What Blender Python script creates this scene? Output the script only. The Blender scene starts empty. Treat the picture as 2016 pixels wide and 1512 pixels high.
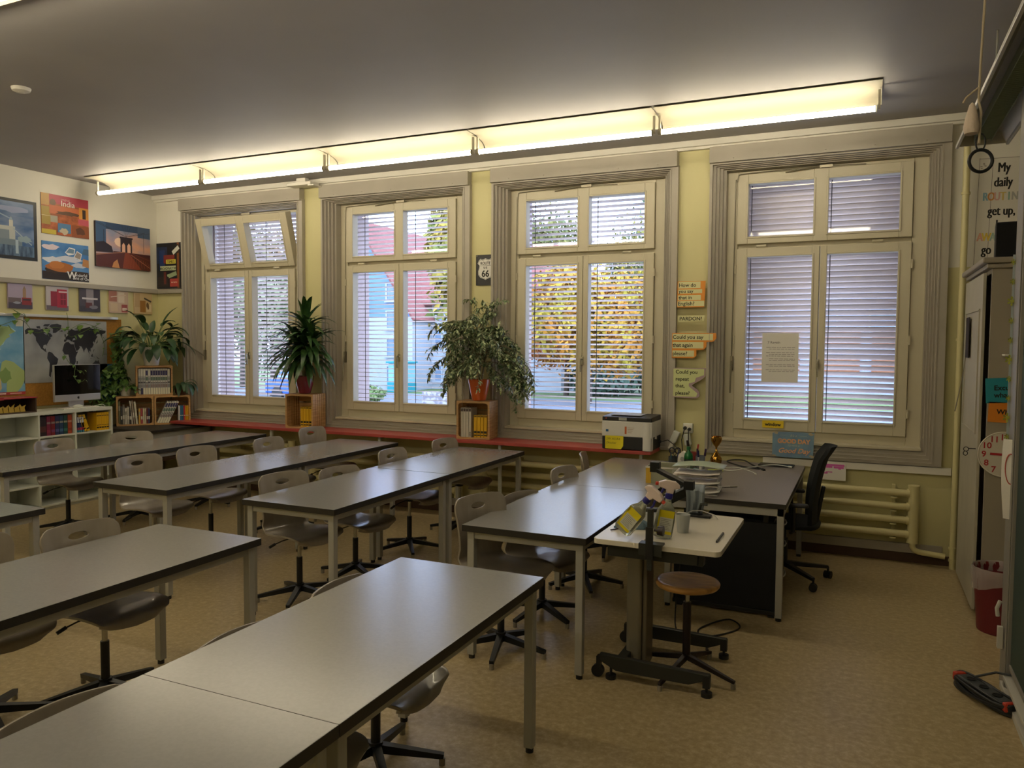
import bpy, math, random
from mathutils import Vector, Matrix, Euler
PI = math.pi
R = math.radians
random.seed(7)
sc = bpy.context.scene
col = sc.collection

# ---------------------------------------------------------------- camera, sky, exposure
cam_d = bpy.data.cameras.new('camera')
cam_o = bpy.data.objects.new('camera', cam_d)
col.objects.link(cam_o)
yaw, pit, rol = R(-24.4843), R(-2.963), R(0.3674)
fw = Vector((math.sin(yaw) * math.cos(pit), math.cos(yaw) * math.cos(pit), math.sin(pit)))
rt = fw.cross(Vector((0, 0, 1))).normalized()
up = rt.cross(fw)
r2 = rt * math.cos(rol) + up * math.sin(rol)
u2 = -rt * math.sin(rol) + up * math.cos(rol)
m = Matrix((r2, u2, -fw)).transposed().to_4x4()
m.translation = Vector((0, 0, 1.7145))
cam_o.matrix_world = m
cam_d.sensor_fit = 'HORIZONTAL'
cam_d.sensor_width = 36
cam_d.lens = 1519.46 / 2016 * 36
cam_d.clip_start = 0.05
cam_d.clip_end = 400
sc.camera = cam_o
sc.view_settings.view_transform = 'Standard'
sc.view_settings.look = 'None'
sc.view_settings.gamma = 1
sc.view_settings.use_curve_mapping = False
sc.cycles.max_bounces = 8
sc.view_settings.exposure = 0.56
w = bpy.data.worlds.new('sky')
sc.world = w
w.use_nodes = True
nt = w.node_tree
bg = nt.nodes['Background']
tc = nt.nodes.new('ShaderNodeTexCoord')
nz = nt.nodes.new('ShaderNodeTexNoise')
nz.inputs['Scale'].default_value = 2.2
nz.inputs['Detail'].default_value = 5
cr = nt.nodes.new('ShaderNodeValToRGB')
cr.color_ramp.elements[0].position = 0.40
cr.color_ramp.elements[0].color = (0.40, 0.58, 1.0, 1)
cr.color_ramp.elements[1].position = 0.62
cr.color_ramp.elements[1].color = (0.66, 0.79, 1.0, 1)
nt.links.new(tc.outputs['Generated'], nz.inputs['Vector'])
nt.links.new(nz.outputs['Fac'], cr.inputs['Fac'])
nt.links.new(cr.outputs['Color'], bg.inputs['Color'])
bg.inputs['Strength'].default_value = 5.2
TUBE_STRENGTH = 25.0

# ---------------------------------------------------------------- helpers
def lin(h):
    h = h.lstrip('#')
    o = []
    for i in (0, 2, 4):
        c = int(h[i:i + 2], 16) / 255
        o.append(c / 12.92 if c <= 0.04045 else ((c + 0.055) / 1.055) ** 2.4)
    return (o[0], o[1], o[2], 1.0)

MATS = {}
def mat(name, c, rough=0.5, metal=0.0, var=0.0, scale=20.0, c2=None, bump=0.0, spec=None, stretch=None,
        emit=0.0, trans=0.0, alpha=None, detail=3.0, lo=0.35, hi=0.65, coat=0.0):
    if name in MATS:
        return MATS[name]
    m = bpy.data.materials.new(name)
    m.use_nodes = True
    n = m.node_tree
    b = n.nodes['Principled BSDF']
    c = lin(c) if isinstance(c, str) else c
    b.inputs['Base Color'].default_value = c
    b.inputs['Roughness'].default_value = rough
    b.inputs['Metallic'].default_value = metal
    if spec is not None:
        b.inputs['Specular IOR Level'].default_value = spec
    if coat:
        b.inputs['Coat Weight'].default_value = coat
    if emit:
        b.inputs['Emission Color'].default_value = c
        b.inputs['Emission Strength'].default_value = emit
    if trans:
        b.inputs['Transmission Weight'].default_value = trans
    if alpha is not None:
        b.inputs['Alpha'].default_value = alpha
    if var or c2 or bump:
        t = n.nodes.new('ShaderNodeTexCoord')
        mp = n.nodes.new('ShaderNodeMapping')
        mp.inputs['Scale'].default_value = stretch or (1, 1, 1)
        z = n.nodes.new('ShaderNodeTexNoise')
        z.inputs['Scale'].default_value = scale
        z.inputs['Detail'].default_value = detail
        n.links.new(t.outputs['Object'], mp.inputs['Vector'])
        n.links.new(mp.outputs['Vector'], z.inputs['Vector'])
        if var or c2:
            r = n.nodes.new('ShaderNodeValToRGB')
            r.color_ramp.elements[0].position = lo
            r.color_ramp.elements[1].position = hi
            if c2:
                c2 = lin(c2) if isinstance(c2, str) else c2
                a, bb = c, c2
            else:
                a = tuple(x * (1 - var) for x in c[:3]) + (1,)
                bb = tuple(min(1, x * (1 + var)) for x in c[:3]) + (1,)
            r.color_ramp.elements[0].color = a
            r.color_ramp.elements[1].color = bb
            n.links.new(z.outputs['Fac'], r.inputs['Fac'])
            n.links.new(r.outputs['Color'], b.inputs['Base Color'])
        if bump:
            bp = n.nodes.new('ShaderNodeBump')
            bp.inputs['Strength'].default_value = bump
            bp.inputs['Distance'].default_value = 0.01
            n.links.new(z.outputs['Fac'], bp.inputs['Height'])
            n.links.new(bp.outputs['Normal'], b.inputs['Normal'])
    MATS[name] = m
    return m

class MB:
    def __init__(s):
        s.v = []; s.f = []; s.mi = []; s.mats = []; s.sm = []
        s.T = None
    def m(s, material):
        if material not in s.mats:
            s.mats.append(material)
        return s.mats.index(material)
    def add(s, vs, fs, material=None, smooth=False):
        k = len(s.v)
        i = s.m(material) if material else 0
        for p in vs:
            p = Vector(p)
            if s.T is not None:
                p = s.T @ p
            s.v.append(p)
        for f in fs:
            s.f.append([a + k for a in f]); s.mi.append(i); s.sm.append(smooth)
        return s
    def box(s, x0, x1, y0, y1, z0, z1, material=None, M=None):
        vs = [(x0, y0, z0), (x1, y0, z0), (x1, y1, z0), (x0, y1, z0), (x0, y0, z1), (x1, y0, z1), (x1, y1, z1), (x0, y1, z1)]
        if M is not None:
            vs = [M @ Vector(p) for p in vs]
        return s.add(vs, [(0, 3, 2, 1), (4, 5, 6, 7), (0, 1, 5, 4), (1, 2, 6, 5), (2, 3, 7, 6), (3, 0, 4, 7)], material)
    def cb(s, cx, cy, cz, sx, sy, sz, material=None, rz=0, rx=0, ry=0):
        M = Matrix.Translation((cx, cy, cz)) @ Euler((rx, ry, rz)).to_matrix().to_4x4()
        return s.box(-sx / 2, sx / 2, -sy / 2, sy / 2, -sz / 2, sz / 2, material, M)
    def bar(s, p0, p1, w, h, material=None, w2=None, h2=None):
        p0 = Vector(p0); p1 = Vector(p1)
        d = (p1 - p0).normalized()
        upv = Vector((0, 0, 1)) if abs(d.z) < 0.95 else Vector((1, 0, 0))
        a = d.cross(upv).normalized(); b = a.cross(d).normalized()
        w2 = w if w2 is None else w2; h2 = h if h2 is None else h2
        vs = []
        for p, ww, hh in ((p0, w, h), (p1, w2, h2)):
            for sx, sz in ((-1, -1), (1, -1), (1, 1), (-1, 1)):
                vs.append(p + a * sx * ww / 2 + b * sz * hh / 2)
        return s.add(vs, [(0, 1, 2, 3), (7, 6, 5, 4), (0, 4, 5, 1), (1, 5, 6, 2), (2, 6, 7, 3), (3, 7, 4, 0)], material)
    def tube(s, pts, r, n=10, material=None, cap=True, smooth=True, closed=False):
        pts = [Vector(p) for p in pts]
        rs = r if isinstance(r, (list, tuple)) else [r] * len(pts)
        vs = []; fs = []
        prev = None
        L = len(pts)
        for i, p in enumerate(pts):
            if closed:
                d = pts[(i + 1) % L] - pts[i - 1]
            else:
                d = pts[min(i + 1, L - 1)] - pts[max(i - 1, 0)]
            d = d.normalized() if d.length > 1e-9 else Vector((0, 0, 1))
            if prev is None:
                a = d.cross(Vector((0, 0, 1)))
                if a.length < 1e-3:
                    a = Vector((1, 0, 0))
            else:
                a = prev - d * prev.dot(d)
            a.normalize(); prev = a
            b = d.cross(a)
            for k in range(n):
                t = 2 * PI * k / n
                vs.append(p + (a * math.cos(t) + b * math.sin(t)) * rs[i])
        for i in range(L if closed else L - 1):
            j = (i + 1) % L
            for k in range(n):
                fs.append((i * n + k, i * n + (k + 1) % n, j * n + (k + 1) % n, j * n + k))
        s.add(vs, fs, material, smooth)
        if cap and not closed:
            k = len(s.v) - len(vs)
            i = s.m(material) if material else 0
            s.f.append([k + q for q in range(n)][::-1]); s.mi.append(i); s.sm.append(False)
            s.f.append([k + (L - 1) * n + q for q in range(n)]); s.mi.append(i); s.sm.append(False)
        return s
    def cyl(s, x, y, z0, z1, r, n=20, material=None, r2=None):
        return s.tube([(x, y, z0), (x, y, z1)], [r, r if r2 is None else r2], n, material)
    def lathe(s, prof, n=24, material=None, cx=0, cy=0, cz=0, smooth=True):
        vs = []; fs = []
        for (r, z) in prof:
            for k in range(n):
                t = 2 * PI * k / n
                vs.append((cx + r * math.cos(t), cy + r * math.sin(t), cz + z))
        for i in range(len(prof) - 1):
            for k in range(n):
                fs.append((i * n + k, i * n + (k + 1) % n, (i + 1) * n + (k + 1) % n, (i + 1) * n + k))
        if prof[0][0] > 1e-6:
            fs.append(tuple(range(n))[::-1])
        if prof[-1][0] > 1e-6:
            fs.append(tuple((len(prof) - 1) * n + k for k in range(n)))
        return s.add(vs, fs, material, smooth)
    def prism(s, poly, y0, y1, material=None, axis='y'):
        """polygon in (a,b) extruded along an axis; 'y': (x,z); 'z': (x,y); 'x': (y,z)"""
        n = len(poly)
        def P(a, b, t):
            return {'y': (a, t, b), 'z': (a, b, t), 'x': (t, a, b)}[axis]
        vs = [P(a, b, y0) for a, b in poly] + [P(a, b, y1) for a, b in poly]
        fs = [tuple(range(n))[::-1], tuple(range(n, 2 * n))] + [(i, (i + 1) % n, n + (i + 1) % n, n + i) for i in range(n)]
        return s.add(vs, fs, material)
    def flat(s, poly, y, material=None):
        """flat printed shape in the x-z plane facing -y"""
        return s.add([(a, y, b) for a, b in poly], [tuple(range(len(poly)))], material)
    def text(s, string, x, y, z, size, material, align='CENTER', sx=1.0, shear=0.0, bold=0.0, spacing=1.0, depth=0.0008, M=None, heavy=0):
        """lettering in the x-z plane facing -y, baseline at z"""
        if heavy:
            for k in (-1, 0, 1):
                s.text(string, x + k * heavy, y + .00015 * k, z, size, material, align, sx, shear, bold, spacing, depth, M)
            return s
        c = bpy.data.curves.new('t', 'FONT')
        c.body = string; c.size = size; c.align_x = align; c.extrude = depth; c.shear = shear
        c.offset = bold; c.space_character = spacing; c.resolution_u = 3
        o = bpy.data.objects.new('t', c)
        col.objects.link(o)
        dg = bpy.context.evaluated_depsgraph_get()
        me = bpy.data.meshes.new_from_object(o.evaluated_get(dg))
        RM = Matrix.Rotation(PI / 2, 4, 'X')
        vs = []
        for v in me.vertices:
            p = RM @ Vector((v.co.x * sx, v.co.y, v.co.z))
            p = p + Vector((x, y, z))
            if M is not None:
                p = M @ p
            vs.append(p)
        s.add(vs, [tuple(p.vertices) for p in me.polygons], material)
        bpy.data.objects.remove(o); bpy.data.curves.remove(c); bpy.data.meshes.remove(me)
        return s
    def mesh(s, name, default=None, angle=35):
        me = bpy.data.meshes.new(name)
        me.from_pydata([tuple(p) for p in s.v], [], s.f)
        for mt in (s.mats or [default]):
            if mt:
                me.materials.append(mt)
        me.polygons.foreach_set('material_index', s.mi)
        me.polygons.foreach_set('use_smooth', [True] * len(s.f) if any(s.sm) else [False] * len(s.f))
        me.update()
        if any(s.sm):
            me.set_sharp_from_angle(angle=R(angle))
        return me

def obj(name, mb, material=None, parent=None, bevel=0, loc=None, rot=None, seg=2, angle=35):
    if isinstance(mb, MB):
        if material is not None and not mb.mats:
            mb.mats.append(material)
        me = mb.mesh(name, material, angle)
    else:
        me = mb
    o = bpy.data.objects.new(name, me)
    col.objects.link(o)
    if parent is not None:
        o.parent = parent
    if loc is not None:
        o.location = loc
    if rot is not None:
        o.rotation_euler = rot
    if bevel:
        b = o.modifiers.new('bevel', 'BEVEL')
        b.width = bevel; b.segments = seg; b.limit_method = 'ANGLE'; b.angle_limit = R(40)
    return o

def tag(o, label, cat, group=None, kind=None):
    if label: o['label'] = label
    if cat: o['category'] = cat
    if group: o['group'] = group
    if kind: o['kind'] = kind
    return o

def thing(name, label, cat, loc=(0, 0, 0), rz=0.0, group=None, rot=None):
    o = bpy.data.objects.new(name, None)
    o.empty_display_size = 0.1
    col.objects.link(o)
    o.location = loc
    o.rotation_euler = rot if rot else (0, 0, rz)
    return tag(o, label, cat, group)

def struct(name, mb, material=None, bevel=0, parent=None):
    o = obj(name, mb, material, parent, bevel)
    if parent is None:
        o['kind'] = 'structure'
    return o

def kids(o):
    return [c for c in ALL() if c.parent == o]
def ALL():
    return list(col.objects)
def dup(root, loc, rz=None, label=None, group=None, rot=None):
    def cp(o, parent):
        c = o.copy()
        col.objects.link(c)
        if parent is not None:
            c.parent = parent
        for ch in o.children:
            cp(ch, c)
        return c
    r = cp(root, None)
    r.location = loc
    if rz is not None:
        r.rotation_euler = (0, 0, rz)
    if rot is not None:
        r.rotation_euler = rot
    if label: r['label'] = label
    if group: r['group'] = group
    return r

# ---------------------------------------------------------------- materials
M_yellow = mat('yellow_wall_paint', '#c8c190', 0.55)
M_grey = mat('grey_casing_paint', '#a39c8f', 0.5, var=0.04, scale=3)
M_cream = mat('cream_window_paint', '#c0b8a0', 0.42)
M_white = mat('white_paint', '#dedad0', 0.5)
M_whitegloss = mat('white_laminate', '#d3d6cd', 0.4)
M_steel = mat('light_grey_steel', '#a9a8a2', 0.42, 0.25)
M_chrome = mat('brushed_chrome', '#b5b3ac', 0.25, 0.9)
M_black = mat('black_plastic', '#17181a', 0.45)
M_blackm = mat('black_metal', '#1c1d1f', 0.4, 0.4)
M_edge = mat('dark_table_edge', '#26231f', 0.5)
M_paper = mat('white_paper', '#dcd9d2', 0.7)
M_ink = mat('black_ink', '#16140f', 0.7)
M_green_leaf = mat('green_leaf', '#2f4a24', 0.42, c2='#4f6d35', scale=9)
M_rad = mat('radiator_enamel', '#cfc694', 0.38)
M_pine = mat('pine_wood', '#c9a06c', 0.55, c2='#a87f4e', scale=6, stretch=(1, 1, 12), lo=.3, hi=.7)
# ================================================================ the room
XL, XR, YN, YS, ZC = -7.90, 1.55, 6.85, -2.6, 3.48
WX = [-7.148, -5.081, -3.030, -0.945]

def two_tone_wall(name, test):
    """yellow wall, white paint in the parts of it that are painted white"""
    m = bpy.data.materials.new(name)
    m.use_nodes = True
    n = m.node_tree; b = n.nodes['Principled BSDF']; b.inputs['Roughness'].default_value = 0.55
    t = n.nodes.new('ShaderNodeTexCoord'); s = n.nodes.new('ShaderNodeSeparateXYZ')
    n.links.new(t.outputs['Object'], s.inputs[0])
    g = n.nodes.new('ShaderNodeMath'); g.operation = 'GREATER_THAN'; g.inputs[1].default_value = 2.325
    n.links.new(s.outputs['Z'], g.inputs[0])
    last = g.outputs[0]
    if test:
        a = n.nodes.new('ShaderNodeMath'); a.operation = 'LESS_THAN'; a.inputs[1].default_value = -7.3
        c = n.nodes.new('ShaderNodeMath'); c.operation = 'GREATER_THAN'; c.inputs[1].default_value = 0.5
        n.links.new(s.outputs['X'], a.inputs[0]); n.links.new(s.outputs['X'], c.inputs[0])
        d = n.nodes.new('ShaderNodeMath'); d.operation = 'MAXIMUM'
        n.links.new(a.outputs[0], d.inputs[0]); n.links.new(c.outputs[0], d.inputs[1])
        e = n.nodes.new('ShaderNodeMath'); e.operation = 'MULTIPLY'
        n.links.new(d.outputs[0], e.inputs[0]); n.links.new(last, e.inputs[1])
        last = e.outputs[0]
    mx = n.nodes.new('ShaderNodeMix'); mx.data_type = 'RGBA'
    mx.inputs['A'].default_value = lin('#c6bf8e'); mx.inputs['B'].default_value = lin('#dcd8cc')
    n.links.new(last, mx.inputs['Factor'])
    n.links.new(mx.outputs['Result'], b.inputs['Base Color'])
    return m

# floor: speckled linoleum with a polished surface
mf = bpy.data.materials.new('linoleum')
mf.use_nodes = True
n = mf.node_tree; b = n.nodes['Principled BSDF']
t = n.nodes.new('ShaderNodeTexCoord')
z1 = n.nodes.new('ShaderNodeTexNoise'); z1.inputs['Scale'].default_value = 30; z1.inputs['Detail'].default_value = 6; z1.inputs['Roughness'].default_value = 0.7
z2 = n.nodes.new('ShaderNodeTexNoise'); z2.inputs['Scale'].default_value = 1.1; z2.inputs['Detail'].default_value = 3
r1 = n.nodes.new('ShaderNodeValToRGB')
b.inputs['Specular IOR Level'].default_value = 0.48; r1.color_ramp.elements[0].position = 0.36; r1.color_ramp.elements[0].color = lin('#a08d66')
r1.color_ramp.elements[1].position = 0.70; r1.color_ramp.elements[1].color = lin('#c6b894')
e2 = r1.color_ramp.elements.new(0.52); e2.color = lin('#b09d76')
mx = n.nodes.new('ShaderNodeMix'); mx.data_type = 'RGBA'; mx.blend_type = 'MULTIPLY'; mx.inputs['Factor'].default_value = 0.2
r2_ = n.nodes.new('ShaderNodeValToRGB'); r2_.color_ramp.elements[0].color = (0.6, 0.6, 0.6, 1); r2_.color_ramp.elements[0].position = .3; r2_.color_ramp.elements[1].position = .7
for zz in (z1, z2): n.links.new(t.outputs['Object'], zz.inputs['Vector'])
n.links.new(z1.outputs['Fac'], r1.inputs['Fac']); n.links.new(z2.outputs['Fac'], r2_.inputs['Fac'])
n.links.new(r1.outputs['Color'], mx.inputs['A']); n.links.new(r2_.outputs['Color'], mx.inputs['B'])
n.links.new(mx.outputs['Result'], b.inputs['Base Color'])
rr = n.nodes.new('ShaderNodeMapRange'); rr.inputs['To Min'].default_value = 0.26; rr.inputs['To Max'].default_value = 0.38
n.links.new(z1.outputs['Fac'], rr.inputs['Value']); n.links.new(rr.outputs['Result'], b.inputs['Roughness'])
struct('floor', MB().box(XL - .2, XR + .2, YS - .2, YN + .1, -0.1, 0), mf)

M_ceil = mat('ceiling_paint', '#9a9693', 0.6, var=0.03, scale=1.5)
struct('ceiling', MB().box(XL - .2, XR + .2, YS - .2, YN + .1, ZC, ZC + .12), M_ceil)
struct('wall_west', MB().box(XL - .2, XL, YS, YN, 0, ZC), two_tone_wall('west_wall_paint', False))
struct('wall_east', MB().box(XR, XR + .2, YS, YN, 0, ZC), two_tone_wall('east_wall_paint', False))
struct('wall_south', MB().box(XL, XR, YS - .2, YS, 0, ZC), M_yellow)

# window wall with four openings (room side opening, then the wider outer reveal)
b = MB()
Z0, Z1 = 0.792, 3.272
xs = [XL]
for x in WX:
    xs += [x - 0.288, x + 1.503]
xs.append(XR)
for i in range(0, len(xs), 2):
    b.box(xs[i], xs[i + 1], YN, YN + .2, 0, ZC)
for i in range(1, len(xs) - 1, 2):
    b.box(xs[i], xs[i + 1], YN, YN + .2, 0, Z0)
    b.box(xs[i], xs[i + 1], YN, YN + .2, Z1, ZC)
struct('wall_north', b, two_tone_wall('north_wall_paint', True))
M_stone = mat('pink_plaster', '#a5928f', 0.8, var=.04, scale=8)
b = MB()
xs = [XL - 1.5]
for x in WX:
    xs += [x - 0.165, x + 1.34]
xs.append(XR + 1.5)
for i in range(0, len(xs), 2):
    b.box(xs[i], xs[i + 1], YN + .2, 7.5, -3, ZC + 1)
for i in range(1, len(xs) - 1, 2):
    b.box(xs[i], xs[i + 1], YN + .2, 7.5, -3, 0.90)
    b.box(xs[i], xs[i + 1], YN + .2, 7.5, 3.22, ZC + 1)
struct('wall_outer', b, M_stone)

# mouldings, rails and skirting of the room
struct('trim_1', MB().box(XL, XR, YN - .07, YN - .001, 3.425, ZC - .001).box(XL, XR, YN - .045, YN - .001, 3.402, 3.426), M_white, .004)
struct('trim_2', MB().box(XL + .001, XL + .035, YS, YN, 2.30, 2.352).box(XL + .035, -7.46, YN - .035, YN - .001, 2.30, 2.352), M_grey, .006)
struct('trim_3', MB().box(XL + .001, XL + .05, 3.6, 6.25, 1.965, 1.995), mat('aluminium_rail', '#c9c7bd', .35, .5), .004)
M_skirt = mat('brown_skirting', '#4a3426', .5)
struct('baseboard_north', MB().box(XL, XR, YN - .018, YN - .001, 0.0, 0.075), M_skirt, .003)
struct('baseboard_west', MB().box(XL + .001, XL + .018, YS, YN - .02, 0.0, 0.075), M_skirt, .003)
b = MB()
for x0, x1 in ((XL, -5.4), (-5.3, -3.35), (-3.3, 0.36)):
    b.box(x0, x1, YN - .03, YN - .019, 0.077, 0.135)
struct('trim_4', MB().box(XL, 0.60, YN - .030, YN - .001, 0.077, 0.150), M_grey, .004)
# white cable ducting under the right window
struct('trim_5', MB().box(-0.757, 0.64, YN - .04, YN - .001, 0.715, 0.772), M_white, .004)

# stepped grey casings around the windows
def casing(k, x):
    c = MB()
    xo0, xo1 = x - .300, x + 1.515      # outer edges
    zo0, zo1 = 0.78, 3.285
    xi0, xi1, zi0, zi1 = x - .175, x + 1.375, 0.905, 3.22
    # stepped mitred frame: every step goes a little deeper into the reveal
    nst = 5
    prof = []
    for i in range(nst):
        t0 = i / nst; t1 = (i + 1) / nst
        y = YN - .05 + .028 * i
        prof.append((t0, y)); prof.append((t1 - .03, y)); 
        prof.append((t1 - .03, y - .006)); prof.append((t1, y - .006))
    prof.append((1.0, 7.03))
    prof = [(0, YN - .001)] + prof
    vs = []
    for t, y in prof:
        # the right side of the photo's casings is narrower in steps but equal in width
        f = t * 2.4 if t < .2 else .48 + (t - .2) * .65
        a0 = xo0 + (xi0 - xo0) * t; a1 = xo1 + (xi1 - xo1) * f
        b0 = zo0 + (zi0 - zo0) * t; b1 = zo1 + (zi1 - zo1) * f
        vs += [(a0, y, b0), (a1, y, b0), (a1, y, b1), (a0, y, b1)]
    fs = []
    for i in range(len(prof) - 1):
        for q in range(4):
            a = i * 4 + q; bq = i * 4 + (q + 1) % 4
            fs.append((a, bq, bq + 4, a + 4))
    c.add(vs, fs)
    return c
for k, x in enumerate(WX):
    r = struct('trim_%d' % (6 + k), casing(k, x), M_grey)
    h = MB().box(x - .30, x + 1.51, YN - .085, YN - .001, 3.268, 3.402)
    for q in range(5):
        h.cyl(x - .1 + q * .36, YN - .087, 3.29, 3.294, .006, 8)
    obj('header_board', h, M_grey, r, .004)
    obj('sill_board', MB().box(x - .176, x + 1.376, YN + .02, 7.03, .885, .908), M_cream, r, .004)

# pilaster conduit strips between the windows
struct('trim_10', MB().box(-5.36, -5.345, YN - .012, YN - .001, .85, 3.40), M_grey)

# ---- glass
mg = bpy.data.materials.new('window_glass')
mg.use_nodes = True
n = mg.node_tree
for q in list(n.nodes):
    if q.type != 'OUTPUT_MATERIAL': n.nodes.remove(q)
out = n.nodes['Material Output']
tr = n.nodes.new('ShaderNodeBsdfTransparent'); tr.inputs['Color'].default_value = (.96, .97, .97, 1)
gl = n.nodes.new('ShaderNodeBsdfGlossy'); gl.inputs['Roughness'].default_value = 0.03
fr = n.nodes.new('ShaderNodeFresnel'); fr.inputs['IOR'].default_value = 1.5
mxs = n.nodes.new('ShaderNodeMixShader')
ge = n.nodes.new('ShaderNodeNewGeometry'); iv = n.nodes.new('ShaderNodeMath'); iv.operation = 'SUBTRACT'; iv.inputs[0].default_value = 1.0
n.links.new(ge.outputs['Backfacing'], iv.inputs[1])
ml = n.nodes.new('ShaderNodeMath'); ml.operation = 'MULTIPLY'
n.links.new(fr.outputs[0], ml.inputs[0]); n.links.new(iv.outputs[0], ml.inputs[1])
n.links.new(ml.outputs[0], mxs.inputs[0]); n.links.new(tr.outputs[0], mxs.inputs[1]); n.links.new(gl.outputs[0], mxs.inputs[2])
n.links.new(mxs.outputs[0], out.inputs[0])

YP = 7.045
def frame_ring(b, x0, x1, z0, z1, w, y0, y1):
    b.box(x0, x0 + w, y0, y1, z0, z1); b.box(x1 - w, x1, y0, y1, z0, z1)
    b.box(x0 + w, x1 - w, y0, y1, z0, z0 + w); b.box(x0 + w, x1 - w, y0, y1, z1 - w, z1)
def bead(b, x0, x1, z0, z1, y0):
    frame_ring(b, x0 - .014, x1 + .014, z0 - .014, z1 + .014, .016, y0 - .007, y0 + .004)

def make_window(num, x, tilt):
    win = thing('window_%d' % num, None, None, (x, 0, 0))
    win['kind'] = 'structure'
    del_lbl = win
    # fixed frame
    f = MB()
    f.box(-.176, -.085, 6.99, 7.09, .905, 3.22); f.box(1.27, 1.376, 6.99, 7.09, .905, 3.22)
    f.box(-.085, 1.27, 6.99, 7.09, .905, .985); f.box(-.085, 1.27, 6.99, 7.09, 3.185, 3.22)
    f.box(-.085, 1.27, 7.01, 7.09, 2.545, 2.60)
    obj('window_frame', f, M_cream, win, .005)
    Z = (1.0797, 2.4782, 2.651, 3.1033)
    for s, (a, c) in enumerate(((-.0, .530), (.642, 1.1757))):
        o0, o1 = (-.088, .585) if s == 0 else (.590, 1.268)
        sh = MB()
        z0, z1 = .985, 2.552
        y0 = 6.965
        sh.box(o0, a, y0, 7.06, z0, z1); sh.box(c, o1, y0, 7.06, z0, z1)
        sh.box(a, c, y0, 7.06, z0, Z[0]); sh.box(a, c, y0, 7.06, Z[1], z1)
        bead(sh, a, c, Z[0], Z[1], y0)
        so = obj('casement', sh, M_cream, win, .004)
        obj('glass_pane', MB().box(a - .01, c + .01, YP, YP + .006, Z[0] - .01, Z[1] + .01), mg, so)
        for hz in (1.17, 1.765, 2.375):
            hx = -.095 if s == 0 else 1.275
            obj('hinge', MB().cyl(hx, y0 - .004, hz - .035, hz + .035, .0085, 10), M_cream, so)
        if s == 1:
            hd = MB()
            hd.box(-.012, .012, y0 - .012, y0, 1.52, 1.60)
            hd.tube([(0, y0 - .012, 1.575), (0, y0 - .05, 1.575)], .008, 10)
            hd.bar((0, y0 - .05, 1.585), (0, y0 - .045, 1.455), .017, .012)
            for v in hd.v: v.x += .592
            obj('handle', hd, M_chrome, so, .002)
    # tilting upper sash
    hinge_z, hy = 2.60, 6.965
    sh = MB()
    o0, o1, z0, z1 = -.088, 1.268, 2.592, 3.19
    sh.box(o0, 0, hy, 7.06, z0, z1); sh.box(.530, .642, hy, 7.06, z0, z1); sh.box(1.1757, o1, hy, 7.06, z0, z1)
    for a, c in ((0, .53), (.642, 1.1757)):
        sh.box(a, c, hy, 7.06, z0, Z[2]); sh.box(a, c, hy, 7.06, Z[3], z1)
        bead(sh, a, c, Z[2], Z[3], hy)
    g = MB()
    for a, c in ((0, .53), (.642, 1.1757)):
        g.box(a - .01, c + .01, YP, YP + .006, Z[2] - .01, Z[3] + .01)
    RT = Matrix.Translation((0, 7.0, hinge_z)) @ Matrix.Rotation(R(tilt), 4, 'X') @ Matrix.Translation((0, -7.0, -hinge_z))
    for q in (sh, g):
        q.v = [RT @ p for p in q.v]
    so = obj('upper_sash', sh, M_cream, win, .004)
    obj('glass_pane', g, mg, so)
    for hx in (.12, 1.02):
        obj('hinge', MB().tube([(hx - .04, 6.957, 2.568), (hx + .04, 6.957, 2.568)], .012, 10), M_cream, so)
    # crank rod on the right jamb, opener linkage above
    rod = MB()
    rod.tube([(1.40, 6.93, 3.19), (1.40, 6.93, 1.30)], .011, 10)
    obj('crank_rod', rod, mat('rod_paint', '#b4ad9d', .35, .3), win)
    rk = MB(); rk.cyl(1.40, 6.93, 3.17, 3.235, .017, 10); rk.cyl(1.40, 6.93, 1.22, 1.30, .017, 10)
    obj('crank_joint', rk, mat('dark_bronze', '#4a443a', .4, .5), win)
    obj('crank_handle', MB().tube([(1.40, 6.93, 1.22), (1.395, 6.915, .985)], .009, 10), M_cream, win)
    lk = MB()
    if tilt == 0:
        lk.tube([(-.09, 6.95, 3.13), (-.08, 6.955, 3.185), (-.03, 6.955, 3.19), (.62, 6.95, 3.205)], .005, 8)
        lk.cb(.62, 6.95, 3.20, .10, .02, .022); lk.tube([(.30, 6.95, 3.175), (.62, 6.948, 3.20), (.92, 6.95, 3.19)], .004, 8)
    else:
        lk.tube([(-.03, 6.96, 3.17), (.55, 6.94, 3.20)], .008, 8)
        lk.cb(.58, 6.94, 3.20, .13, .02, .025)
    obj('opener_linkage', lk, mat('opener_metal', '#8d8674', .35, .6), win)
    lv = MB()
    lv.tube([(-.105, 6.975, 3.15), (-.115, 6.975, 1.60)], .0045, 8)
    lv.cb(-.112, 6.97, 1.56, .022, .03, .12)
    if tilt == 0:
        lv.tube([(-.112, 6.955, 1.58), (-.112, 6.93, 1.50), (-.115, 6.93, 1.30)], .008, 8)
    else:
        lv.tube([(-.112, 6.955, 1.55), (-.15, 6.90, 1.60), (-.235, 6.80, 1.69)], .008, 8)
    obj('opener_lever', lv, mat('opener_metal', '#8d8674', .35, .6), win)
    return win
for i, x in enumerate(WX):
    make_window(i + 1, x, 15 if i == 0 else 0)

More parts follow.
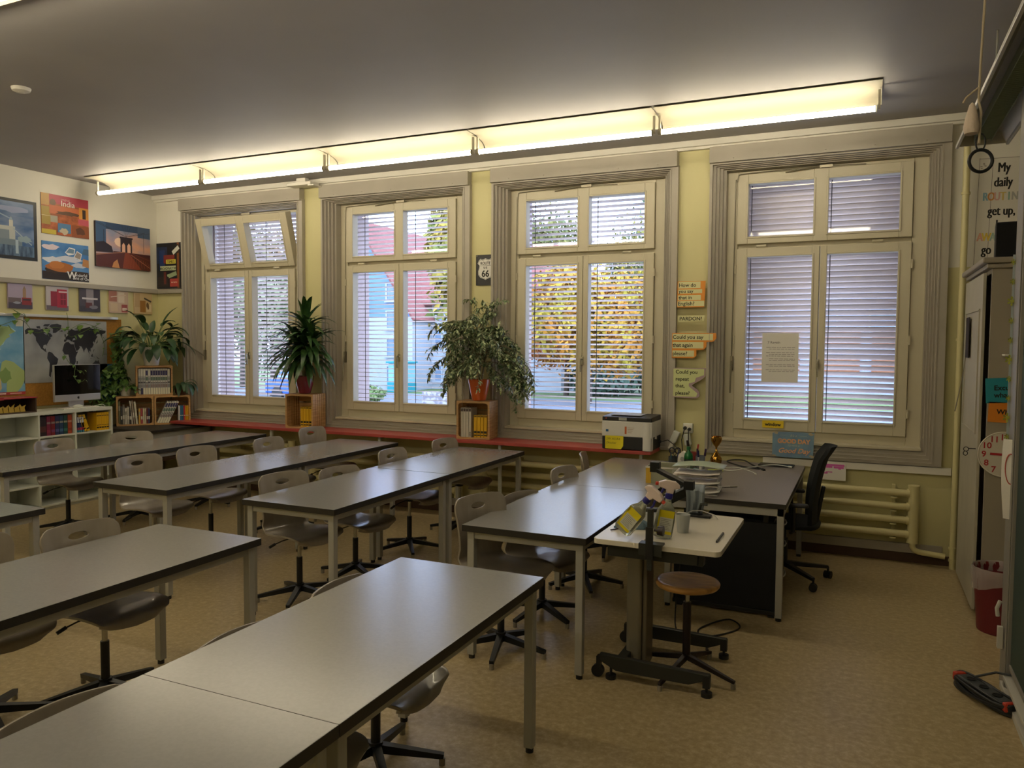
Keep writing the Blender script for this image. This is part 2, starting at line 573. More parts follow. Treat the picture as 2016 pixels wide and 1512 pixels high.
# ---- outside venetian blinds
M_slat = mat('lilac_grey_slats', '#e6d9d4', .5)
BL = ['grey slatted outside blind behind the window with the tilted upper sash',
      'grey slatted outside blind, slats open on the white house with red roof',
      'grey slatted outside blind in front of the orange autumn tree',
      'grey slatted outside blind, nearly closed, behind the window with the taped paper']
for i, x in enumerate(WX):
    t = thing('venetian_blind', BL[i], 'blind', (x, 7.22, 0.92))
    tilt = (-R(26), -R(8), -R(15), -R(47))[i]
    sl = MB()
    pitch = .0475; wd = .058
    nsl = 48
    rnd = random.Random(40 + i)
    for k in range(nsl):
        zc = .035 + k * pitch
        tl = tilt + rnd.uniform(-.03, .03)
        if i == 2 and 34 <= k <= 36: tl = -R(62)
        if i == 3 and k > 27: tl -= R(4)
        if i == 3 and k < 14: tl += R(9)
        # inner edge low, outer edge high: curved slat
        prof = []
        for q in range(5):
            u = (q / 4 - .5) * wd
            h = .006 * (1 - (2 * q / 4 - 1) ** 2)
            yy = u * math.cos(tl) - h * math.sin(tl); zz = u * math.sin(tl) + h * math.cos(tl)
            prof.append((yy, zz))
        sag = rnd.uniform(-.0015, .0015)
        vs = []
        for (xx, dz) in ((-.155, 0), (1.33, sag)):
            vs += [(xx, yy, zc + zz + dz) for yy, zz in prof]
        sl.add(vs, [(q, q + 1, q + 6, q + 5) for q in range(4)], None, True)
    so = obj('slats', sl, M_slat, t)
    sd = so.modifiers.new('thick', 'SOLIDIFY'); sd.thickness = .0012
    obj('bottom_rail', MB().box(-.155, 1.33, -.025, .025, -.0, .018), M_slat, t, .003)
    obj('guide_rail', MB().box(-.163, -.157, -.03, .03, 0, 2.29), M_slat, t)
    obj('guide_rail', MB().box(1.332, 1.338, -.03, .03, 0, 2.29), M_slat, t)
    for cx in (.000, .655):
        obj('ladder_cord', MB().box(cx, cx + .007, -.034, -.033, 0, 2.29), mat('dark_tape', '#4a4a50', .6), t)
# ================================================================ fluorescent fixtures
M_tube = bpy.data.materials.new('lit_tube'); M_tube.use_nodes = True
bb = M_tube.node_tree.nodes['Principled BSDF']
bb.inputs['Base Color'].default_value = (.9, .9, .8, 1)
bb.inputs['Emission Color'].default_value = (1.0, .87, .63, 1); bb.inputs['Emission Strength'].default_value = TUBE_STRENGTH
M_refl = mat('white_reflector', '#9c9683', .5)
def fixture(label, x0, y, group):
    t = thing('fluorescent_light', label, 'light', (x0, y, ZC), 0, group)
    L = 1.546
    rf = MB()   # asymmetric reflector, open towards the room
    pr = [(-.165, -.012), (-.10, -.012), (-.03, -.016), (.05, -.026), (.11, -.042), (.15, -.065), (.158, -.085)]
    n_ = len(pr); vs = []
    for xx in (.006, L - .006):
        for (yy, zz) in pr: vs.append((xx, yy, zz))
        for (yy, zz) in pr: vs.append((xx, yy + .004, zz + .005))
    fs = []
    for q in range(n_ - 1):
        fs += [(q, q + 1, 2 * n_ + q + 1, 2 * n_ + q), (n_ + q + 1, n_ + q, 3 * n_ + q, 3 * n_ + q + 1), (q + 1, q, n_ + q, n_ + q + 1), (2 * n_ + q, 2 * n_ + q + 1, 3 * n_ + q + 1, 3 * n_ + q)]
    fs += [(0, 2 * n_, 3 * n_, n_), (n_ - 1, 2 * n_ - 1, 4 * n_ - 1, 3 * n_ - 1)]
    rf.add(vs, fs, None, True)
    obj('reflector', rf, M_refl, t, angle=40)
    obj('mounting_strip', MB().box(.05, L - .05, -.12, -.06, -.0068, -.0005), M_refl, t)
    obj('tube_lamp', MB().tube([(.045, -.012, -.155), (L - .045, -.012, -.155)], .019, 16), M_tube, t)
    for xx, sg in ((.022, 1), (L - .022, -1)):
        h = MB()
        h.box(xx - .008, xx + .008, -.024, -.004, -.165, -.030)
        h.tube([(xx - .012, -.012, -.155), (xx + .016 * sg, -.012, -.155)], .026, 14)
        obj('lamp_holder', h, mat('lamp_holder_plastic', '#b3ad9c', .4), t, .003)
    return t
LPOS = ['leftmost', 'second from the left', 'middle one of five', 'second from the right', 'rightmost']
f0 = fixture('lit white tube light at the window side, ' + LPOS[0], -7.66, 5.875, 'tube lights in a row along the windows')
for i in range(1, 5):
    dup(f0, (-7.66 + i * 1.546, 5.875, ZC), None, 'lit white tube light at the window side, ' + LPOS[i])
for i in range(5):
    dup(f0, (-7.66 + i * 1.546, 2.385, ZC), None, 'lit tube light of the second row, further from the windows', 'tube lights of the second row')
    dup(f0, (-7.66 + i * 1.546, -.70, ZC), None, 'added fill tube light in an unseen third row, furthest from the windows', 'added fill tube lights behind the camera')  # unseen third row, added to brighten the window wall and floor

# ================================================================ tables
M_top = mat('grey_laminate_top', '#858482', .22, var=.03, scale=90, spec=1.0)
def make_table(label, L=1.387, Wd=.705, n='classroom_table', cat='table'):
    t = thing(n, label, cat)
    tb = MB(); tb.box(0, Wd, 0, L, .704, .740)
    o = obj('tabletop', tb, M_edge, t, .002)
    o.data.materials.append(M_top)
    for p in o.data.polygons:
        if p.normal.z > .9: p.material_index = 1
    fr = MB()
    i = .03; w = .028
    fr.box(i, Wd - i, i, i + w, .664, .7035); fr.box(i, Wd - i, L - i - w, L - i, .664, .7035)
    fr.box(i, i + w, i + w, L - i - w, .664, .7035); fr.box(Wd - i - w, Wd - i, i + w, L - i - w, .664, .7035)
    obj('frame', fr, M_steel, t, .002)
    for sx in (0, 1):
        for sy in (0, 1):
            x = .022 if sx == 0 else Wd - .022 - .04
            y = .022 if sy == 0 else L - .022 - .04
            lg = obj('leg', MB().box(x, x + .04, y, y + .04, .022, .7035), M_steel, t, .003)
            obj('glide', MB().cyl(x + .02, y + .02, 0, .023, .017, 12), M_black, lg)
    return t
TT = [
 (-6.485, 3.600, 'grey table, near one of the leftmost window row, cut by the left edge'),
 (-6.485, 4.989, 'grey table, far one of the leftmost window row, near the wooden crates'),
 (-4.850, 3.635, 'grey table, near one of the second window row, with a chair pushed in'),
 (-4.850, 5.0235, 'grey table, far one of the second window row, ends by the red shelf'),
 (-3.497, 3.635, 'grey table, near one of the third window row, with a bluish window reflection'),
 (-3.497, 5.030, 'grey table, far one of the third window row, below the orange plant pot'),
 (-1.950, 3.640, 'grey table left of the white projector table, near one of its row'),
 (-1.950, 5.030, 'grey table below the printer, behind the one beside the projector table'),
 (-5.034, 1.550, 'grey table whose corner only shows at the left edge of the photo'),
 (-3.415, 1.560, 'grey table in the left foreground with a chair back behind it'),
 (-1.900, 1.573, 'large grey table in the centre foreground with a free corner'),
 (-1.900, 0.185, 'nearest grey table at the bottom left, joined to the central foreground one'),
]
tabs = []
t0 = make_table(TT[0][2]); t0.location = (TT[0][0], TT[0][1], 0); t0['group'] = 'grey classroom tables'
for x, y, lb in TT[1:]:
    tabs.append(dup(t0, (x, y, 0), None, lb))

# ================================================================ swivel chairs
M_shell = mat('taupe_plywood', '#968d81', .28, c2='#8d8478', scale=5, stretch=(1, 4, 1), coat=.2)
M_base = mat('chair_base_metal', '#26282b', .38, .5)
def shell_mesh():
    # side profile: front lip, seat, bend, back
    P = [(.245, .405), (.235, .432), (.20, .447), (.12, .450), (.04, .443), (-.04, .437), (-.11, .442), (-.155, .460),
         (-.178, .495), (-.185, .54), (-.183, .60), (-.185, .66), (-.192, .72), (-.200, .775), (-.208, .825)]
    Wd = [.30, .36, .395, .41, .41, .395, .365, .34, .335, .345, .36, .375, .388, .395, .385]
    # resample
    N = 66
    def cat(A, t):
        k = t * (len(A) - 1); i = min(int(k), len(A) - 2); u = k - i
        p0 = A[max(i - 1, 0)]; p1 = A[i]; p2 = A[i + 1]; p3 = A[min(i + 2, len(A) - 1)]
        return .5 * ((2 * p1) + (-p0 + p2) * u + (2 * p0 - 5 * p1 + 4 * p2 - p3) * u * u + (-p0 + 3 * p1 - 3 * p2 + p3) * u ** 3)
    X = [p[0] for p in P]; Z = [p[1] for p in P]
    NX = 20
    vs = []
    for i in range(N + 1):
        t = i / N
        x = cat(X, t); z = cat(Z, t); w = cat(Wd, t)
        seat = max(0, min(1, (0.45 - t) / .12)); back = max(0, min(1, (t - .55) / .1))
        for j in range(NX + 1):
            u = j / NX * 2 - 1
            ww = w
            xx, zz = x, z
            # curvature
            zz += seat * (.016 * abs(u) ** 3) - seat * .0
            if t < .08: zz -= .010 * (1 - t / .08) * (1 - abs(u))
            xx += back * .035 * u * u
            if t > .86:
                k = (t - .86) / .14
                zz -= k * (.010 * u * u + .030 * max(0, (abs(u) - .80) / .20) ** 2)
            if t < .06:
                xx -= .05 * (1 - t / .06) * max(0, abs(u) - .5) ** 2 / .25
            vs.append(Vector((xx, u * ww / 2, zz)))
    # hand hole: block of cells removed, its border moved on to an ellipse
    W = NX + 1
    i0, i1, j0, j1 = 58, 62, 6, 14
    ci, cj = (i0 + i1) / 2, (j0 + j1) / 2
    grid = lambda i, j: i * W + j
    border = [(i, j) for i in range(i0, i1 + 1) for j in range(j0, j1 + 1) if i in (i0, i1) or j in (j0, j1)]
    base = [v.copy() for v in vs]
    def at(fi, fj):
        i = min(int(fi), N - 1); j = min(int(fj), NX - 1); a = fi - i; c = fj - j
        return (base[grid(i, j)] * (1 - a) * (1 - c) + base[grid(i + 1, j)] * a * (1 - c) + base[grid(i, j + 1)] * (1 - a) * c + base[grid(i + 1, j + 1)] * a * c)
    for (i, j) in border:
        th = math.atan2((i - ci) / (i1 - i0), (j - cj) / (j1 - j0))
        vs[grid(i, j)] = at(ci + 1.55 * math.sin(th), cj + 2.75 * math.cos(th))
    fs = []
    for i in range(N):
        for j in range(NX):
            if i0 <= i < i1 and j0 <= j < j1: continue
            fs.append((grid(i, j), grid(i, j + 1), grid(i + 1, j + 1), grid(i + 1, j)))
    b = MB(); b.add(vs, fs, None, True)
    o = obj('tmp', b, M_shell)
    s = o.modifiers.new('s', 'SOLIDIFY'); s.thickness = .011; s.offset = 0
    bv = o.modifiers.new('b', 'BEVEL'); bv.width = .003; bv.segments = 2; bv.limit_method = 'ANGLE'; bv.angle_limit = R(50)
    me = bpy.data.meshes.new_from_object(o.evaluated_get(bpy.context.evaluated_depsgraph_get()))
    bpy.data.objects.remove(o)
    me.name = 'seat_shell'
    return me
SHELL = shell_mesh()
def chair_meshes():
    pist = MB(); pist.cyl(0, 0, .24, .425, .013, 14)
    slv = MB(); slv.cyl(0, 0, .075, .285, .020, 16); slv.cyl(0, 0, .055, .105, .030, 16)
    pl = MB(); pl.cb(-.01, 0, .428, .17, .14, .012); pl.cyl(0, 0, .40, .426, .03, 14)
    lv = MB(); lv.tube([(0, -.02, .415), (-.02, -.12, .40), (-.03, -.17, .385)], .004, 8); lv.tube([(-.03, -.165, .387), (-.037, -.205, .37)], .009, 10)
    return pist, slv, pl, lv
ch_p, ch_s, ch_pl, ch_lv = chair_meshes()
def leg_mesh():
    b = MB(); b.bar((.02, 0, .078), (.275, 0, .038), .036, .036, None, .024, .02)
    return b.mesh('leg', M_base)
def foot_mesh():
    return MB().cyl(.268, 0, 0, .030, .013, 10).mesh('glide', mat('pale_glide', '#8c8578', .5))
LEG = leg_mesh(); FOOT = foot_mesh()
CH_GROUP = 'taupe plywood swivel chairs'
def make_chair(label, loc, rz, dz, rb):
    t = thing('swivel_chair', label, 'chair', (loc[0], loc[1], 0), rz, CH_GROUP)
    o = obj('seat_shell', SHELL, None, t); o.location.z = dz
    o = obj('seat_plate', ch_pl, M_blackm, t); o.location.z = dz
    o = obj('piston', ch_p, M_chrome, t); o.location.z = dz
    obj('column', ch_s, M_black, t)
    o = obj('height_lever', ch_lv, M_black, t); o.location.z = dz
    for k in range(5):
        l = obj('leg', LEG, None, t, rot=(0, 0, rb + k * 2 * PI / 5))
        obj('glide', FOOT, None, l)
    return t
CH = [
 # x, y, rotation, height offset, label
 (-1.811, 3.847, -20, .03, 'taupe chair at the near left corner of the table beside the projector table'),
 (-1.811, 4.456, -15, -.06, 'low taupe chair whose curved seat shows behind the first one by the projector table'),
 (-1.772, 5.154, -8, .01, 'taupe chair with its back beside the joint of the two tables below the printer'),
 (-1.903, 6.037, 14, .0, 'taupe chair turned sideways, nearest to the printer under the red shelf'),
 (-3.401, 4.054, -15, .01, 'taupe chair with a wide back at the near end of the third window row'),
 (-3.369, 4.635, -12, -.03, 'taupe chair with a shiny bluish seat, second of the third window row'),
 (-3.396, 5.42, -3, .01, 'taupe chair third of the third window row, beside its table joint'),
 (-3.333, 6.181, -7, .015, 'taupe chair at the far end of the third window row under the red shelf'),
 (-3.267, 2.493, -5, .01, 'taupe chair behind the left foreground table, its back with hand hole in full view'),
 (-3.50, 2.09, -8, .0, 'taupe chair cut by the left edge of the photo beside the left foreground table'),
 (-1.758, 2.55, 0, -.09, 'taupe chair at the centre foreground table, its seat tip showing under the far end'),
 (-1.72, 1.93, 0, -.085, 'taupe chair mostly hidden by the foreground table, its rim showing at the table joint'),
 (-1.76, 1.33, -6, -.085, 'taupe chair nearest to the camera, its rim showing at the bottom left corner'),
 (-6.508, 4.628, 0, .0, 'taupe chair in front of the white shelf full of books, leftmost chair back'),
 (-6.36, 5.24, -25, .01, 'taupe chair in the leftmost window row, in front of the black topped table with crates'),
 (-6.25, 6.05, 0, -.09, 'low taupe chair of the leftmost window row, only its rim above the far table'),
 (-4.93, 4.20, -6, .01, 'taupe chair nearest of the second window row, its back above the near table end'),
 (-4.93, 4.77, -6, .01, 'taupe chair second of the second window row, left of the long bare tabletop'),
 (-4.84, 5.55, -1, .01, 'taupe chair third of the second window row, left of the tallest far one'),
 (-4.83, 6.16, -2, .05, 'taupe chair at the far end of the second window row, below the dark red pot'),
]
for i, (x, y, rz, dz, lb) in enumerate(CH):
    make_chair(lb, (x, y), R(rz), dz, R(17 + 37 * i))

# ================================================================ red shelf along the windows
t = thing('red_wall_shelf', 'long red shelf board along the windows on thin white legs', 'shelf', (-7.2, 6.47, 0))
M_red = mat('red_laminate', '#a8443d', .38)
obj('shelf_board', MB().box(-.10, 5.56, 0, .325, .770, .800), M_red, t, .003)
for xx in (-5.86, -4.45, -3.10, -1.74):
    l = obj('leg', MB().box(xx + 7.2 - .014, xx + 7.2 + .014, .06, .088, .0, .7695), M_whitegloss, t, .002)
    obj('bracket', MB().box(xx + 7.2 - .011, xx + 7.2 + .011, .09, .31, .748, .7695), M_whitegloss, t)

# ================================================================ tube radiators
def radiator(label, x0, x1, zs, header_right=True, header_left=True):
    t = thing('tube_radiator', label, 'radiator', (x0, YN - .11, 0), 0, 'cream tube radiators')
    L = x1 - x0
    for z in zs:
        obj('pipe_tube', MB().tube([(0, 0, z), (L, 0, z)], .0285, 16), M_rad, t)
    for xx, on in ((L, header_right), (0, header_left)):
        if not on: continue
        h = MB(); h.cyl(xx, 0, min(zs) - .06, max(zs) + .06, .040, 18)
        h.cyl(xx, 0, max(zs) + .055, max(zs) + .066, .043, 18); h.cyl(xx, 0, min(zs) - .066, min(zs) - .055, .043, 18)
        for z in zs:
            h.tube([(xx - .05, 0, z), (xx - .03, 0, z)], .035, 16)
        obj('header_pipe', h, M_rad, t)
    for xx in (.35, L * .5, L - .14):
        br = MB()
        br.box(xx - .012, xx + .012, .045, .108, min(zs) - .05, max(zs) + .05)
        for z in zs:
            br.box(xx - .022, xx + .022, -.03, .046, z - .040, z - .031)
        obj('bracket', br, M_rad, t)
    return t
ZS = [.245, .355, .46, .567]
r = radiator('cream tube radiator at the right below the white cable duct', -1.10, .385, ZS)
v = MB()
v.tube([(1.485, 0, .185), (1.485, 0, .15), (1.50, 0, .125), (1.53, 0, .112), (1.71, -.0, .097)], .022, 14)
obj('feed_pipe', v, M_rad, r)
radiator('cream tube radiator under the printer end of the red shelf', -3.35, -1.35, ZS)
radiator('cream tube radiator under the red shelf between the two plants', -5.45, -3.65, ZS)
radiator('cream tube radiator at the left end under the red shelf', -6.90, -5.75, ZS)
# riser pipe in the right corner
t = thing('heating_pipe', 'cream heating pipe rising from floor to ceiling in the right corner', 'pipe', (.665, YN - .09, 0))
obj('riser', MB().cyl(0, 0, .0, 3.40, .024, 16), M_rad, t)
for z in (.06, .155, 1.76, 2.86):
    obj('pipe_collar', MB().cyl(0, 0, z, z + .018, .031, 16), M_rad, t)
# ================================================================ pictures on the left wall (local x = to the right, z = up)
def ppm(c, **k):
    return mat('print_' + c.strip('#') , c, k.get('rough', .45))
def poly_ell(cx, cz, rx, rz, n=18, a0=0, a1=2 * PI):
    return [(cx + rx * math.cos(a0 + (a1 - a0) * i / n), cz + rz * math.sin(a0 + (a1 - a0) * i / n)) for i in range(n if a1 - a0 > 6.2 else n + 1)]
def rect(x0, x1, z0, z1):
    return [(x0, z0), (x1, z0), (x1, z1), (x0, z1)]
def blob(cx, cz, rx, rz, n=12, j=.25, seed=1):
    r = random.Random(seed)
    return [(cx + rx * math.cos(2 * PI * i / n) * (1 + r.uniform(-j, j)), cz + rz * math.sin(2 * PI * i / n) * (1 + r.uniform(-j, j))) for i in range(n)]
def line(x0, z0, x1, z1, w):
    d = Vector((x1 - x0, z1 - z0)); d.normalize(); nx, nz = -d.y * w / 2, d.x * w / 2
    return [(x0 - nx, z0 - nz), (x1 - nx, z1 - nz), (x1 + nx, z1 + nz), (x0 + nx, z0 + nz)]
def picture(name, label, cat, w, h, loc, rz, shapes, back, thick=.004, rim=None, group=None, tilt=0, texts=()):
    """w,h size; loc centre-bottom-left corner; shapes painted in order on the front"""
    t = thing(name, label, cat, loc, rz, group)
    if tilt: t.rotation_euler = (0, tilt, rz)
    b = MB(); b.box(0, w, -thick, 0, 0, h)
    sheet = obj('sheet', b, rim or back, t, .0008 if thick < .01 else .003)
    p = MB()
    y = -thick - .0006
    e = .0 if rim is None else 0.0
    p.flat(rect(.001, w - .001, .001, h - .001), y, back)
    for q, (poly, mt) in enumerate(shapes):
        poly = [(min(max(a, .001), w - .001), min(max(c, .001), h - .001)) for a, c in poly]
        p.flat(poly, y - .00012 * (q + 1), mt)
    for tx in texts:
        p.text(tx[0], tx[1], y - .00012 * (len(shapes) + 2), tx[2], tx[3], tx[4], *tx[5:6], **(tx[6] if len(tx) > 6 else {}))
    # a print has no thickness: give every flat shape its face towards the room
    po = obj('print', p, None, t)
    return t
WL = PI / 2
def wallpic(name, label, cat, y0, z0, w, h, shapes, back, **k):
    return picture(name, label, cat, w, h, (XL + .001, y0, z0), WL, shapes, back, **k)

# blue bridge poster in a black frame (cut by the photo's left edge)
blue = mat('print_blue_sky', '#2c5688', .4, c2='#6f86ad', scale=4, stretch=(1, 1, 2.5))
w_, h_ = .56, .61
S = [(rect(0, w_, 0, .035), ppm('#15181c')), (rect(0, w_, h_ - .03, h_), ppm('#15181c')), (rect(w_ - .035, w_, 0, h_), ppm('#15181c')), (rect(0, .03, 0, h_), ppm('#15181c')),
     (rect(.03, w_ - .035, .035, .14), mat('print_dark_water', '#26405f', .35, c2='#5c7793', scale=9, stretch=(4, 1, 1))),
     (rect(.03, .40, .14, .20), ppm('#6d7f8c')), (rect(.10, .33, .20, .33), ppm('#b8bcb6')), (rect(.12, .16, .33, .39), ppm('#c9c8be')), (rect(.27, .31, .33, .39), ppm('#c9c8be')),
     ([(.12, .39), (.16, .39), (.14, .43)], ppm('#9aa4a6')), ([(.27, .39), (.31, .39), (.29, .43)], ppm('#9aa4a6')),
     (rect(.16, .27, .20, .29), ppm('#7b8a94')), (line(.03, .50, .30, .40, .012), ppm('#8aa2c0')), (line(.31, .31, .50, .16, .010), ppm('#9fb0bd')),
     (blob(.43, .21, .07, .035, 14, .3, 3), ppm('#8aa0ac')), (rect(.33, .36, .06, .2), ppm('#a9bcc8')), (blob(.30, .50, .16, .03, 12, .3, 5), ppm('#8794ba'))]
wallpic('bridge_poster', 'large blue poster of a bridge at dusk with black border, cut by the left edge', 'poster', 4.78, 2.545, w_, h_, S, blue)

# India poster
w_, h_ = .545, .425
org = mat('print_orange_landscape', '#c46a3c', .45, c2='#8a4a26', scale=12)
S = [(rect(.08, w_, .33, h_), ppm('#b23a4c')), (rect(0, .09, .30, h_), ppm('#b98f4a')), (blob(.13, .34, .035, .035, 14, .1, 2), ppm('#6b4a2b')),
     (rect(0, .10, .10, .29), ppm('#a48b3c')), (rect(.09, .43, .22, .31), ppm('#c4683e')), (blob(.30, .24, .15, .025, 14, .35, 7), ppm('#5b3d27')),
     (rect(.43, w_, .20, .33), ppm('#d3923d')), (line(.49, .21, .49, .31, .04), ppm('#3d2a20')), (rect(.42, w_, .14, .205), ppm('#c05560')),
     (rect(0, .10, .19, .194), ppm('#d9c9a0')), (rect(.10, .18, .13, .20), ppm('#a7a08c')), (rect(.18, .33, .0, .14), ppm('#b0592e')), (rect(.18, .33, .03, .13), ppm('#4f7ba3')),
     (blob(.25, .05, .05, .035, 12, .3, 9), ppm('#c3b49a')), (rect(0, .16, .0, .05), ppm('#c9b43c')), (rect(.34, w_, 0, .13), ppm('#8f4f25')), (blob(.44, .07, .06, .04, 12, .3, 4), ppm('#5f3820'))]
wallpic('travel_poster', 'red and orange travel poster headed India, above the blue rock poster', 'poster', 5.39, 2.85, w_, h_, S, org,
        texts=[('magical', .27, .375, .034, ppm('#d9a0a0')), ('India', .30, .315, .085, ppm('#efe6dc'))])
# Wonderful World poster
w_, h_ = .54, .40
S = [(blob(.10, .34, .10, .03, 14, .25, 1), ppm('#e3d3dd')), (blob(.30, .23, .14, .035, 14, .3, 2), ppm('#cfd5e4')), (blob(.12, .21, .10, .03, 12, .3, 3), ppm('#d9dde8')), (blob(.42, .17, .08, .025, 12, .3, 6), ppm('#c4cde0')),
     (rect(0, w_, 0, .085), ppm('#2b211b')), (blob(.12, .10, .12, .03, 14, .3, 8), ppm('#3a2a1d')),
     (blob(.20, .135, .15, .055, 16, .15, 11), ppm('#b06a2c')), (blob(.16, .155, .09, .04, 14, .15, 12), ppm('#c37a35')), (blob(.42, .09, .13, .02, 12, .3, 13), ppm('#3b2c20')),
     ([(.26, .30), (.31, .36), (.38, .35), (.37, .29), (.30, .27)], ppm('#e6e6ea')), ([(.27, .30), (.31, .35), (.37, .34), (.36, .295)], ppm('#6f8ba6')),
     ([(.36, .26), (.40, .33), (.46, .30), (.44, .23)], ppm('#e6e6ea')), ([(.37, .26), (.40, .32), (.45, .295), (.435, .24)], ppm('#9b8f86')),
     ([(.46, .30), (.48, .36), (w_, .36), (w_, .29)], ppm('#4d6b86')), ([(.46, .17), (.47, .25), (w_, .24), (w_, .155)], ppm('#b98453'))]
wallpic('travel_poster', 'blue sky poster with orange rock and white words Wonderful World, under the India poster', 'poster', 5.385, 2.373, w_, h_, S,
        mat('print_bright_sky', '#3f78b8', .4, c2='#5f95cf', scale=5),
        texts=[('W', .335, .025, .105, ppm('#eeeeee'), 'CENTER', dict(bold=.002)), ('onderful', .44, .052, .045, ppm('#eeeeee')), ('orld of Oz', .44, .015, .045, ppm('#eeeeee'))])
# suspension bridge canvas
w_, h_ = .725, .508
sun = mat('print_sunset_sky', '#d9a184', .4, c2='#8b8fa5', scale=3, stretch=(1, 1, 2))
dk = ppm('#2b1a1a'); 
S = [(rect(0, w_, .43, h_), ppm('#2f4666')), (rect(0, .13, .27, h_), ppm('#3c5678')), ([(.0, .27), (.10, .29), (.20, .24), (.22, .17), (0, .16)], ppm('#291c20')),
     (rect(.55, w_, .38, h_), ppm('#3d5372')), (rect(.22, w_, .15, .19), ppm('#4a2426')), (blob(.36, .30, .12, .06, 14, .1, 3), ppm('#f0cdb0')),
     ([(0, 0), (w_, 0), (w_, .15), (.42, .19), (.36, .19), (0, .14)], ppm('#5a2a20')),
     ([(.34, 0), (.60, 0), (.425, .19), (.375, .19)], ppm('#8a4128')), ([(.20, 0), (.30, 0), (.27, .10), (.22, .06)], ppm('#c58a55')),
     (rect(.315, .47, .19, .345), dk), (rect(.305, .48, .345, .365), dk),
     ([(.335, .19), (.335, .27), (.357, .30), (.378, .27), (.378, .19)], ppm('#e7b394')), ([(.405, .19), (.405, .27), (.428, .30), (.45, .27), (.45, .19)], ppm('#e7b394'))]
for a in (.0, .05, .62, .70):
    S.append((line(.39, .37, a * 1.05, .37 + .13 if .3 < a < .6 else (.49 if a < .3 else .45), .003), dk))
for a in (.34, .38, .42, .46):
    S.append((line(.39, .36, a * 1.1 - .04, h_, .002), dk))
S += [(line(0, .13, .36, .19, .008), ppm('#b07a5e')), (line(.45, .17, w_, .03, .007), ppm('#b5765a')), (line(.45, .19, w_, .12, .005), ppm('#7f4234')), (line(.10, .20, .10, .42, .006), dk), (line(.63, .2, .63, .42, .004), dk)]
for q in range(9):
    S.append((line(.47 + q * .03, .17 - q * .011, .44 + q * .04, .02, .003), ppm('#a3593a')))
wallpic('bridge_canvas', 'wide canvas of a suspension bridge tower at sunset', 'picture', 5.998, 2.562, w_, h_, S, sun, thick=.03, rim=ppm('#3a2c2c'))
# Broadway poster on the window wall
w_, h_ = .40, .545
S = [(rect(0, .18, .30, .5), ppm('#17284a')), (rect(.05, .14, .22, .46), ppm('#20396b')), (rect(.34, .375, .0, h_), ppm('#7a4a24')), (rect(.26, .37, .42, .52), ppm('#171a18')),
     (line(.27, .42, .37, .49, .05), ppm('#c9ccc2')), (rect(.12, .30, .30, .40), ppm('#7d2f2a')), (rect(.16, .32, .295, .345), ppm('#c9c04a')), (rect(.06, .32, .215, .27), ppm('#b9c29a')),
     (line(.18, .14, .33, .18, .05), ppm('#8fa07c')), (rect(.22, .36, .02, .115), ppm('#a83b34')), (rect(.02, .2, .02, .14), ppm('#281c1c')), (rect(.12, .16, .05, .2), ppm('#5e2420'))]
t = picture('street_sign_poster', 'dark night poster with Broadway street signs in the left corner', 'poster', w_, h_, (-7.865, YN - .036, 2.36), 0, S, ppm('#14161c'),
        texts=[('TIMES', .24, .302, .048, ppm('#1c1c14')), ('BROADWAY W', .19, .224, .044, ppm('#22241c'), 'CENTER', dict(sx=.85)), ('no turns', .29, .065, .028, ppm('#e6c9b8'))])
# five small square canvases under the rail
cards = [
 (5.012, 'small square canvas with a red bus before a clock tower', ppm('#a79ab0'), [(rect(0, .25, 0, .07), ppm('#4a4350')), (rect(.15, .185, .08, .20), ppm('#9c7d5e')), ([(.15, .20), (.185, .20), (.168, .235)], ppm('#8d7b66')), (rect(.14, .24, .04, .115), ppm('#8c2d2c')), (rect(0, .13, .06, .11), ppm('#6d5f62')), (rect(.15, .23, .085, .10), ppm('#3b3236')), (blob(.09, .06, .04, .012, 10, .2, 1), ppm('#9aa0ad'))]),
 (5.412, 'small square canvas with a red telephone box', ppm('#b9b2b6'), [(rect(0, .25, 0, .05), ppm('#6a6066')), (rect(.05, .13, .04, .20), ppm('#8e2236')), (rect(.12, .235, .03, .225), ppm('#a8243a')), (rect(.16, .22, .06, .18), ppm('#7c2434')), (line(.16, .12, .22, .12, .004), ppm('#c93a4e')), (line(.19, .06, .19, .18, .004), ppm('#c93a4e')), (rect(.14, .235, .19, .205), ppm('#d9b9bd'))]),
 (5.795, 'small square canvas with a grey rainy city street', ppm('#6f6a72'), [(rect(0, .08, .05, .25), ppm('#4a444b')), (rect(.08, .17, .08, .25), ppm('#8b8389')), (rect(.17, .25, .04, .25), ppm('#3a3036')), (rect(.03, .22, .135, .155), ppm('#c9c3c6')), (rect(0, .25, 0, .06), ppm('#3b373e')), (rect(.07, .15, .04, .10), ppm('#5b2f2e')), (blob(.17, .05, .05, .02, 10, .2, 5), ppm('#77747c'))]),
 (6.161, 'small square canvas of beige and red newspaper collage, left of the two beige ones', ppm('#bfa58c'), [(rect(0, .10, .13, .25), ppm('#a3684f')), (rect(.12, .20, .12, .24), ppm('#d0bfa4')), (rect(.02, .11, .02, .11), ppm('#c8b08d')), (rect(.16, .24, .01, .10), ppm('#9a4a3e')), (rect(.17, .23, .03, .06), ppm('#dac6b0')), (line(.02, .18, .22, .21, .012), ppm('#cdb59a'))]),
 (6.494, 'small square canvas of beige collage nearest the corner, with brown figure', ppm('#c3ab83'), [(rect(.01, .08, .08, .24), ppm('#b59a72')), (rect(.08, .16, .02, .16), ppm('#9b6c34')), (line(.14, .19, .24, .15, .02), ppm('#4b4238')), (rect(.17, .24, .03, .12), ppm('#d8c6a3')), (blob(.19, .10, .02, .04, 9, .3, 4), ppm('#6a5238'))])]
for y0, lb, bk, S in cards:
    wallpic('square_canvas', lb, 'picture', y0, 2.045, .253, .253, S, bk, thick=.018, group='small square canvases under the grey rail')

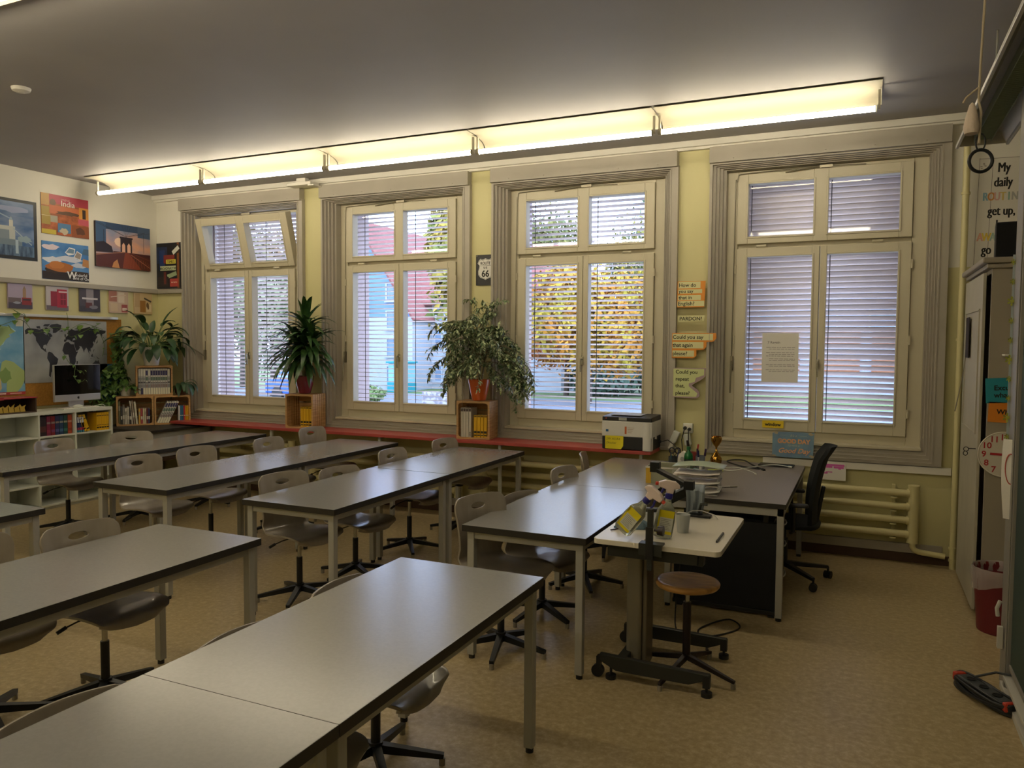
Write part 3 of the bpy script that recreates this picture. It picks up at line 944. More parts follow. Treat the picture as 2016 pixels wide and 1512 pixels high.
# pin board behind the maps
t = thing('cork_board', 'orange brown cork board behind the two maps', 'board', (XL + .001, 3.7, 1.03), WL)
obj('board', MB().box(0, 2.62, -.012, 0, 0, .94), mat('cork', '#a8762f', .8, var=.12, scale=60), t, .003)
# coloured map (left)
w_, h_ = .70, .82
def l2(pts):
    return [((lo + 150) / 108 * .70, (la + 38) / 115 * .82) for lo, la in pts]
NA = [(-168, 65), (-156, 71), (-128, 70), (-110, 68), (-95, 70), (-82, 68), (-82, 60), (-93, 59), (-82, 54), (-78, 60), (-65, 59), (-56, 52), (-66, 48), (-64, 45), (-70, 42), (-76, 35), (-81, 30), (-80, 25), (-84, 30), (-94, 29), (-97, 22), (-90, 18), (-87, 21), (-83, 10), (-78, 8), (-86, 11), (-105, 20), (-114, 30), (-124, 40), (-125, 49), (-140, 60), (-152, 59)]
SA = [(-78, 9), (-72, 12), (-60, 9), (-50, 1), (-43, -4), (-43, -18), (-48, -27), (-58, -37), (-72, -37), (-71, -18), (-81, -5)]
GR = [(-55, 60), (-44, 60), (-43, 70), (-43, 76), (-60, 76), (-54, 70)]
S = [([(p[0] + (.010 if k % 2 else -.006), p[1] + (.008 if k % 3 else -.008)) for k, p in enumerate(l2(NA))], ppm('#a9cfd8')), (l2(NA), ppm('#9fb87c')), (l2(SA), ppm('#a9bf7e')), (l2(GR), ppm('#e0dcc4')),
     (blob(.20, .46, .07, .10, 14, .3, 8), ppm('#c7c39a')), (blob(.36, .50, .06, .07, 12, .3, 9), ppm('#83a566')), (blob(.26, .62, .10, .05, 12, .3, 10), ppm('#c9cfa8')), (blob(.50, .20, .06, .07, 12, .3, 3), ppm('#7f9f5c')), (blob(.43, .12, .03, .08, 12, .3, 4), ppm('#c9b98a')),
     (blob(.33, .56, .02, .012, 8, .3, 5), ppm('#6fa8c4')), (blob(.37, .54, .015, .01, 8, .3, 6), ppm('#6fa8c4')), (rect(.0, w_, .0, .03), ppm('#b8403c')), (rect(.34, .50, .008, .022), ppm('#e6c9c0')), (rect(.54, .66, .010, .020), ppm('#d9a39a'))]
picture('wall_map', 'coloured blue and green map cut by the left edge', 'map', w_, h_, (XL + .015, 4.465, 1.165), WL, S, mat('print_sea', '#5e9ac2', .4, c2='#86b4cf', scale=5))
# black and white world map, lon/lat outlines
w_, h_ = .965, .665
def ll(pts):
    return [((lo + 170) / 350 * .94 + .0125, (la + 60) / 145 * .60 + .03) for lo, la in pts]
land = [
 [(-168, 65), (-156, 71), (-128, 70), (-110, 68), (-95, 70), (-82, 68), (-82, 60), (-93, 59), (-82, 54), (-78, 60), (-65, 59), (-56, 52), (-66, 48), (-64, 45), (-70, 42), (-76, 35), (-81, 30), (-80, 25), (-84, 30), (-94, 29), (-97, 22), (-90, 18), (-87, 21), (-83, 10), (-78, 8), (-86, 11), (-105, 20), (-114, 30), (-124, 40), (-125, 49), (-140, 60), (-152, 59), (-165, 55)],
 [(-78, 9), (-72, 12), (-60, 9), (-50, 1), (-35, -7), (-39, -18), (-48, -27), (-58, -36), (-65, -42), (-68, -54), (-75, -50), (-72, -30), (-71, -18), (-81, -5)],
 [(-55, 60), (-44, 60), (-22, 70), (-18, 80), (-35, 84), (-60, 82), (-70, 77), (-54, 70)],
 [(-90, 73), (-80, 74), (-65, 65), (-72, 62), (-85, 68)], [(-120, 71), (-105, 70), (-108, 77), (-122, 76)], [(-95, 77), (-75, 76), (-65, 83), (-88, 82)],
 [(-24, 64), (-14, 64), (-15, 67), (-23, 66)], [(-6, 50), (1, 51), (-2, 58), (-6, 57)],
 [(-17, 15), (-9, 31), (-2, 36), (10, 37), (20, 31), (33, 31), (43, 11), (51, 12), (40, -3), (40, -15), (33, -27), (20, -35), (14, -22), (12, -5), (8, 4), (-8, 4)],
 [(44, -13), (50, -15), (46, -25), (43, -22)],
 [(-9, 37), (-9, 43), (-1, 44), (-4, 48), (8, 54), (9, 57), (5, 59), (12, 66), (25, 71), (40, 67), (60, 69), (75, 73), (105, 78), (115, 73), (140, 73), (160, 70), (180, 68), (178, 62), (163, 59), (162, 51), (155, 59), (140, 59), (135, 54), (141, 52), (131, 43), (127, 35), (122, 39), (119, 36), (122, 30), (115, 22), (108, 20), (108, 11), (100, 14), (103, 2), (98, 9), (94, 17), (88, 22), (80, 15), (78, 8), (73, 17), (67, 25), (57, 26), (60, 22), (52, 15), (43, 13), (35, 30), (36, 36), (27, 37), (28, 41), (41, 42), (39, 47), (30, 46), (26, 38), (20, 39), (14, 45), (18, 40), (12, 43), (3, 43), (0, 38)],
 [(114, -22), (122, -18), (131, -12), (137, -16), (142, -11), (153, -27), (150, -37), (140, -38), (130, -32), (116, -34)],
 [(96, 5), (104, -5), (101, 0)], [(105, -7), (114, -8), (107, -6)], [(109, 1), (117, 6), (117, -3), (111, -3)], [(131, -1), (150, -10), (140, -8)], [(131, 32), (140, 36), (142, 44), (136, 37)], [(120, 8), (125, 18), (121, 16)], [(120, 0), (124, -5), (121, -4)], [(52, 71), (68, 77), (58, 74)]]
S = [(ll(p), ppm('#2c2c30')) for p in land]
mapgrey = mat('print_map_sea', '#a9acae', .5, c2='#6d7072', scale=2.2, lo=.4, hi=.75)
picture('wall_map', 'black and grey world map above the computer', 'map', w_, h_, (XL + .015, 5.155, 1.275), WL, S, mapgrey)
# small teal and violet poster right of the screen
picture('class_poster', 'small teal and violet poster half hidden by trailing leaves beside the computer', 'poster', .40, .42, (XL + .015, 5.90, 1.04), WL,
        [(rect(.0, .12, .0, .42), ppm('#5a4a72')), (rect(.14, .36, .05, .30), ppm('#2c6f92')), (line(.02, .2, .3, .14, .02), ppm('#1d2630'))], ppm('#1f5a80'))

# ================================================================ pigeonhole shelf
SX = -7.51
t = thing('pigeonhole_shelf', 'white open pigeonhole shelf unit with books on the left wall', 'shelf', (XL, 0, 0))
fr = MB(); D = -7.51 - XL
ys = [4.245, 4.655, 5.06, 5.457, 5.885]
zs_ = [.03, .265, .51, .75, 1.0]
fr.box(.02, D, ys[0] - .02, ys[-1], .968, 1.0)
obj('top_board', fr, M_whitegloss, t, .002)
fr = MB(); fr.box(.02, D, ys[0] - .02, ys[-1], .03, .05); obj('bottom_board', fr, M_whitegloss, t, .002)
for z in zs_[1:4]:
    obj('shelf_board', MB().box(.035, D - .003, ys[0], ys[-1] - .02, z - .016, z), M_whitegloss, t, .001)
for y in ys:
    obj('upright', MB().box(.02, D, y - .018, y, .0505, .9675), M_whitegloss, t, .001)
obj('back_panel', MB().box(.021, .034, ys[0] - .018, ys[-1] - .018, .051, .967), M_whitegloss, t)
obj('plinth', MB().box(.04, D - .02, ys[0], ys[-1] - .03, 0, .0295), M_whitegloss, t)

# ---- books: local x = thickness direction (to the right), spine faces -y, z up
def book(label, loc, rz, w, h, d, c, marks=(), lean=0, group=None, name='book', pages=True, rough=.5):
    t = thing(name, label, 'book', loc, 0, group)
    t.rotation_euler = Euler((0, lean, 0)).to_matrix().to_euler() if rz == 0 else (Matrix.Rotation(rz, 3, 'Z') @ Matrix.Rotation(lean, 3, 'Y')).to_euler()
    cm = mat('cover_' + c.strip('#'), c, rough)
    cv = MB()
    cv.box(0, .0022, 0, d, 0, h); cv.box(w - .0022, w, 0, d, 0, h); cv.box(.0022, w - .0022, 0, .0022, 0, h)
    for (z0, z1, cc) in marks:
        cv.box(.0018, w - .0018, -.0005, .0001, z0 * h, z1 * h, mat('cover_' + cc.strip('#'), cc, rough))
    if not cv.mats or cv.mats[0] is not cm:
        cv.mats.insert(0, cm); 
        # boxes made before any marks carry index 0, marks move up by one
        nb = 18
        cv.mi = [0] * nb + [i + 1 for i in cv.mi[nb:]]
    obj('cover', cv, None, t, .0006, seg=1)
    obj('pages', MB().box(.0024, w - .0024, .0024, d - .003, .003, h - .003), mat('page_block', '#d8d0bc', .8), t)
    return t
BG = 'reference volumes in the pigeonhole shelf'
y = 5.075
for i, (c, mk, wd, lb) in enumerate([
    ('#2d1f24', [(.2, .5, '#5a2f2c')], .075, 'thick dark book with a brown picture spine at the left of the shelf'),
    ('#7a2440', [(.15, .3, '#8b2f44'), (.6, .7, '#8f7f7a')], .042, 'wine red book, right of the thick dark one'),
    ('#7a2028', [(.15, .3, '#7b3b62'), (.6, .7, '#8f7f7a')], .042, 'deep red book between the wine red and navy ones'),
    ('#2b2f58', [(.15, .3, '#51558a'), (.6, .7, '#8f7f7a')], .042, 'navy book in the row of coloured volumes'),
    ('#263f60', [(.15, .3, '#44688c'), (.6, .7, '#8f8f8a')], .042, 'steel blue book right of the navy one'),
    ('#1f4440', [(.15, .3, '#3c6f62'), (.6, .7, '#8f8f7a')], .042, 'dark green book in the row of coloured volumes'),
    ('#a8482c', [(.15, .3, '#8a3524'), (.6, .7, '#b98f7a')], .045, 'rust orange book at the right end of the coloured volumes')]):
    book(lb, (SX - .035, y, .7505), WL, wd, .198, .15, c, mk, group=BG)
    y += wd + .004
y = 5.468
for i in range(4):
    book(['leaning blue and white book with red and teal foot, leftmost of its four', 'second of the four blue and white books with red and teal feet', 'third of the four blue and white books with red and teal feet', 'blue and white book with red and teal foot, touching the leaning yellow ones'][i],
         (SX - .03, y + i * .026, .7505), WL, .022, .17, .15, '#232f5a', [(.0, .14, '#2c8a9c'), (.14, .3, '#c0394c'), (.6, .95, '#c9ccd2')], lean=R(-4), group='blue and white readers')
for i, (yy, ln) in enumerate(((5.592, -20), (5.632, -20))):
    book(['yellow leaning book next to the blue and white ones', 'yellow leaning book next to the upright yellow ones'][i], (SX - .03, yy - .03, .7518 ), WL, .033, .185, .15, '#dcab10', [(.12, .2, '#2b2410'), (.75, .8, '#2b2410')], lean=R(ln), group='yellow language books in the pigeonhole shelf')
for i in range(5):
    book(['yellow upright book, first after the leaning pair', 'yellow upright book, second after the leaning pair', 'yellow upright book in the middle of the five', 'yellow upright book, last but one of the five', 'yellow upright book at the right side of the shelf'][i],
         (SX - .03, 5.712 + i * .030, .7505), WL, .028, .192, .15, '#dcab10', [(.12, .2, '#2b2410'), (.28, .31, '#2b2410'), (.8, .84, '#2b2410')], group='yellow language books in the pigeonhole shelf')
# display box with red lid on the shelf
t = thing('display_box', 'open display box with red lid and yellow cut-out figures on the white shelf', 'box', (XL + .12, 4.42, 1.001))
obj('box_shell', MB().box(0, .24, 0, .012, 0, .145).box(0, .24, .62, .632, 0, .145).box(0, .24, .012, .62, 0, .010).box(0, .01, .012, .62, .01, .145), mat('box_brown', '#4a3a30', .6), t, .001)
obj('lid', MB().box(-.01, .25, -.01, .64, .1455, .155).box(.2502, .254, -.01, .30, .14, .168), mat('box_red', '#a3343a', .45), t, .001)
lf = MB()
for q in range(9):
    yy = .08 + q * .055
    r = random.Random(q)
    lf.prism([(yy - .02, .011), (yy + .03, .011), (yy + .02, .05), (yy + .035, .05 + r.uniform(.02, .05)), (yy - .005, .06), (yy - .025, .05 + r.uniform(0, .04))], .18, .19, None, 'x')
obj('figures', lf, mat('yellow_card', '#c9a945', .6), t)

# all-in-one computer
t = thing('desktop_computer', 'silver all-in-one computer with black screen on the white shelf', 'computer', (-7.66, 5.325, 1.001), WL)
body = MB(); body.box(0, .535, .0, .03, .075, .465)
obj('casing', body, mat('silver_aluminium', '#bfc0c0', .3, .6), t, .006)
obj('screen', MB().box(.006, .529, -.0015, .0, .148, .460), mat('black_glass', '#06070a', .06), t)
st = MB(); st.prism([(-.01, .0), (.17, .0), (.17, .006), (.05, .02), (.045, .14), (.031, .14), (.031, .02), (-.01, .006)], .18, .355, None, 'x')
obj('stand', st, MATS['silver_aluminium'], t, .002)
lg = MB(); lg.flat([(.268 + a, .110 + c) for a, c in [(0, .012), (-.006, .014), (-.012, .010), (-.014, .002), (-.011, -.008), (-.005, -.013), (0, -.011), (.005, -.013), (.010, -.008), (.0125, -.003), (.0085, .002), (.0115, .009), (.006, .014)]], -.002)
lg.flat([(.268 + a, .110 + c) for a, c in [(0, .015), (.006, .021), (.005, .015)]], -.002)
obj('logo', lg, M_black, t)
t = thing('keyboard', 'thin white keyboard in front of the all-in-one computer', 'keyboard', (-7.535, 5.335, 1.001), WL)
kb = MB(); kb.box(0, .42, 0, .115, 0, .010); obj('keyboard_base', kb, M_whitegloss, t, .003)
kk = MB()
for a in range(5):
    for c in range(15):
        kk.box(.008 + c * .027, .031 + c * .027, .008 + a * .021, .026 + a * .021, .0101, .013)
obj('keys', kk, M_white, t)
t = thing('computer_mouse', 'white computer mouse lying on the keyboard tray before the screen', 'mouse', (-7.60, 5.54, 1.0145))
ms = MB()
ms.lathe([(.0, 0), (.030, .0), (.033, .006), (.028, .018), (.015, .026), (0, .028)], 20)
for v in ms.v: v.y *= 1.75
obj('shell', ms, M_whitegloss, t)
t = thing('white_cable', 'thin white cable looping beside the computer foot', 'cable', (-7.60, 5.80, 1.004))
obj('cord', MB().tube([(.03, -.02, 0), (.05, .02, .003), (.02, .05, .01), (-.03, .05, .02), (-.04, 0, .012), (-.05, -.05, .004)], .0025, 6), M_whitegloss, t)

# ================================================================ crates
def crate(label, loc, rz, w=.45, h=.335, d=.31, group='pine crates'):
    """opening faces -y, local x to the right, z up"""
    t = thing('wooden_crate', label, 'crate', loc, rz, group)
    th = .012
    fr = MB()   # rounded front ring (the crate's end board with its big opening)
    e = .018
    outer = rect(0, w, 0, h)
    n = 6
    def rr(x0, x1, z0, z1, r):
        P = []
        for cx, cz, a in ((x1 - r, z0 + r, -PI / 2), (x1 - r, z1 - r, 0), (x0 + r, z1 - r, PI / 2), (x0 + r, z0 + r, PI)):
            for q in range(n + 1):
                P.append((cx + r * math.cos(a + PI / 2 * q / n), cz + r * math.sin(a + PI / 2 * q / n)))
        return P
    A = rr(0, w, 0, h, .004); B = rr(e, w - e, e, h - e, .03)
    N = len(A)
    vs = [(a, 0, c) for a, c in A] + [(a, 0, c) for a, c in B] + [(a, th, c) for a, c in A] + [(a, th, c) for a, c in B]
    fs = []
    for i in range(N):
        j = (i + 1) % N
        fs += [(i, j, N + j, N + i), (2 * N + j, 2 * N + i, 3 * N + i, 3 * N + j), (i, 2 * N + i, 2 * N + j, j), (N + i, N + j, 3 * N + j, 3 * N + i)]
    fr.add(vs, fs)
    obj('front_frame', fr, M_pine, t)
    ns = 6
    for side in range(4):
        sl = MB()
        if side < 2:
            x0 = 0 if side == 0 else w - .010
            gap = .008; hh = (d - th) / ns
            for k in range(ns):
                sl.box(x0, x0 + .010, th + .0005 + k * hh, th + (k + 1) * hh - gap, .0005, h - .0005)
        else:
            z0 = 0 if side == 2 else h - .010
            hh = (d - th) / 3
            for k in range(3):
                sl.box(.0105, w - .0105, th + .0005 + k * hh, th + (k + 1) * hh - .008, z0, z0 + .010)
        obj('slat_side', sl, M_pine, t, .001, seg=1)
    bk = MB()
    for k in range(4):
        hh = (h - .024) / 4
        bk.box(.0108, w - .0108, d - .010, d, .012 + k * hh, .012 + (k + 1) * hh - .012)
    obj('back_slats', bk, M_pine, t)
    return t
# dark-edged table in the corner that carries three crates
t = thing('corner_table', 'black edged table in the left corner carrying three pine crates', 'table', (-7.86, 5.90, 0))
obj('tabletop', MB().box(0, .90, 0, .93, .728, .756), M_edge, t, .002)
fr = MB(); fr.box(.03, .87, .03, .05, .66, .7275); fr.box(.03, .87, .88, .90, .66, .7275); fr.box(.03, .05, .05, .88, .66, .7275); fr.box(.85, .87, .05, .88, .66, .7275)
obj('frame', fr, M_steel, t, .001)
for a, c in ((.03, .03), (.83, .03), (.03, .86), (.83, .86)):
    obj('leg', MB().box(a, a + .04, c, c + .04, 0, .7275), M_steel, t, .002)
obj('lower_board', MB().box(.055, .845, .055, .855, .40, .42), mat('brown_board', '#4a3626', .6), t)
CR = R(52); CRX, CRY = -7.66, 6.05
def crp(u, v, z):
    """point u along the crates' front, v into their depth"""
    return (CRX + u * math.cos(CR) - v * math.sin(CR), CRY + u * math.sin(CR) + v * math.cos(CR), z)
CW = .385
crate('pine crate on the corner table, lower left, filled with mixed books', crp(0, 0, .757), CR, CW, .335, .26)
crate('pine crate on the corner table, lower right, with a leaning pile of booklets', crp(CW + .006, 0, .757), CR, CW, .335, .26)
crate('pine crate on top of the other two, packed with white and violet booklets', crp(.205, 0, 1.093), CR, CW, .345, .26)
r = random.Random(5)
cols = ['#6b6a4f', '#3b3a3f', '#8f8a83', '#cbc6bb', '#b7b1a6', '#3a3334', '#cfc9be', '#9a8b7c', '#c9c2b2', '#d0a24f', '#a3434a', '#d0c7a9', '#c9bda0', '#6c3034', '#35345a', '#23253a', '#5c3b75']
names = ['olive', 'charcoal', 'grey', 'chalk white', 'pale grey', 'black', 'off-white', 'tan grey', 'ivory', 'honey yellow', 'crimson', 'cream', 'beige', 'dark maroon', 'indigo', 'near-black blue', 'violet']
hs = [.27, .20, .22, .19, .20, .19, .27, .27, .26, .18, .18, .18, .18, .18, .18, .18, .18]
y = .022
for i in range(17):
    wd = r.uniform(.013, .021)
    if y + wd > CW - .022: break
    ln = R(-5) if 6 <= i <= 8 else 0
    book('%s book in the lower left pine crate' % names[i], crp(y, .02, .7695), CR, wd, hs[i], .18, cols[i], [(.3, .5, '#d6d0c4')] if i % 3 else [(.6, .8, '#a09a8a')], lean=ln, group='mixed books in the lower left pine crate')
    y += wd + (.003 if not 6 <= i <= 8 else .007)
BK = [(.02, .26, '#e0dcc6'), (.28, .40, '#8b7c7e'), (.44, .47, '#4a4348'), (.50, .53, '#d9d7d0'), (.55, .68, '#5f7468'), (.70, .72, '#d9d7d0'), (.75, .92, '#3b3768'), (.94, .99, '#dcdad2')]
BKg = 'white and violet booklets leaning in the lower right pine crate'
for i in range(5):
    book(['leaning white and violet booklet, outermost of the slanting pile', 'leaning booklet, second of the slanting pile', 'leaning booklet in the middle of the slanting pile', 'leaning booklet, fourth of the slanting pile', 'leaning booklet resting against the upright coloured books'][i],
         crp(CW + .030 + i * .026, .02, .778), CR, .022, .275, .17, '#b9b9b4', BK, lean=R(25), group=BKg)
for i, (c, nm) in enumerate((('#c9ccd0', 'pale grey'), ('#2f6f96', 'bright blue'), ('#27608a', 'azure'), ('#b0342f', 'bright red'), ('#d8a81a', 'golden yellow'), ('#d09a1a', 'amber'))):
    book('%s upright book at the right of the lower right pine crate' % nm, crp(CW + .262 + i * .0185, .02, .7695), CR, .016, .20, .17, c, [(.4, .45, '#d6d0c4')], group='upright books in the lower right pine crate')
for i in range(13):
    pos = ['leftmost', 'second from the left', 'third from the left', 'fourth from the left', 'fifth from the left', 'sixth from the left', 'middle', 'sixth from the right', 'fifth from the right', 'fourth from the right', 'third from the right', 'second from the right', 'rightmost'][i]
    mk = BK if i in (3, 5, 6, 7, 8, 9, 10, 11) else [(.02, .26, '#3b3768' if i % 2 else '#e0dcc6'), (.28, .40, '#8a8a90'), (.44, .5, '#55525a'), (.56, .66, '#8a8e90'), (.72, .98, '#dcdad2')]
    book('white and violet booklet in the top crate, %s of thirteen' % pos, crp(.205 + .024 + i * .0257, .025, 1.1055), CR, .024, .30, .17, '#b5b4b6', mk, group='white and violet booklets in the top crate')

# crates on the red shelf with plants
def window_crate(x, lb):
    return crate(lb, (x, 6.52, .8005), R(0), .31, .36, .25)
c1 = crate('pine crate on the red shelf under the dark red plant pot', (-5.63, 6.50, .801), R(8), .335, .365, .27)
c2 = crate('pine crate on the red shelf under the orange plant pot', (-3.555, 6.52, .801), R(8), .335, .365, .27)
YB = 'yellow language books in the crates on the red shelf'
for i in range(4):
    M = Matrix.Translation((-5.63, 6.50, .812)) @ Matrix.Rotation(R(8), 4, 'Z')
    p = M @ Vector((.165 + i * .034, .035, .001))
    book(['yellow book under the dark red pot, left of four', 'yellow book under the dark red pot, second of four', 'yellow book under the dark red pot, third of four', 'yellow book under the dark red pot, right of four'][i], p, R(8), .030, .215, .17, '#dcab10', [(.08, .14, '#2b2410'), (.2, .3, '#2b2410'), (.93, .97, '#2b2410')], group=YB)
for i in range(4):
    M = Matrix.Translation((-3.555, 6.52, .812)) @ Matrix.Rotation(R(8), 4, 'Z')
    p = M @ Vector((.165 + i * .034, .035, .001))
    book(['yellow book under the orange pot, left of four', 'yellow book under the orange pot, second of four', 'yellow book under the orange pot, third of four', 'yellow book under the orange pot, right of four'][i], p, R(8), .030, .215, .17, '#dcab10', [(.08, .14, '#2b2410'), (.2, .3, '#2b2410'), (.93, .97, '#2b2410')], group=YB)
for i in range(4):
    p = Matrix.Translation((-3.555, 6.52, .812)) @ Matrix.Rotation(R(8), 4, 'Z') @ Vector((.035 + i * .027, .025, .001))
    tb = book(['tall white book at the left in the crate under the orange pot', 'tall white book second from the left under the orange pot', 'tall white book third from the left under the orange pot', 'tall white book beside the yellow ones, with black letters on its spine'][i], p, R(8), .024, .285, .18, '#c9c2b4', [(.88, .98, '#4a3b38')], group='tall white books in the crate under the orange pot')
    if i == 3:
        obj('lettering', MB().text('one', .0, 0, 0, .03, M_ink, 'LEFT', M=Matrix.Translation((.021, -.002, .01)) @ Matrix.Rotation(R(-90), 4, 'Y')), None, tb)
def loop(name, label, pts, rad, mt, cat='cable'):
    t = thing(name, label, cat, (0, 0, 0))
    # smooth the path
    P = [Vector(p) for p in pts]; Q = []
    for i in range(len(P) - 1):
        p0 = P[max(i - 1, 0)]; p1 = P[i]; p2 = P[i + 1]; p3 = P[min(i + 2, len(P) - 1)]
        for k in range(6):
            u = k / 6
            Q.append(.5 * ((2 * p1) + (p2 - p0) * u + (2 * p0 - 5 * p1 + 4 * p2 - p3) * u * u + (3 * p1 - p0 - 3 * p2 + p3) * u ** 3))
    Q.append(P[-1])
    obj('cord', MB().tube(Q, rad, 8), mt, t)
    obj('plug', MB().tube([P[-1], P[-1] + (P[-1] - Q[-2]).normalized() * .03], rad * 2, 8), mt, t)
    return t

# ================================================================ teacher's desk
t = thing('teacher_desk', 'grey topped teacher desk with white steel frame under the right window', 'desk', (-1.17, 4.968, 0))
DW, DL = .76, 1.70
tb = MB(); tb.box(0, DW, 0, DL, .708, .740)
o = obj('desktop', tb, M_edge, t, .002)
o.data.materials.append(mat('brown_grey_top', '#77706a', .42, var=.03, scale=90))
for p in o.data.polygons:
    if p.normal.z > .9: p.material_index = 1
fr = MB(); i = .012; w = .03
fr.box(i, DW - i, i, i + w, .660, .7075); fr.box(i, DW - i, DL - i - w, DL - i, .660, .7075)
fr.box(i, i + w, i + w, DL - i - w, .660, .7075); fr.box(DW - i - w, DW - i, i + w, DL - i - w, .660, .7075)
obj('frame', fr, M_steel, t, .002)
for x in (i, DW - i - .04):
    for y in (i, DL - i - .04):
        lg = obj('leg', MB().box(x, x + .04, y, y + .04, .02, .7075), M_steel, t, .002)
        obj('glide', MB().cyl(x + .02, y + .02, 0, .021, .018, 12), M_black, lg)
# black modesty panel behind the front legs
M_fabric = mat('black_fabric_panel', '#101113', .85, bump=.1, scale=300)
t = thing('privacy_panel', 'black fabric covered panel hung across the front of the teacher desk', 'panel', (-1.11, 5.045, 0))
obj('panel_sheet', MB().box(0, .66, 0, .022, .04, .60), M_fabric, t, .004)
obj('lower_edge', MB().box(-.005, .665, -.004, .026, .012, .0395), M_black, t, .003)
obj('hanger', MB().box(.06, .09, .002, .02, .6005, .657), M_black, t)
obj('hanger', MB().box(.56, .59, .002, .02, .6005, .657), M_black, t)
obj('foot', MB().box(.02, .06, -.01, .05, 0, .0115), M_black, t)
obj('foot', MB().box(.60, .64, -.01, .05, 0, .0115), M_black, t)
# drawer pedestal under the right side
t = thing('drawer_pedestal', 'black drawer pedestal with curved grey handles under the right side of the teacher desk', 'drawer unit', (-.92, 5.12, 0))
obj('carcass', MB().box(0, .43, 0, .55, .03, .60), M_black, t, .004)
for k, (z0, z1) in enumerate(((.45, .585), (.25, .445), (.05, .245))):
    d = obj('drawer', MB().box(.4305, .448, .01, .54, z0, z1), M_black, t, .002)
    hn = MB(); zc = z1 - .03
    hn.tube([(.448, .10, zc), (.475, .11, zc), (.485, .16, zc - .004), (.485, .22, zc - .004), (.475, .27, zc), (.448, .28, zc)], .005, 8)
    obj('handle', hn, M_steel, d)
for a in (.04, .39):
    for c in (.04, .51):
        obj('castor', MB().tube([(a - .01, c, .015), (a + .01, c, .015)], .015, 12), M_black, t)
# red folders behind the desk
t = thing('ring_binder', 'red ring binder standing on the drawer pedestal under the desk', 'binder', (-.62, 5.55, .6005))
obj('cover', MB().box(0, .10, 0, .05, 0, .055), mat('binder_red', '#a8302c', .5), t, .003)
obj('spine_label', MB().box(.1002, .101, .01, .04, .01, .045), mat('label_yellow', '#c9a83a', .6), t)

# ================================================================ office chair
t = thing('office_chair', 'black mesh office chair with armrests behind the teacher desk', 'chair', (-.50, 5.96, 0), R(6))
M_mesh = mat('black_mesh_fabric', '#14181a', .8, bump=.15, scale=400)
se = MB()
gx, gy = 12, 12
vs = []; 
for k, (zz, sc_) in enumerate(((.455, 1.0), (.415, .98))):
    for a in range(gx + 1):
        for c in range(gy + 1):
            u = a / gx * 2 - 1; v = c / gy * 2 - 1
            sx = u * math.sqrt(1 - .35 * v * v) ; sy = v * math.sqrt(1 - .35 * u * u)
            vs.append((sx * .25 * sc_, sy * .25 * sc_, zz - (.018 * (sx ** 4 + sy ** 4) if k == 0 else 0)))
W1 = (gx + 1) * (gy + 1)
fs = []
for a in range(gx):
    for c in range(gy):
        i0 = a * (gy + 1) + c
        fs.append((i0, i0 + gy + 1, i0 + gy + 2, i0 + 1)); fs.append((W1 + i0, W1 + i0 + 1, W1 + i0 + gy + 2, W1 + i0 + gy + 1))
ring = [a * (gy + 1) for a in range(gx + 1)] + [gx * (gy + 1) + c for c in range(1, gy + 1)] + [a * (gy + 1) + gy for a in range(gx - 1, -1, -1)] + [c for c in range(gy - 1, 0, -1)]
for q in range(len(ring)):
    a, c = ring[q], ring[(q + 1) % len(ring)]
    fs.append((a, W1 + a, W1 + c, c))
se.add(vs, fs, None, True)
obj('seat', se, M_mesh, t, angle=60)
# curved backrest, the chair faces -x (towards the desk)
bk = MB(); NZ, NY = 20, 12
for side in (0, 1):
    vs = []
    for a in range(NZ + 1):
        u = a / NZ
        z = .40 + u * .60
        x = .20 + .02 * math.sin(u * PI) * -1.6 + .09 * u + (.03 * max(0, u - .85) / .15)
        hw = .215 * (1 - .18 * abs(2 * u - .9) ** 3) - (.03 if u < .05 or u > .97 else 0)
        for c in range(NY + 1):
            v = c / NY * 2 - 1
            vs.append((x - .05 * v * v + (.028 if side else 0), v * hw, z))
    fs = []
    for a in range(NZ):
        for c in range(NY):
            i0 = a * (NY + 1) + c
            f = (i0, i0 + 1, i0 + NY + 2, i0 + NY + 1)
            fs.append(f if side else f[::-1])
    bk.add(vs, fs, None, True)
n1 = (NZ + 1) * (NY + 1)
ring = [c for c in range(NY + 1)] + [a * (NY + 1) + NY for a in range(1, NZ + 1)] + [NZ * (NY + 1) + c for c in range(NY - 1, -1, -1)] + [a * (NY + 1) for a in range(NZ - 1, 0, -1)]
bk.f += [[ring[q], n1 + ring[q], n1 + ring[(q + 1) % len(ring)], ring[(q + 1) % len(ring)]] for q in range(len(ring))]
bk.mi += [0] * len(ring); bk.sm += [True] * len(ring)
obj('backrest', bk, M_mesh, t, angle=50)
sp = MB(); sp.bar((.10, 0, .40), (.225, 0, .43), .06, .03); sp.bar((.215, 0, .41), (.262, 0, .70), .055, .025)
obj('back_support', sp, M_black, t, .005)
for s in (-1, 1):
    ar = MB(); ar.tube([(.04, s * .24, .40), (.05, s * .29, .42), (.05, s * .30, .52), (.05, s * .295, .590)], .016, 10)
    ao = obj('armrest', ar, M_black, t)
    obj('arm_pad', MB().box(-.09, .15, s * .295 - .035, s * .295 + .035, .591, .615), M_black, ao, .012)
gp = MB(); gp.cyl(0, 0, .12, .30, .028, 14); gp.cyl(0, 0, .30, .40, .016, 14); gp.cb(0, 0, .405, .20, .16, .02)
obj('gas_column', gp, M_black, t)
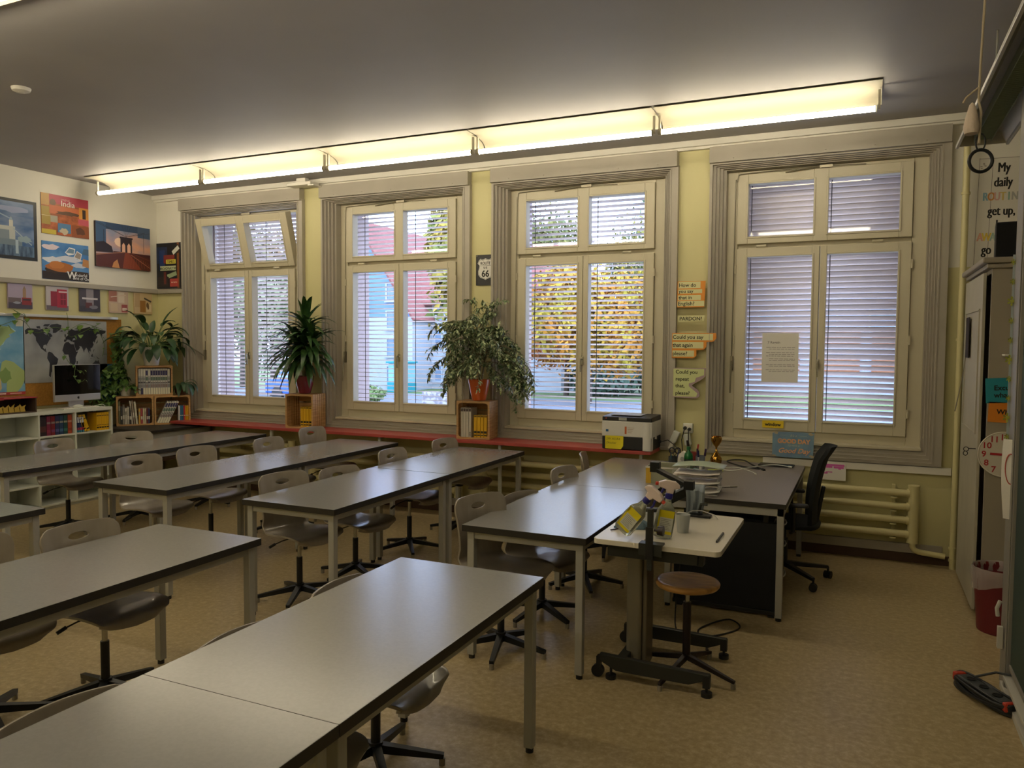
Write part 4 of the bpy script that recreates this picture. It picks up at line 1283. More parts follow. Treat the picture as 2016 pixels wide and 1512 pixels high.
for k in range(5):
    a = k * 2 * PI / 5 + R(18)
    lg = MB(); lg.bar((.02 * math.cos(a), .02 * math.sin(a), .115), ((.33) * math.cos(a), .33 * math.sin(a), .085), .045, .035, None, .03, .022)
    lo = obj('leg', lg, M_black, t, .004)
    cs = MB(); ca = a + .8
    px, py = .33 * math.cos(a), .33 * math.sin(a)
    for s in (-1, 1):
        cs.tube([(px - math.sin(ca) * .006 * s, py + math.cos(ca) * .006 * s, .028), (px - math.sin(ca) * .024 * s, py + math.cos(ca) * .024 * s, .028)], .028, 14)
    cs.cyl(px, py, .03, .085, .008, 8)
    obj('castor', cs, M_black, lo)

# ================================================================ white split-top projector table
M_wl = mat('cream_white_laminate', '#d6cfc0', .35)
M_dkm = mat('dark_grey_metal', '#3a3c3a', .42, .5)
t = thing('projector_table', 'white split-top height adjustable table on a grey column with two dark foot rails', 'table', (-1.17, 3.52, 0))
def rounded(x0, x1, y0, y1, rr_, corners):
    P = []
    for (cx, cy, a, on) in ((x1, y0, -PI / 2, corners[0]), (x1, y1, 0, corners[1]), (x0, y1, PI / 2, corners[2]), (x0, y0, PI, corners[3])):
        if on:
            ccx = cx - rr_ if cx == x1 else cx + rr_; ccy = cy - rr_ if cy == y1 else cy + rr_
            for q in range(7): P.append((ccx + rr_ * math.cos(a + PI / 2 * q / 6), ccy + rr_ * math.sin(a + PI / 2 * q / 6)))
        else: P.append((cx, cy))
    return P
obj('left_top', MB().prism(rounded(0, .235, 0, .78, .03, (0, 0, 1, 1)), .755, .780, None, 'z'), M_wl, t, .002)
rt_ = obj('right_top', MB().prism(rounded(.243, .605, 0, .78, .035, (1, 1, 0, 0)), .755, .780, None, 'z'), M_wl, t, .002)
obj('pencil_stop', MB().box(.555, .563, .17, .36, .7802, .790), M_dkm, rt_, .001)
un = MB(); un.box(.06, .52, .05, .11, .690, .7545); un.box(.06, .52, .62, .68, .690, .7545); un.box(.10, .30, .11, .62, .700, .7545); un.box(.25, .50, .02, .05, .70, .7545)
obj('under_frame', un, M_dkm, t, .003)
cl = MB()
cl.prism([(a, c) for a, c in rounded(.075, .155, .34, .52, .02, (1, 1, 1, 1))], .03, .70, None, 'z')
obj('column', cl, mat('anodised_column', '#8c8678', .38, .4), t)
obj('inner_column', MB().box(.1555, .180, .36, .50, .03, .695), mat('anodised_column_side', '#7b7466', .4, .4), t, .008)
cb_ = MB(); cb_.bar((.08, .235, .085), (.08, .73, .085), .05, .06)
obj('cross_bar', cb_, M_dkm, t, .004)
for yy in (.235, .745):
    rl = MB()
    rl.prism([(-.03, .125), (-.03, .09), (.06, .048), (.43, .048), (.52, .085), (.53, .105), (.53, .112)], yy - .016, yy + .016, None, 'y')
    ro = obj('foot_rail', rl, M_dkm, t, .003)
    for xx in (.03, .515):
        gl_ = MB(); gl_.cyl(xx, yy, .02, .06, .007, 10); gl_.cyl(xx, yy, .0, .022, .027, 16)
        if xx > .1: gl_.cb(xx, yy, .075, .035, .036, .06)
        obj('levelling_foot', gl_, M_black, ro)
    cs = MB(); cs.tube([(-.04, yy - .014, .032), (-.04, yy + .014, .032)], .032, 18); cs.cb(-.035, yy, .075, .02, .034, .07)
    obj('castor', cs, M_black, ro)
ps = MB(); ps.box(.275, .300, -.032, -.006, .665, .955); 
po = obj('clamp_post', ps, M_dkm, t, .003)
obj('clamp_plate', MB().box(.235, .345, -.028, .03, .7805, .790).box(.235, .345, -.030, -.0285, .735, .790), M_dkm, po, .001)
obj('post_sleeve', MB().box(.270, .305, -.037, -.0325, .72, .87), M_black, po)
kn = MB(); kn.tube([(.305, -.018, .855), (.322, -.018, .855)], .006, 8); kn.tube([(.322, -.018, .855), (.350, -.018, .855)], [.021, .024], 12)
obj('clamp_knob', kn, mat('brown_knob', '#2c211d', .4), po)
# rear post with the tilted holder frame
ps2 = MB(); ps2.cyl(.30, .80, .66, .96, .018, 12); ps2.cb(.30, .80, .70, .06, .06, .09)
p2 = obj('holder_post', ps2, M_black, t)
hl = MB()
hl.bar((.17, .60, 1.035), (.35, .46, .995), .035, .02)
hl.cb(.15, .615, 1.05, .05, .045, .055); hl.cb(.37, .445, .995, .05, .045, .045)
hl.tube([(.28, .52, 1.005), (.29, .60, .955), (.30, .80, .95)], .010, 8)
obj('holder_arm', hl, M_blackm, p2, .002)
obj('arm_grip', MB().tube([(.265, .53, .995), (.265, .53, .90)], [.018, .014], 12), M_black, p2)
br = MB(); br.bar((.20, .62, .86), (.29, .80, .90), .025, .05); br.tube([(.37, .72, .80), (.385, .70, .85), (.42, .70, .85)], .008, 8)
obj('holder_bracket', br, M_dkm, p2, .002)
# cloth over the bracket
cv = MB(); NX, NZ = 10, 16
vs = []
for a in range(NZ + 1):
    u = a / NZ
    for c in range(NX + 1):
        v = c / NX * 2 - 1
        hw = .055 * (1 - .35 * u) * (1 if u < .85 else 1 - (u - .85) * 3.2)
        if u < .2:
            y = .80 - .05 * (u / .2); z = .935 - .01 * (u / .2)
        else:
            y = .745 - .01 * math.sin(u * 5); z = .925 - (u - .2) / .8 * .20
        vs.append((.335 + v * hw + .012 * math.sin(u * 4), y - .010 * math.cos(v * 7 + u * 2), z - .02 * u * v * v))
cv.add(vs, [(a * (NX + 1) + c, a * (NX + 1) + c + 1, (a + 1) * (NX + 1) + c + 1, (a + 1) * (NX + 1) + c) for a in range(NZ) for c in range(NX)], None, True)
co = obj('hanging_cloth', cv, mat('grey_blue_cloth', '#8b949a', .9, bump=.3, scale=90))
sd = co.modifiers.new('s', 'SOLIDIFY'); sd.thickness = .004
co.location = (-1.17, 3.52, 0)
tag(co, 'grey blue cloth hanging over the dark holder behind the projector table', 'cloth')

# ---- things on the projector table
def spray_bottle(label, M, group='spray bottles on the white table'):
    t = thing('spray_bottle', label, 'spray bottle', (0, 0, 0), 0, group)
    t.matrix_world = M
    M_cl = mat('clear_plastic', '#c9cbb8', .12, trans=.75)
    bt = MB()
    secs = [(.0, .042, .026), (.008, .047, .029), (.09, .047, .029), (.13, .043, .027), (.165, .022, .018), (.18, .014, .014), (.19, .014, .014)]
    n = 24; vs = []
    for z, a, c in secs:
        for k in range(n):
            th = 2 * PI * k / n
            cx_, sy_ = math.cos(th), math.sin(th)
            e = .6
            vs.append((a * math.copysign(abs(cx_) ** e, cx_), c * math.copysign(abs(sy_) ** e, sy_), z))
    fs = [tuple(range(n))[::-1], tuple((len(secs) - 1) * n + k for k in range(n))]
    for i in range(len(secs) - 1):
        for k in range(n):
            fs.append((i * n + k, i * n + (k + 1) % n, (i + 1) * n + (k + 1) % n, (i + 1) * n + k))
    bt.add(vs, fs, None, True)
    obj('bottle', bt, M_cl, t, angle=50)
    lb = MB()
    for sg in (-1, 1):
        y = .0295 * sg
        MM = Matrix.Identity(4) if sg < 0 else Matrix.Rotation(PI, 4, 'Z')
        for (x0, x1, z0, z1, mt) in ((-.036, .036, .02, .135, 'w'), (-.036, .036, .10, .135, 'y'), (-.036, .036, .02, .034, 'y'), (-.036, -.028, .02, .135, 'y')):
            off = {'w': 0, 'y': .0003}[mt]
            q = [MM @ Vector(p) for p in ((x0, -.0297 - off, z0), (x1, -.0297 - off, z0), (x1, -.0297 - off, z1), (x0, -.0297 - off, z1))]
            lb.add(q, [(0, 1, 2, 3)], mat('bottle_label_white', '#c5c6bd', .5) if mt == 'w' else mat('bottle_label_yellow', '#d9c81a', .45))
        for k in range(7):
            q = [MM @ Vector(p) for p in ((-.022, -.0302, .042 + k * .008), (.026 - (k % 3) * .006, -.0302, .042 + k * .008), (.026 - (k % 3) * .006, -.0302, .0445 + k * .008), (-.022, -.0302, .0445 + k * .008))]
            lb.add(q, [(0, 1, 2, 3)], mat('bottle_print', '#8b8d86', .6))
    obj('label', lb, None, t)
    obj('collar', MB().lathe([(.017, .188), (.018, .192), (.018, .212), (.014, .216)], 18), mat('violet_blue_plastic', '#2c2a80', .4), t)
    hd = MB()
    hd.prism([(-.016, .214), (.014, .214), (.020, .232), (.058, .240), (.060, .262), (.030, .276), (-.020, .276), (-.042, .262), (-.046, .245), (-.020, .238)], -.013, .013, None, 'y')
    obj('spray_head', hd, mat('white_spray_plastic', '#d9c6be', .35), t, .005, seg=3)
    obj('trigger', MB().prism([(.022, .238), (.034, .240), (.046, .205), (.040, .178), (.034, .180), (.036, .205)], -.006, .006, None, 'y'), MATS['violet_blue_plastic'], t, .002)
    obj('nozzle', MB().tube([(.060, 0, .252), (.074, 0, .252)], .009, 12), mat('red_plastic', '#c9402c', .4), t)
    return t
T1 = Matrix.Translation((-1.045, 3.60, .7815 + .036)) @ Matrix.Rotation(R(-8), 4, 'Z') @ Matrix.Rotation(R(38), 4, 'Y') 
spray_bottle('clear spray bottle with yellow label, leaning over on the left half of the white table', T1)
T2 = Matrix.Translation((-.868, 3.67, .7815 + .006)) @ Matrix.Rotation(R(20), 4, 'Z') @ Matrix.Rotation(R(9), 4, 'Y') @ Matrix.Scale(-1, 4, (1, 0, 0)) @ Matrix.Scale(-1, 4, (0, 1, 0))
spray_bottle('second spray bottle with violet collar, standing behind the dark clamp post', T2)
# folded cloth
t = MB(); 
NX, NY = 16, 8; vs = []
for l in range(2):
    for a in range(NX + 1):
        for c in range(NY + 1):
            u = a / NX; v = c / NY
            vs.append((-1.135 + u * .15 + .02 * v, 3.755 + v * .09 + .03 * u, .7812 + (.004 if l == 0 else .028 + .009 * math.sin(u * 9 + v * 3) + .006 * math.cos(v * 8)) * (1 if 0 < v < 1 and 0 < u < 1 else .35)))
n1 = (NX + 1) * (NY + 1)
fs = []
for a in range(NX):
    for c in range(NY):
        i0 = a * (NY + 1) + c
        fs.append((i0 + n1, i0 + NY + 1 + n1, i0 + NY + 2 + n1, i0 + 1 + n1)); fs.append((i0, i0 + 1, i0 + NY + 2, i0 + NY + 1))
ring = [a * (NY + 1) for a in range(NX + 1)] + [NX * (NY + 1) + c for c in range(1, NY + 1)] + [a * (NY + 1) + NY for a in range(NX - 1, -1, -1)] + [c for c in range(NY - 1, 0, -1)]
for q in range(len(ring)):
    fs.append((ring[q], ring[(q + 1) % len(ring)], ring[(q + 1) % len(ring)] + n1, ring[q] + n1))
t.add(vs, fs, None, True)
tag(obj('folded_cloth', t, mat('steel_blue_cloth', '#5d7482', .9, bump=.3, scale=90)), 'crumpled steel blue cloth lying at the left end of the white table', 'cloth')
t = thing('plastic_tub', 'translucent white plastic tub with black remote on the white table behind the bottles', 'tub', (-1.10, 3.90, .7812))
tbx = MB(); 
tbx.box(0, .20, 0, .16, 0, .004); tbx.box(0, .004, 0, .16, .004, .06); tbx.box(.196, .20, 0, .16, .004, .06); tbx.box(.004, .196, 0, .004, .004, .06); tbx.box(.004, .196, .156, .16, .004, .06)
obj('tub_wall', tbx, mat('frosted_plastic', '#cfd2d0', .35, trans=.3), t, .001)
t2 = thing('remote_control', 'black remote control lying across the plastic tub', 'remote', (-1.07, 3.91, .843), R(12))
obj('housing', MB().box(0, .15, 0, .04, 0, .018), M_black, t2, .004)
obj('buttons', MB().box(.02, .12, .008, .032, .0181, .0195), mat('button_grey', '#5a5c5e', .5), t2)
t = thing('plastic_tub', 'small clear plastic beaker right of the spray bottles', 'tub', (-.80, 3.83, .7812))
obj('tub_wall', MB().lathe([(.028, 0), (.036, .09), (.034, .09), (.026, .003), (0, .003)], 20), MATS['frosted_plastic'], t)
t = thing('pencil', 'dark brown pencil near the left edge of the white table', 'pencil', (-1.135, 3.70, .7845), R(60))
obj('barrel', MB().tube([(0, 0, 0), (.07, 0, 0)], .0035, 6), mat('pencil_brown', '#3a241c', .5), t)
obj('tip', MB().tube([(.07, 0, 0), (.082, 0, 0)], [.0035, .0005], 6), M_pine, t)
t = thing('black_tablet', 'flat black gadget with a grey cable at the back edge of the white table', 'gadget', (-.86, 4.19, .7812))
obj('housing', MB().box(0, .13, 0, .06, 0, .012), M_black, t, .003)
obj('cable', MB().tube([(.0, .03, .012), (.03, .02, .03), (.08, .02, .035), (.15, .01, .02), (.17, 0, .003)], .003, 6), M_steel, t)

# ================================================================ wooden swivel stool
t = thing('wooden_stool', 'round wooden swivel stool with brown metal cross base in front of the white table', 'stool', (-.80, 3.97, 0))
st = MB(); st.lathe([(0, .462), (.10, .462), (.155, .468), (.163, .478), (.165, .488), (.160, .496), (.14, .499), (.10, .494), (.05, .489), (0, .488)], 40)
obj('seat', st, mat('worn_beech', '#d2a05a', .36, c2='#b4854a', scale=7, stretch=(1, 5, 1)), t, angle=50)
sp = MB(); sp.cyl(0, 0, .36, .45, .012, 12); sp.cb(0, 0, .455, .12, .12, .010)
obj('spindle', sp, M_chrome, t)
obj('column', MB().cyl(0, 0, .085, .385, .021, 16), mat('brown_metal', '#2b2220', .42, .3), t)
for k in range(4):
    lo = obj('leg', MB().bar((.012, 0, .095), (.27, 0, .035), .026, .030, None, .018, .016), MATS['brown_metal'], t, .002, rot=(0, 0, R(-17 + 90 * k)))
    obj('glide', MB().cyl(.262, 0, 0, .028, .012, 10), mat('pale_glide', '#8c8578', .5), lo)
loop('black_cable', 'black cable hanging in loops from the teacher desk to the floor behind the stool', [(-.96, 4.66, .66), (-.98, 4.64, .40), (-1.0, 4.62, .14), (-.98, 4.55, .015), (-.90, 4.48, .006), (-.74, 4.58, .006), (-.64, 4.76, .006), (-.72, 4.88, .006), (-.82, 4.74, .006), (-.86, 4.60, .006), (-.80, 4.46, .006), (-.76, 4.34, .006)], .0045, M_black)

# ================================================================ printer
t = thing('printer', 'white and black laser printer with yellow note at the right end of the red shelf', 'printer', (-2.075, 6.475, .801))
M_pw = mat('printer_white', '#d2cfc9', .42); M_pb = mat('printer_black', '#1b1b1e', .45)
obj('base_section', MB().box(0, .44, .0, .33, .004, .115), M_pb, t, .006)
obj('body', MB().box(-.003, .443, -.003, .333, .1155, .250), M_pw, t, .006)
bc = MB(); bc.prism([(.0, .2505), (.33, .2505), (.33, .295), (.06, .290), (.0, .285)], .0, .44, None, 'x')
lid = obj('top_section', bc, M_pb, t, .004)
obj('output_tray', MB().box(.06, .33, .06, .27, .2955, .300), mat('tray_grey', '#8f9092', .5), lid, .002)
obj('display', MB().box(.15, .22, -.0015, .0, .258, .282), mat('lcd_grey', '#a7a9a6', .3), lid)
obj('power_light', MB().tube([(.035, -.002, .272), (.035, .001, .272)], .006, 10), mat('orange_light', '#b0452c', .4), lid)
rb = MB(); rb.tube([(.40, .028, .003), (.40, .028, .249)], .046, 24); rb.tube([(.40, .028, .110), (.40, .028, .114)], .0465, 24)
obj('rounded_corner', rb, M_pw, t)
lo_ = MB(); lo_.box(.205, .222, -.0045, -.0032, .140, .205, mat('sticker_orange', '#cf6a35', .5)); lo_.box(.035, .058, -.0045, -.0032, .155, .175, mat('sticker_blue', '#2c5f8f', .5))
for k in range(4): lo_.box(.232, .29 - k * .008, -.0042, -.0032, .195 - k * .014, .198 - k * .014, mat('print_grey', '#a58a78', .6))
obj('stickers', lo_, None, t)
pn = MB(); pn.add([(.4445, .10, .10), (.4445, .17, .09), (.4455, .18, .235), (.4455, .12, .24)], [(0, 1, 2, 3)]); 
obj('side_paper', pn, M_paper, t)
nt_ = thing('sticky_note', 'yellow handwritten sticky note on the black lower half of the printer', 'note', (-2.045, 6.470, .807))
pn = MB(); vs = []; 
for a in range(9):
    for c in range(9):
        u, v = a / 8, c / 8
        x = u * .165; z = v * .115
        if v < .25: x = x * (1 - .12 * (.25 - v) / .25)
        vs.append((x, -.001 - .018 * (max(0, u - .5) * (1 - v)) ** 1.5, z))
pn.add(vs, [(a * 9 + c, (a + 1) * 9 + c, (a + 1) * 9 + c + 1, a * 9 + c + 1) for a in range(8) for c in range(8)], None, True)
obj('note_sheet', pn, mat('yellow_note', '#e3d21c', .6), nt_)
obj('handwriting', MB().text('SW A3/A4', .012, -.0085, .080, .028, mat('pencil_grey', '#7d7430', .7), 'LEFT', shear=.2, depth=.0002).text('Drucker', .012, -.0085, .045, .026, MATS['pencil_grey'], 'LEFT', shear=.3, depth=.0002), None, nt_)
t = thing('black_cable', 'black cable running down from the printer to the teacher desk', 'cable', (0, 0, 0))
obj('cord', MB().tube([(-1.61, 6.73, .86), (-1.56, 6.76, .875), (-1.50, 6.74, .84), (-1.43, 6.70, .78), (-1.36, 6.72, .66), (-1.33, 6.75, .40)], .004, 8), M_black, t)
obj('plug', MB().cb(-1.62, 6.73, .86, .02, .02, .02), M_black, t, .003)

# ================================================================ sockets and chargers on the pillar
t = thing('wall_socket', 'white double wall socket on the yellow pillar right of the printer', 'socket', (-1.44, YN - .001, .94))
obj('face_plate', MB().box(0, .085, -.035, 0, 0, .085), M_whitegloss, t, .006)
obj('socket_insert', MB().box(.01, .075, -.038, -.0355, .01, .075), M_white, t, .004)
for k, (dx, lb) in enumerate(((.022, 'left black plug with hanging cable in the white wall socket'), (.060, 'right black plug with hanging cable in the white wall socket'))):
    p = thing('power_plug', lb, 'plug', (-1.44 + dx, YN - .040, .985 - k * .01), 0, 'black plugs in the wall socket')
    obj('plug_body', MB().tube([(0, -.0, 0), (0, -.035, 0)], [.016, .012], 12), M_black, p)
    obj('cord', MB().tube([(0, -.035, 0), (0, -.05, -.02), (-.02 + .02 * k, -.045, -.10), (-.01 + .03 * k, -.05, -.20), (.0 + .03 * k, -.06, -.236)], .0045, 8), M_black, p)
for k, (x, z, lb, a) in enumerate(((-1.505, .905, 'white charger adapter hanging left of the wall socket', 22), (-1.395, .885, 'white charger adapter hanging below the wall socket', -10))):
    p = thing('power_adapter', lb, 'adapter', (x, YN - .045, z), 0, 'white adapters at the wall socket', rot=(0, R(a), 0))
    obj('adapter_body', MB().box(-.028, .028, -.028, .022, -.05, .05), M_whitegloss, p, .006)
    obj('plug_neck', MB().box(-.016, .016, -.02, .02, -.12, -.0505), M_white, p, .004)
    obj('prongs', MB().tube([(-.01, .022, .02), (-.01, .043, .02)], .003, 6).tube([(.01, .022, .02), (.01, .043, .02)], .003, 6), M_chrome, p)

# ================================================================ things on the teacher desk (top at 0.74)
ZD = .7405
t = thing('trophy', 'small shiny gold trophy cup beside the pen holders', 'trophy', (-1.085, 6.45, ZD))
M_gold = mat('gold_chrome', '#b88a3c', .12, 1.0)
obj('base', MB().lathe([(.040, 0), (.046, .02), (.046, .045), (.030, .075), (.012, .10), (.006, .125), (0, .126)], 28), M_gold, t)
obj('cup', MB().lathe([(.006, .126), (.010, .14), (.030, .165), (.043, .19), (.046, .215), (.040, .226), (.036, .226), (.038, .21), (.02, .18), (0, .17)], 28), M_gold, t)
t = thing('green_bottle', 'small green plastic bottle with dark label among the pens', 'bottle', (-1.23, 6.05, ZD))
obj('bottle', MB().lathe([(.030, 0), (.034, .005), (.034, .10), (.030, .125), (.014, .145), (.012, .155), (0, .155)], 24), mat('green_plastic', '#1f7a3e', .2, trans=.4), t)
obj('cap', MB().lathe([(.015, .156), (.016, .16), (.016, .180), (.0, .181)], 20), mat('dark_green_cap', '#17663a', .35), t)
obj('label', MB().lathe([(.0345, .03), (.0345, .085)], 24), mat('dark_label', '#1c2a22', .5), t)
def pen_cup(label, x, y, c, pens, h=.10, r_=.036):
    t = thing('pen_holder', label, 'pen holder', (x, y, ZD), 0, 'pen holders on the teacher desk')
    obj('cup', MB().lathe([(r_, 0), (r_, h), (r_ - .003, h), (r_ - .003, .004), (0, .004)], 20), c, t)
    rr = random.Random(int(x * 1000))
    for k, (pn_, cc, L) in enumerate(pens):
        a = 2 * PI * k / len(pens) + .3; b_ = .6 * r_
        pt = thing('marker_pen' if pn_ == 'marker' else 'pen', '%s %s standing in the %s' % (cc[0], pn_, label.split(' with')[0].split(' full')[0]), 'pen', (x + b_ * math.cos(a), y + b_ * math.sin(a), ZD + .006), 0, 'pens in the pen holders', rot=(R(8) * math.sin(a) * -1, R(8) * math.cos(a), 0))
        rad = .008 if pn_ == 'marker' else .004
        obj('barrel', MB().tube([(0, 0, 0), (0, 0, L * .62)], rad, 8), mat('pen_' + cc[0].replace(' ', '_'), cc[1], .4), pt)
        obj('pen_cap', MB().tube([(0, 0, L * .621), (0, 0, L)], [rad * 1.1, rad * .9], 8), mat('pencap_' + cc[0].replace(' ', '_'), cc[2], .4), pt)
pen_cup('dark pen cup with scissors, left on the desk', -1.345, 6.02, mat('dark_cup', '#2b3036', .5), [('pen', ('blue', '#2c3f7a', '#27386c'), .15), ('pen', ('rust red', '#7a3a2c', '#6c3027'), .14), ('pen', ('teal', '#2c6f7a', '#27606c'), .13)])
pen_cup('clear cup full of violet markers, right of the green bottle', -1.16, 6.16, mat('clear_cup', '#9aa3ad', .2, trans=.5), [('marker', ('violet', '#c9c6cc', '#3a2248'), .15), ('marker', ('dark plum', '#c5c2c8', '#2c1a35'), .145), ('marker', ('navy', '#c9c6cc', '#262c5a'), .14)])
pen_cup('red pen cup behind the green bottle', -1.255, 6.34, mat('red_cup', '#8f3a34', .5), [('marker', ('crimson', '#8a3a34', '#a83a3a'), .16), ('marker', ('dark brown', '#3a2c2c', '#2c1f1f'), .19)])
t = thing('scissors', 'black handled scissors standing in the dark pen cup', 'scissors', (-1.335, 6.035, ZD + .01), R(10))
sc_m = MB()
for s in (-1, 1):
    sc_m.tube([(s * .022 + .020 * math.cos(a_), 0, .135 + .022 * math.sin(a_)) for a_ in [2 * PI * k / 16 for k in range(16)]], .005, 8, None, False, True, True)
    sc_m.bar((s * .012, 0, .115), (-s * .006, 0, .075), .008, .004)
obj('handles', sc_m, M_black, t)
obj('blades', MB().bar((-.006, 0, .08), (.003, 0, .0), .010, .002).bar((.006, 0.002, .08), (-.003, 0.002, .0), .010, .002), M_chrome, t)
t = thing('tape_dispenser', 'white rounded tape dispenser standing behind the scissors', 'dispenser', (-1.30, 6.20, ZD), R(-15))
obj('body', MB().prism([(-.05, 0), (.05, 0), (.055, .05), (.035, .10), (.0, .125), (-.04, .085), (-.055, .04)], -.02, .02, None, 'y'), M_white, t, .006, seg=3)
obj('hub', MB().tube([(0, -.024, .06), (0, .024, .06)], .018, 16), M_steel, t)
# tray stack of papers
t = thing('letter_tray', 'clear letter tray stack full of papers on the near left corner of the desk', 'tray', (-1.13, 5.03, ZD), R(4))
M_tr = mat('smoke_tray', '#d0d6d6', .2, alpha=.2)
for k in range(3):
    z = .004 + k * .058
    tr_ = MB(); tr_.box(0, .30, 0, .24, z, z + .003); tr_.box(0, .003, 0, .24, z + .003, z + .032); tr_.box(.297, .30, 0, .24, z + .003, z + .032); tr_.box(.003, .297, .237, .24, z + .003, z + .032)
    if k: tr_.box(.004, .012, .22, .228, z - .03, z); tr_.box(.288, .296, .22, .228, z - .03, z); tr_.box(.004, .012, .01, .018, z - .03, z); tr_.box(.288, .296, .01, .018, z - .03, z)
    obj('tray_level', tr_, M_tr, t)
t_tray = t
cc = [('#ebe8e2', 'white'), ('#e4e0dc', 'grey white'), ('#eee4e0', 'pinkish white')]
for k in range(3):
    for q in range(2):
        z = ZD + .0075 + k * .058 + q * .014
        sh = MB(); n_ = 10; vs = []
        rr = random.Random(k * 5 + q)
        for a in range(n_ + 1):
            for c in range(5):
                u = a / n_; v = c / 4
                vs.append((u * .29 + rr.uniform(-.0, .0) + q * .012, -.02 * q + v * .215, .006 * math.sin(u * 5 + q * 2) * u + (.02 * (u - .75) if u > .75 and q else 0)))
        sh.add(vs, [(a * 5 + c, (a + 1) * 5 + c, (a + 1) * 5 + c + 1, a * 5 + c + 1) for a in range(n_) for c in range(4)], None, True)
        so = obj('paper_stack', sh, mat('paper_' + cc[k][1].replace(' ', '_'), cc[k][0], .75))
        so.location = (-1.127, 5.035 , z); so.rotation_euler = (0, 0, R(4))
        m_ = so.modifiers.new('s', 'SOLIDIFY'); m_.thickness = .004
        tag(so, '%s papers in the %s level of the letter tray, %s pile' % (cc[k][1], ['bottom', 'middle', 'top'][k], ['lower', 'upper curled'][q]), 'papers', 'papers in the letter tray')
gsh = MB(); vs = []
for a in range(9):
    for c in range(5):
        u = a / 8; v = c / 4
        vs.append((u * .33, v * .22, .006 + .016 * math.sin(u * PI)))
gsh.add(vs, [(a * 5 + c, (a + 1) * 5 + c, (a + 1) * 5 + c + 1, a * 5 + c + 1) for a in range(8) for c in range(4)], None, True)
go = obj('plastic_folder', gsh, mat('green_folder', '#a9b8a4', .3)); go.location = (-1.135, 5.05, ZD + .168); go.rotation_euler = (0, 0, R(2))
m_ = go.modifiers.new('s', 'SOLIDIFY'); m_.thickness = .002
tag(go, 'pale green plastic folder lying on top of the letter tray stack', 'folder')
t = thing('file_box', 'open file box with a yellow left side behind the letter tray', 'box', (-1.38, 5.33, ZD), R(3))
fb = MB(); fb.box(0, .27, 0, .003, 0, .115); fb.box(0, .003, .003, .24, 0, .115); fb.box(.267, .27, .003, .24, 0, .115); fb.box(.003, .267, .237, .24, 0, .115); fb.box(.003, .267, .003, .237, 0, .003)
obj('box_wall', fb, mat('milky_green_plastic', '#a5a58c', .3, trans=.2), t)
obj('yellow_card', MB().box(-.0035, -.0005, .01, .20, .0, .112).box(.0, .035, -.0035, -.0005, .0, .110), mat('yellow_card_2', '#d0a428', .6), t)
obj('rim', MB().box(-.004, .274, -.006, -.0036, .108, .118).box(-.004, .274, .2405, .244, .108, .118), M_white, t)
t = thing('cutting_mat', 'low beige tray of papers behind the file box', 'tray', (-1.36, 5.65, ZD), R(3))
obj('tray_base', MB().box(0, .30, 0, .22, 0, .006), mat('beige_tray', '#b0a184', .5), t, .001)
obj('tray_rim', MB().box(0, .30, 0, .005, .0062, .035).box(0, .005, .005, .22, .0062, .035).box(.295, .30, .005, .22, .0062, .035).box(.005, .295, .215, .22, .0062, .035), M_white, t, .001)
# pens, cables, tablet lying about
def lying_pen(name, label, x, y, a, L, rad, c1, c2):
    t = thing(name, label, 'pen', (x, y, ZD + rad), R(a))
    obj('barrel', MB().tube([(0, 0, 0), (L * .62, 0, 0)], rad, 10), c1, t)
    obj('pen_cap', MB().tube([(L * .621, 0, 0), (L, 0, 0)], rad * 1.08, 10), c2, t)
lying_pen('highlighter', 'yellow green highlighter lying right of the marker cup', -1.075, 6.02, 25, .12, .0095, mat('lime', '#c3cf4a', .4), mat('lime_pale', '#cfd58a', .4))
lying_pen('pen', 'white pen lying alone in the middle of the teacher desk', -.885, 5.36, 35, .14, .005, M_white, mat('pen_grey_cap', '#b0aba0', .4))
lying_pen('marker_pen', 'bright blue marker lying at the foot of the marker cup', -1.17, 5.93, 10, .07, .015, mat('cyan_blue', '#2b82ab', .35), mat('cyan_dark', '#256f94', .35))
t = thing('glue_stick', 'small white glue stick standing beside the blue marker', 'glue stick', (-1.10, 5.87, ZD))
obj('tube_body', MB().cyl(0, 0, 0, .055, .013, 16), M_white, t)
obj('glue_cap', MB().cyl(0, 0, .0555, .078, .0135, 16), mat('glue_cap_grey', '#b5b2ad', .4), t)
t = thing('black_tablet', 'flat black tablet lying at the far right of the teacher desk', 'tablet', (-.76, 6.50, ZD), R(-2))
obj('case', MB().box(0, .27, 0, .13, 0, .011), M_black, t, .004)
obj('screen', MB().box(.008, .262, .008, .122, .0112, .0118), MATS['black_glass'], t)
z_ = ZD + .006
loop('black_cable', 'thick black cable looped on the far side of the teacher desk', [(-.72, 6.30, z_), (-.86, 6.36, z_), (-1.0, 6.50, z_ + .01), (-.98, 6.60, z_ + .012), (-.88, 6.57, z_ + .02), (-.79, 6.40, z_ + .012), (-.70, 6.28, z_)], .0055, M_black)
loop('white_cable', 'thin white charging cable across the teacher desk to the tablet', [(-1.12, 6.25, z_ - .002), (-1.0, 6.15, z_ - .002), (-.9, 6.12, z_ + .0), (-.80, 6.22, z_ + .014), (-.70, 6.40, z_ + .014), (-.62, 6.48, z_ + .014), (-.52, 6.44, z_ + .012)], .003, M_whitegloss)
loop('white_cable', 'second thin white cable ending in a plug before the tablet', [(-1.10, 6.35, z_ - .002), (-1.0, 6.25, z_ - .002), (-.9, 6.30, z_ - .002), (-.78, 6.17, z_ - .002), (-.73, 6.07, z_ - .002)], .003, M_whitegloss)
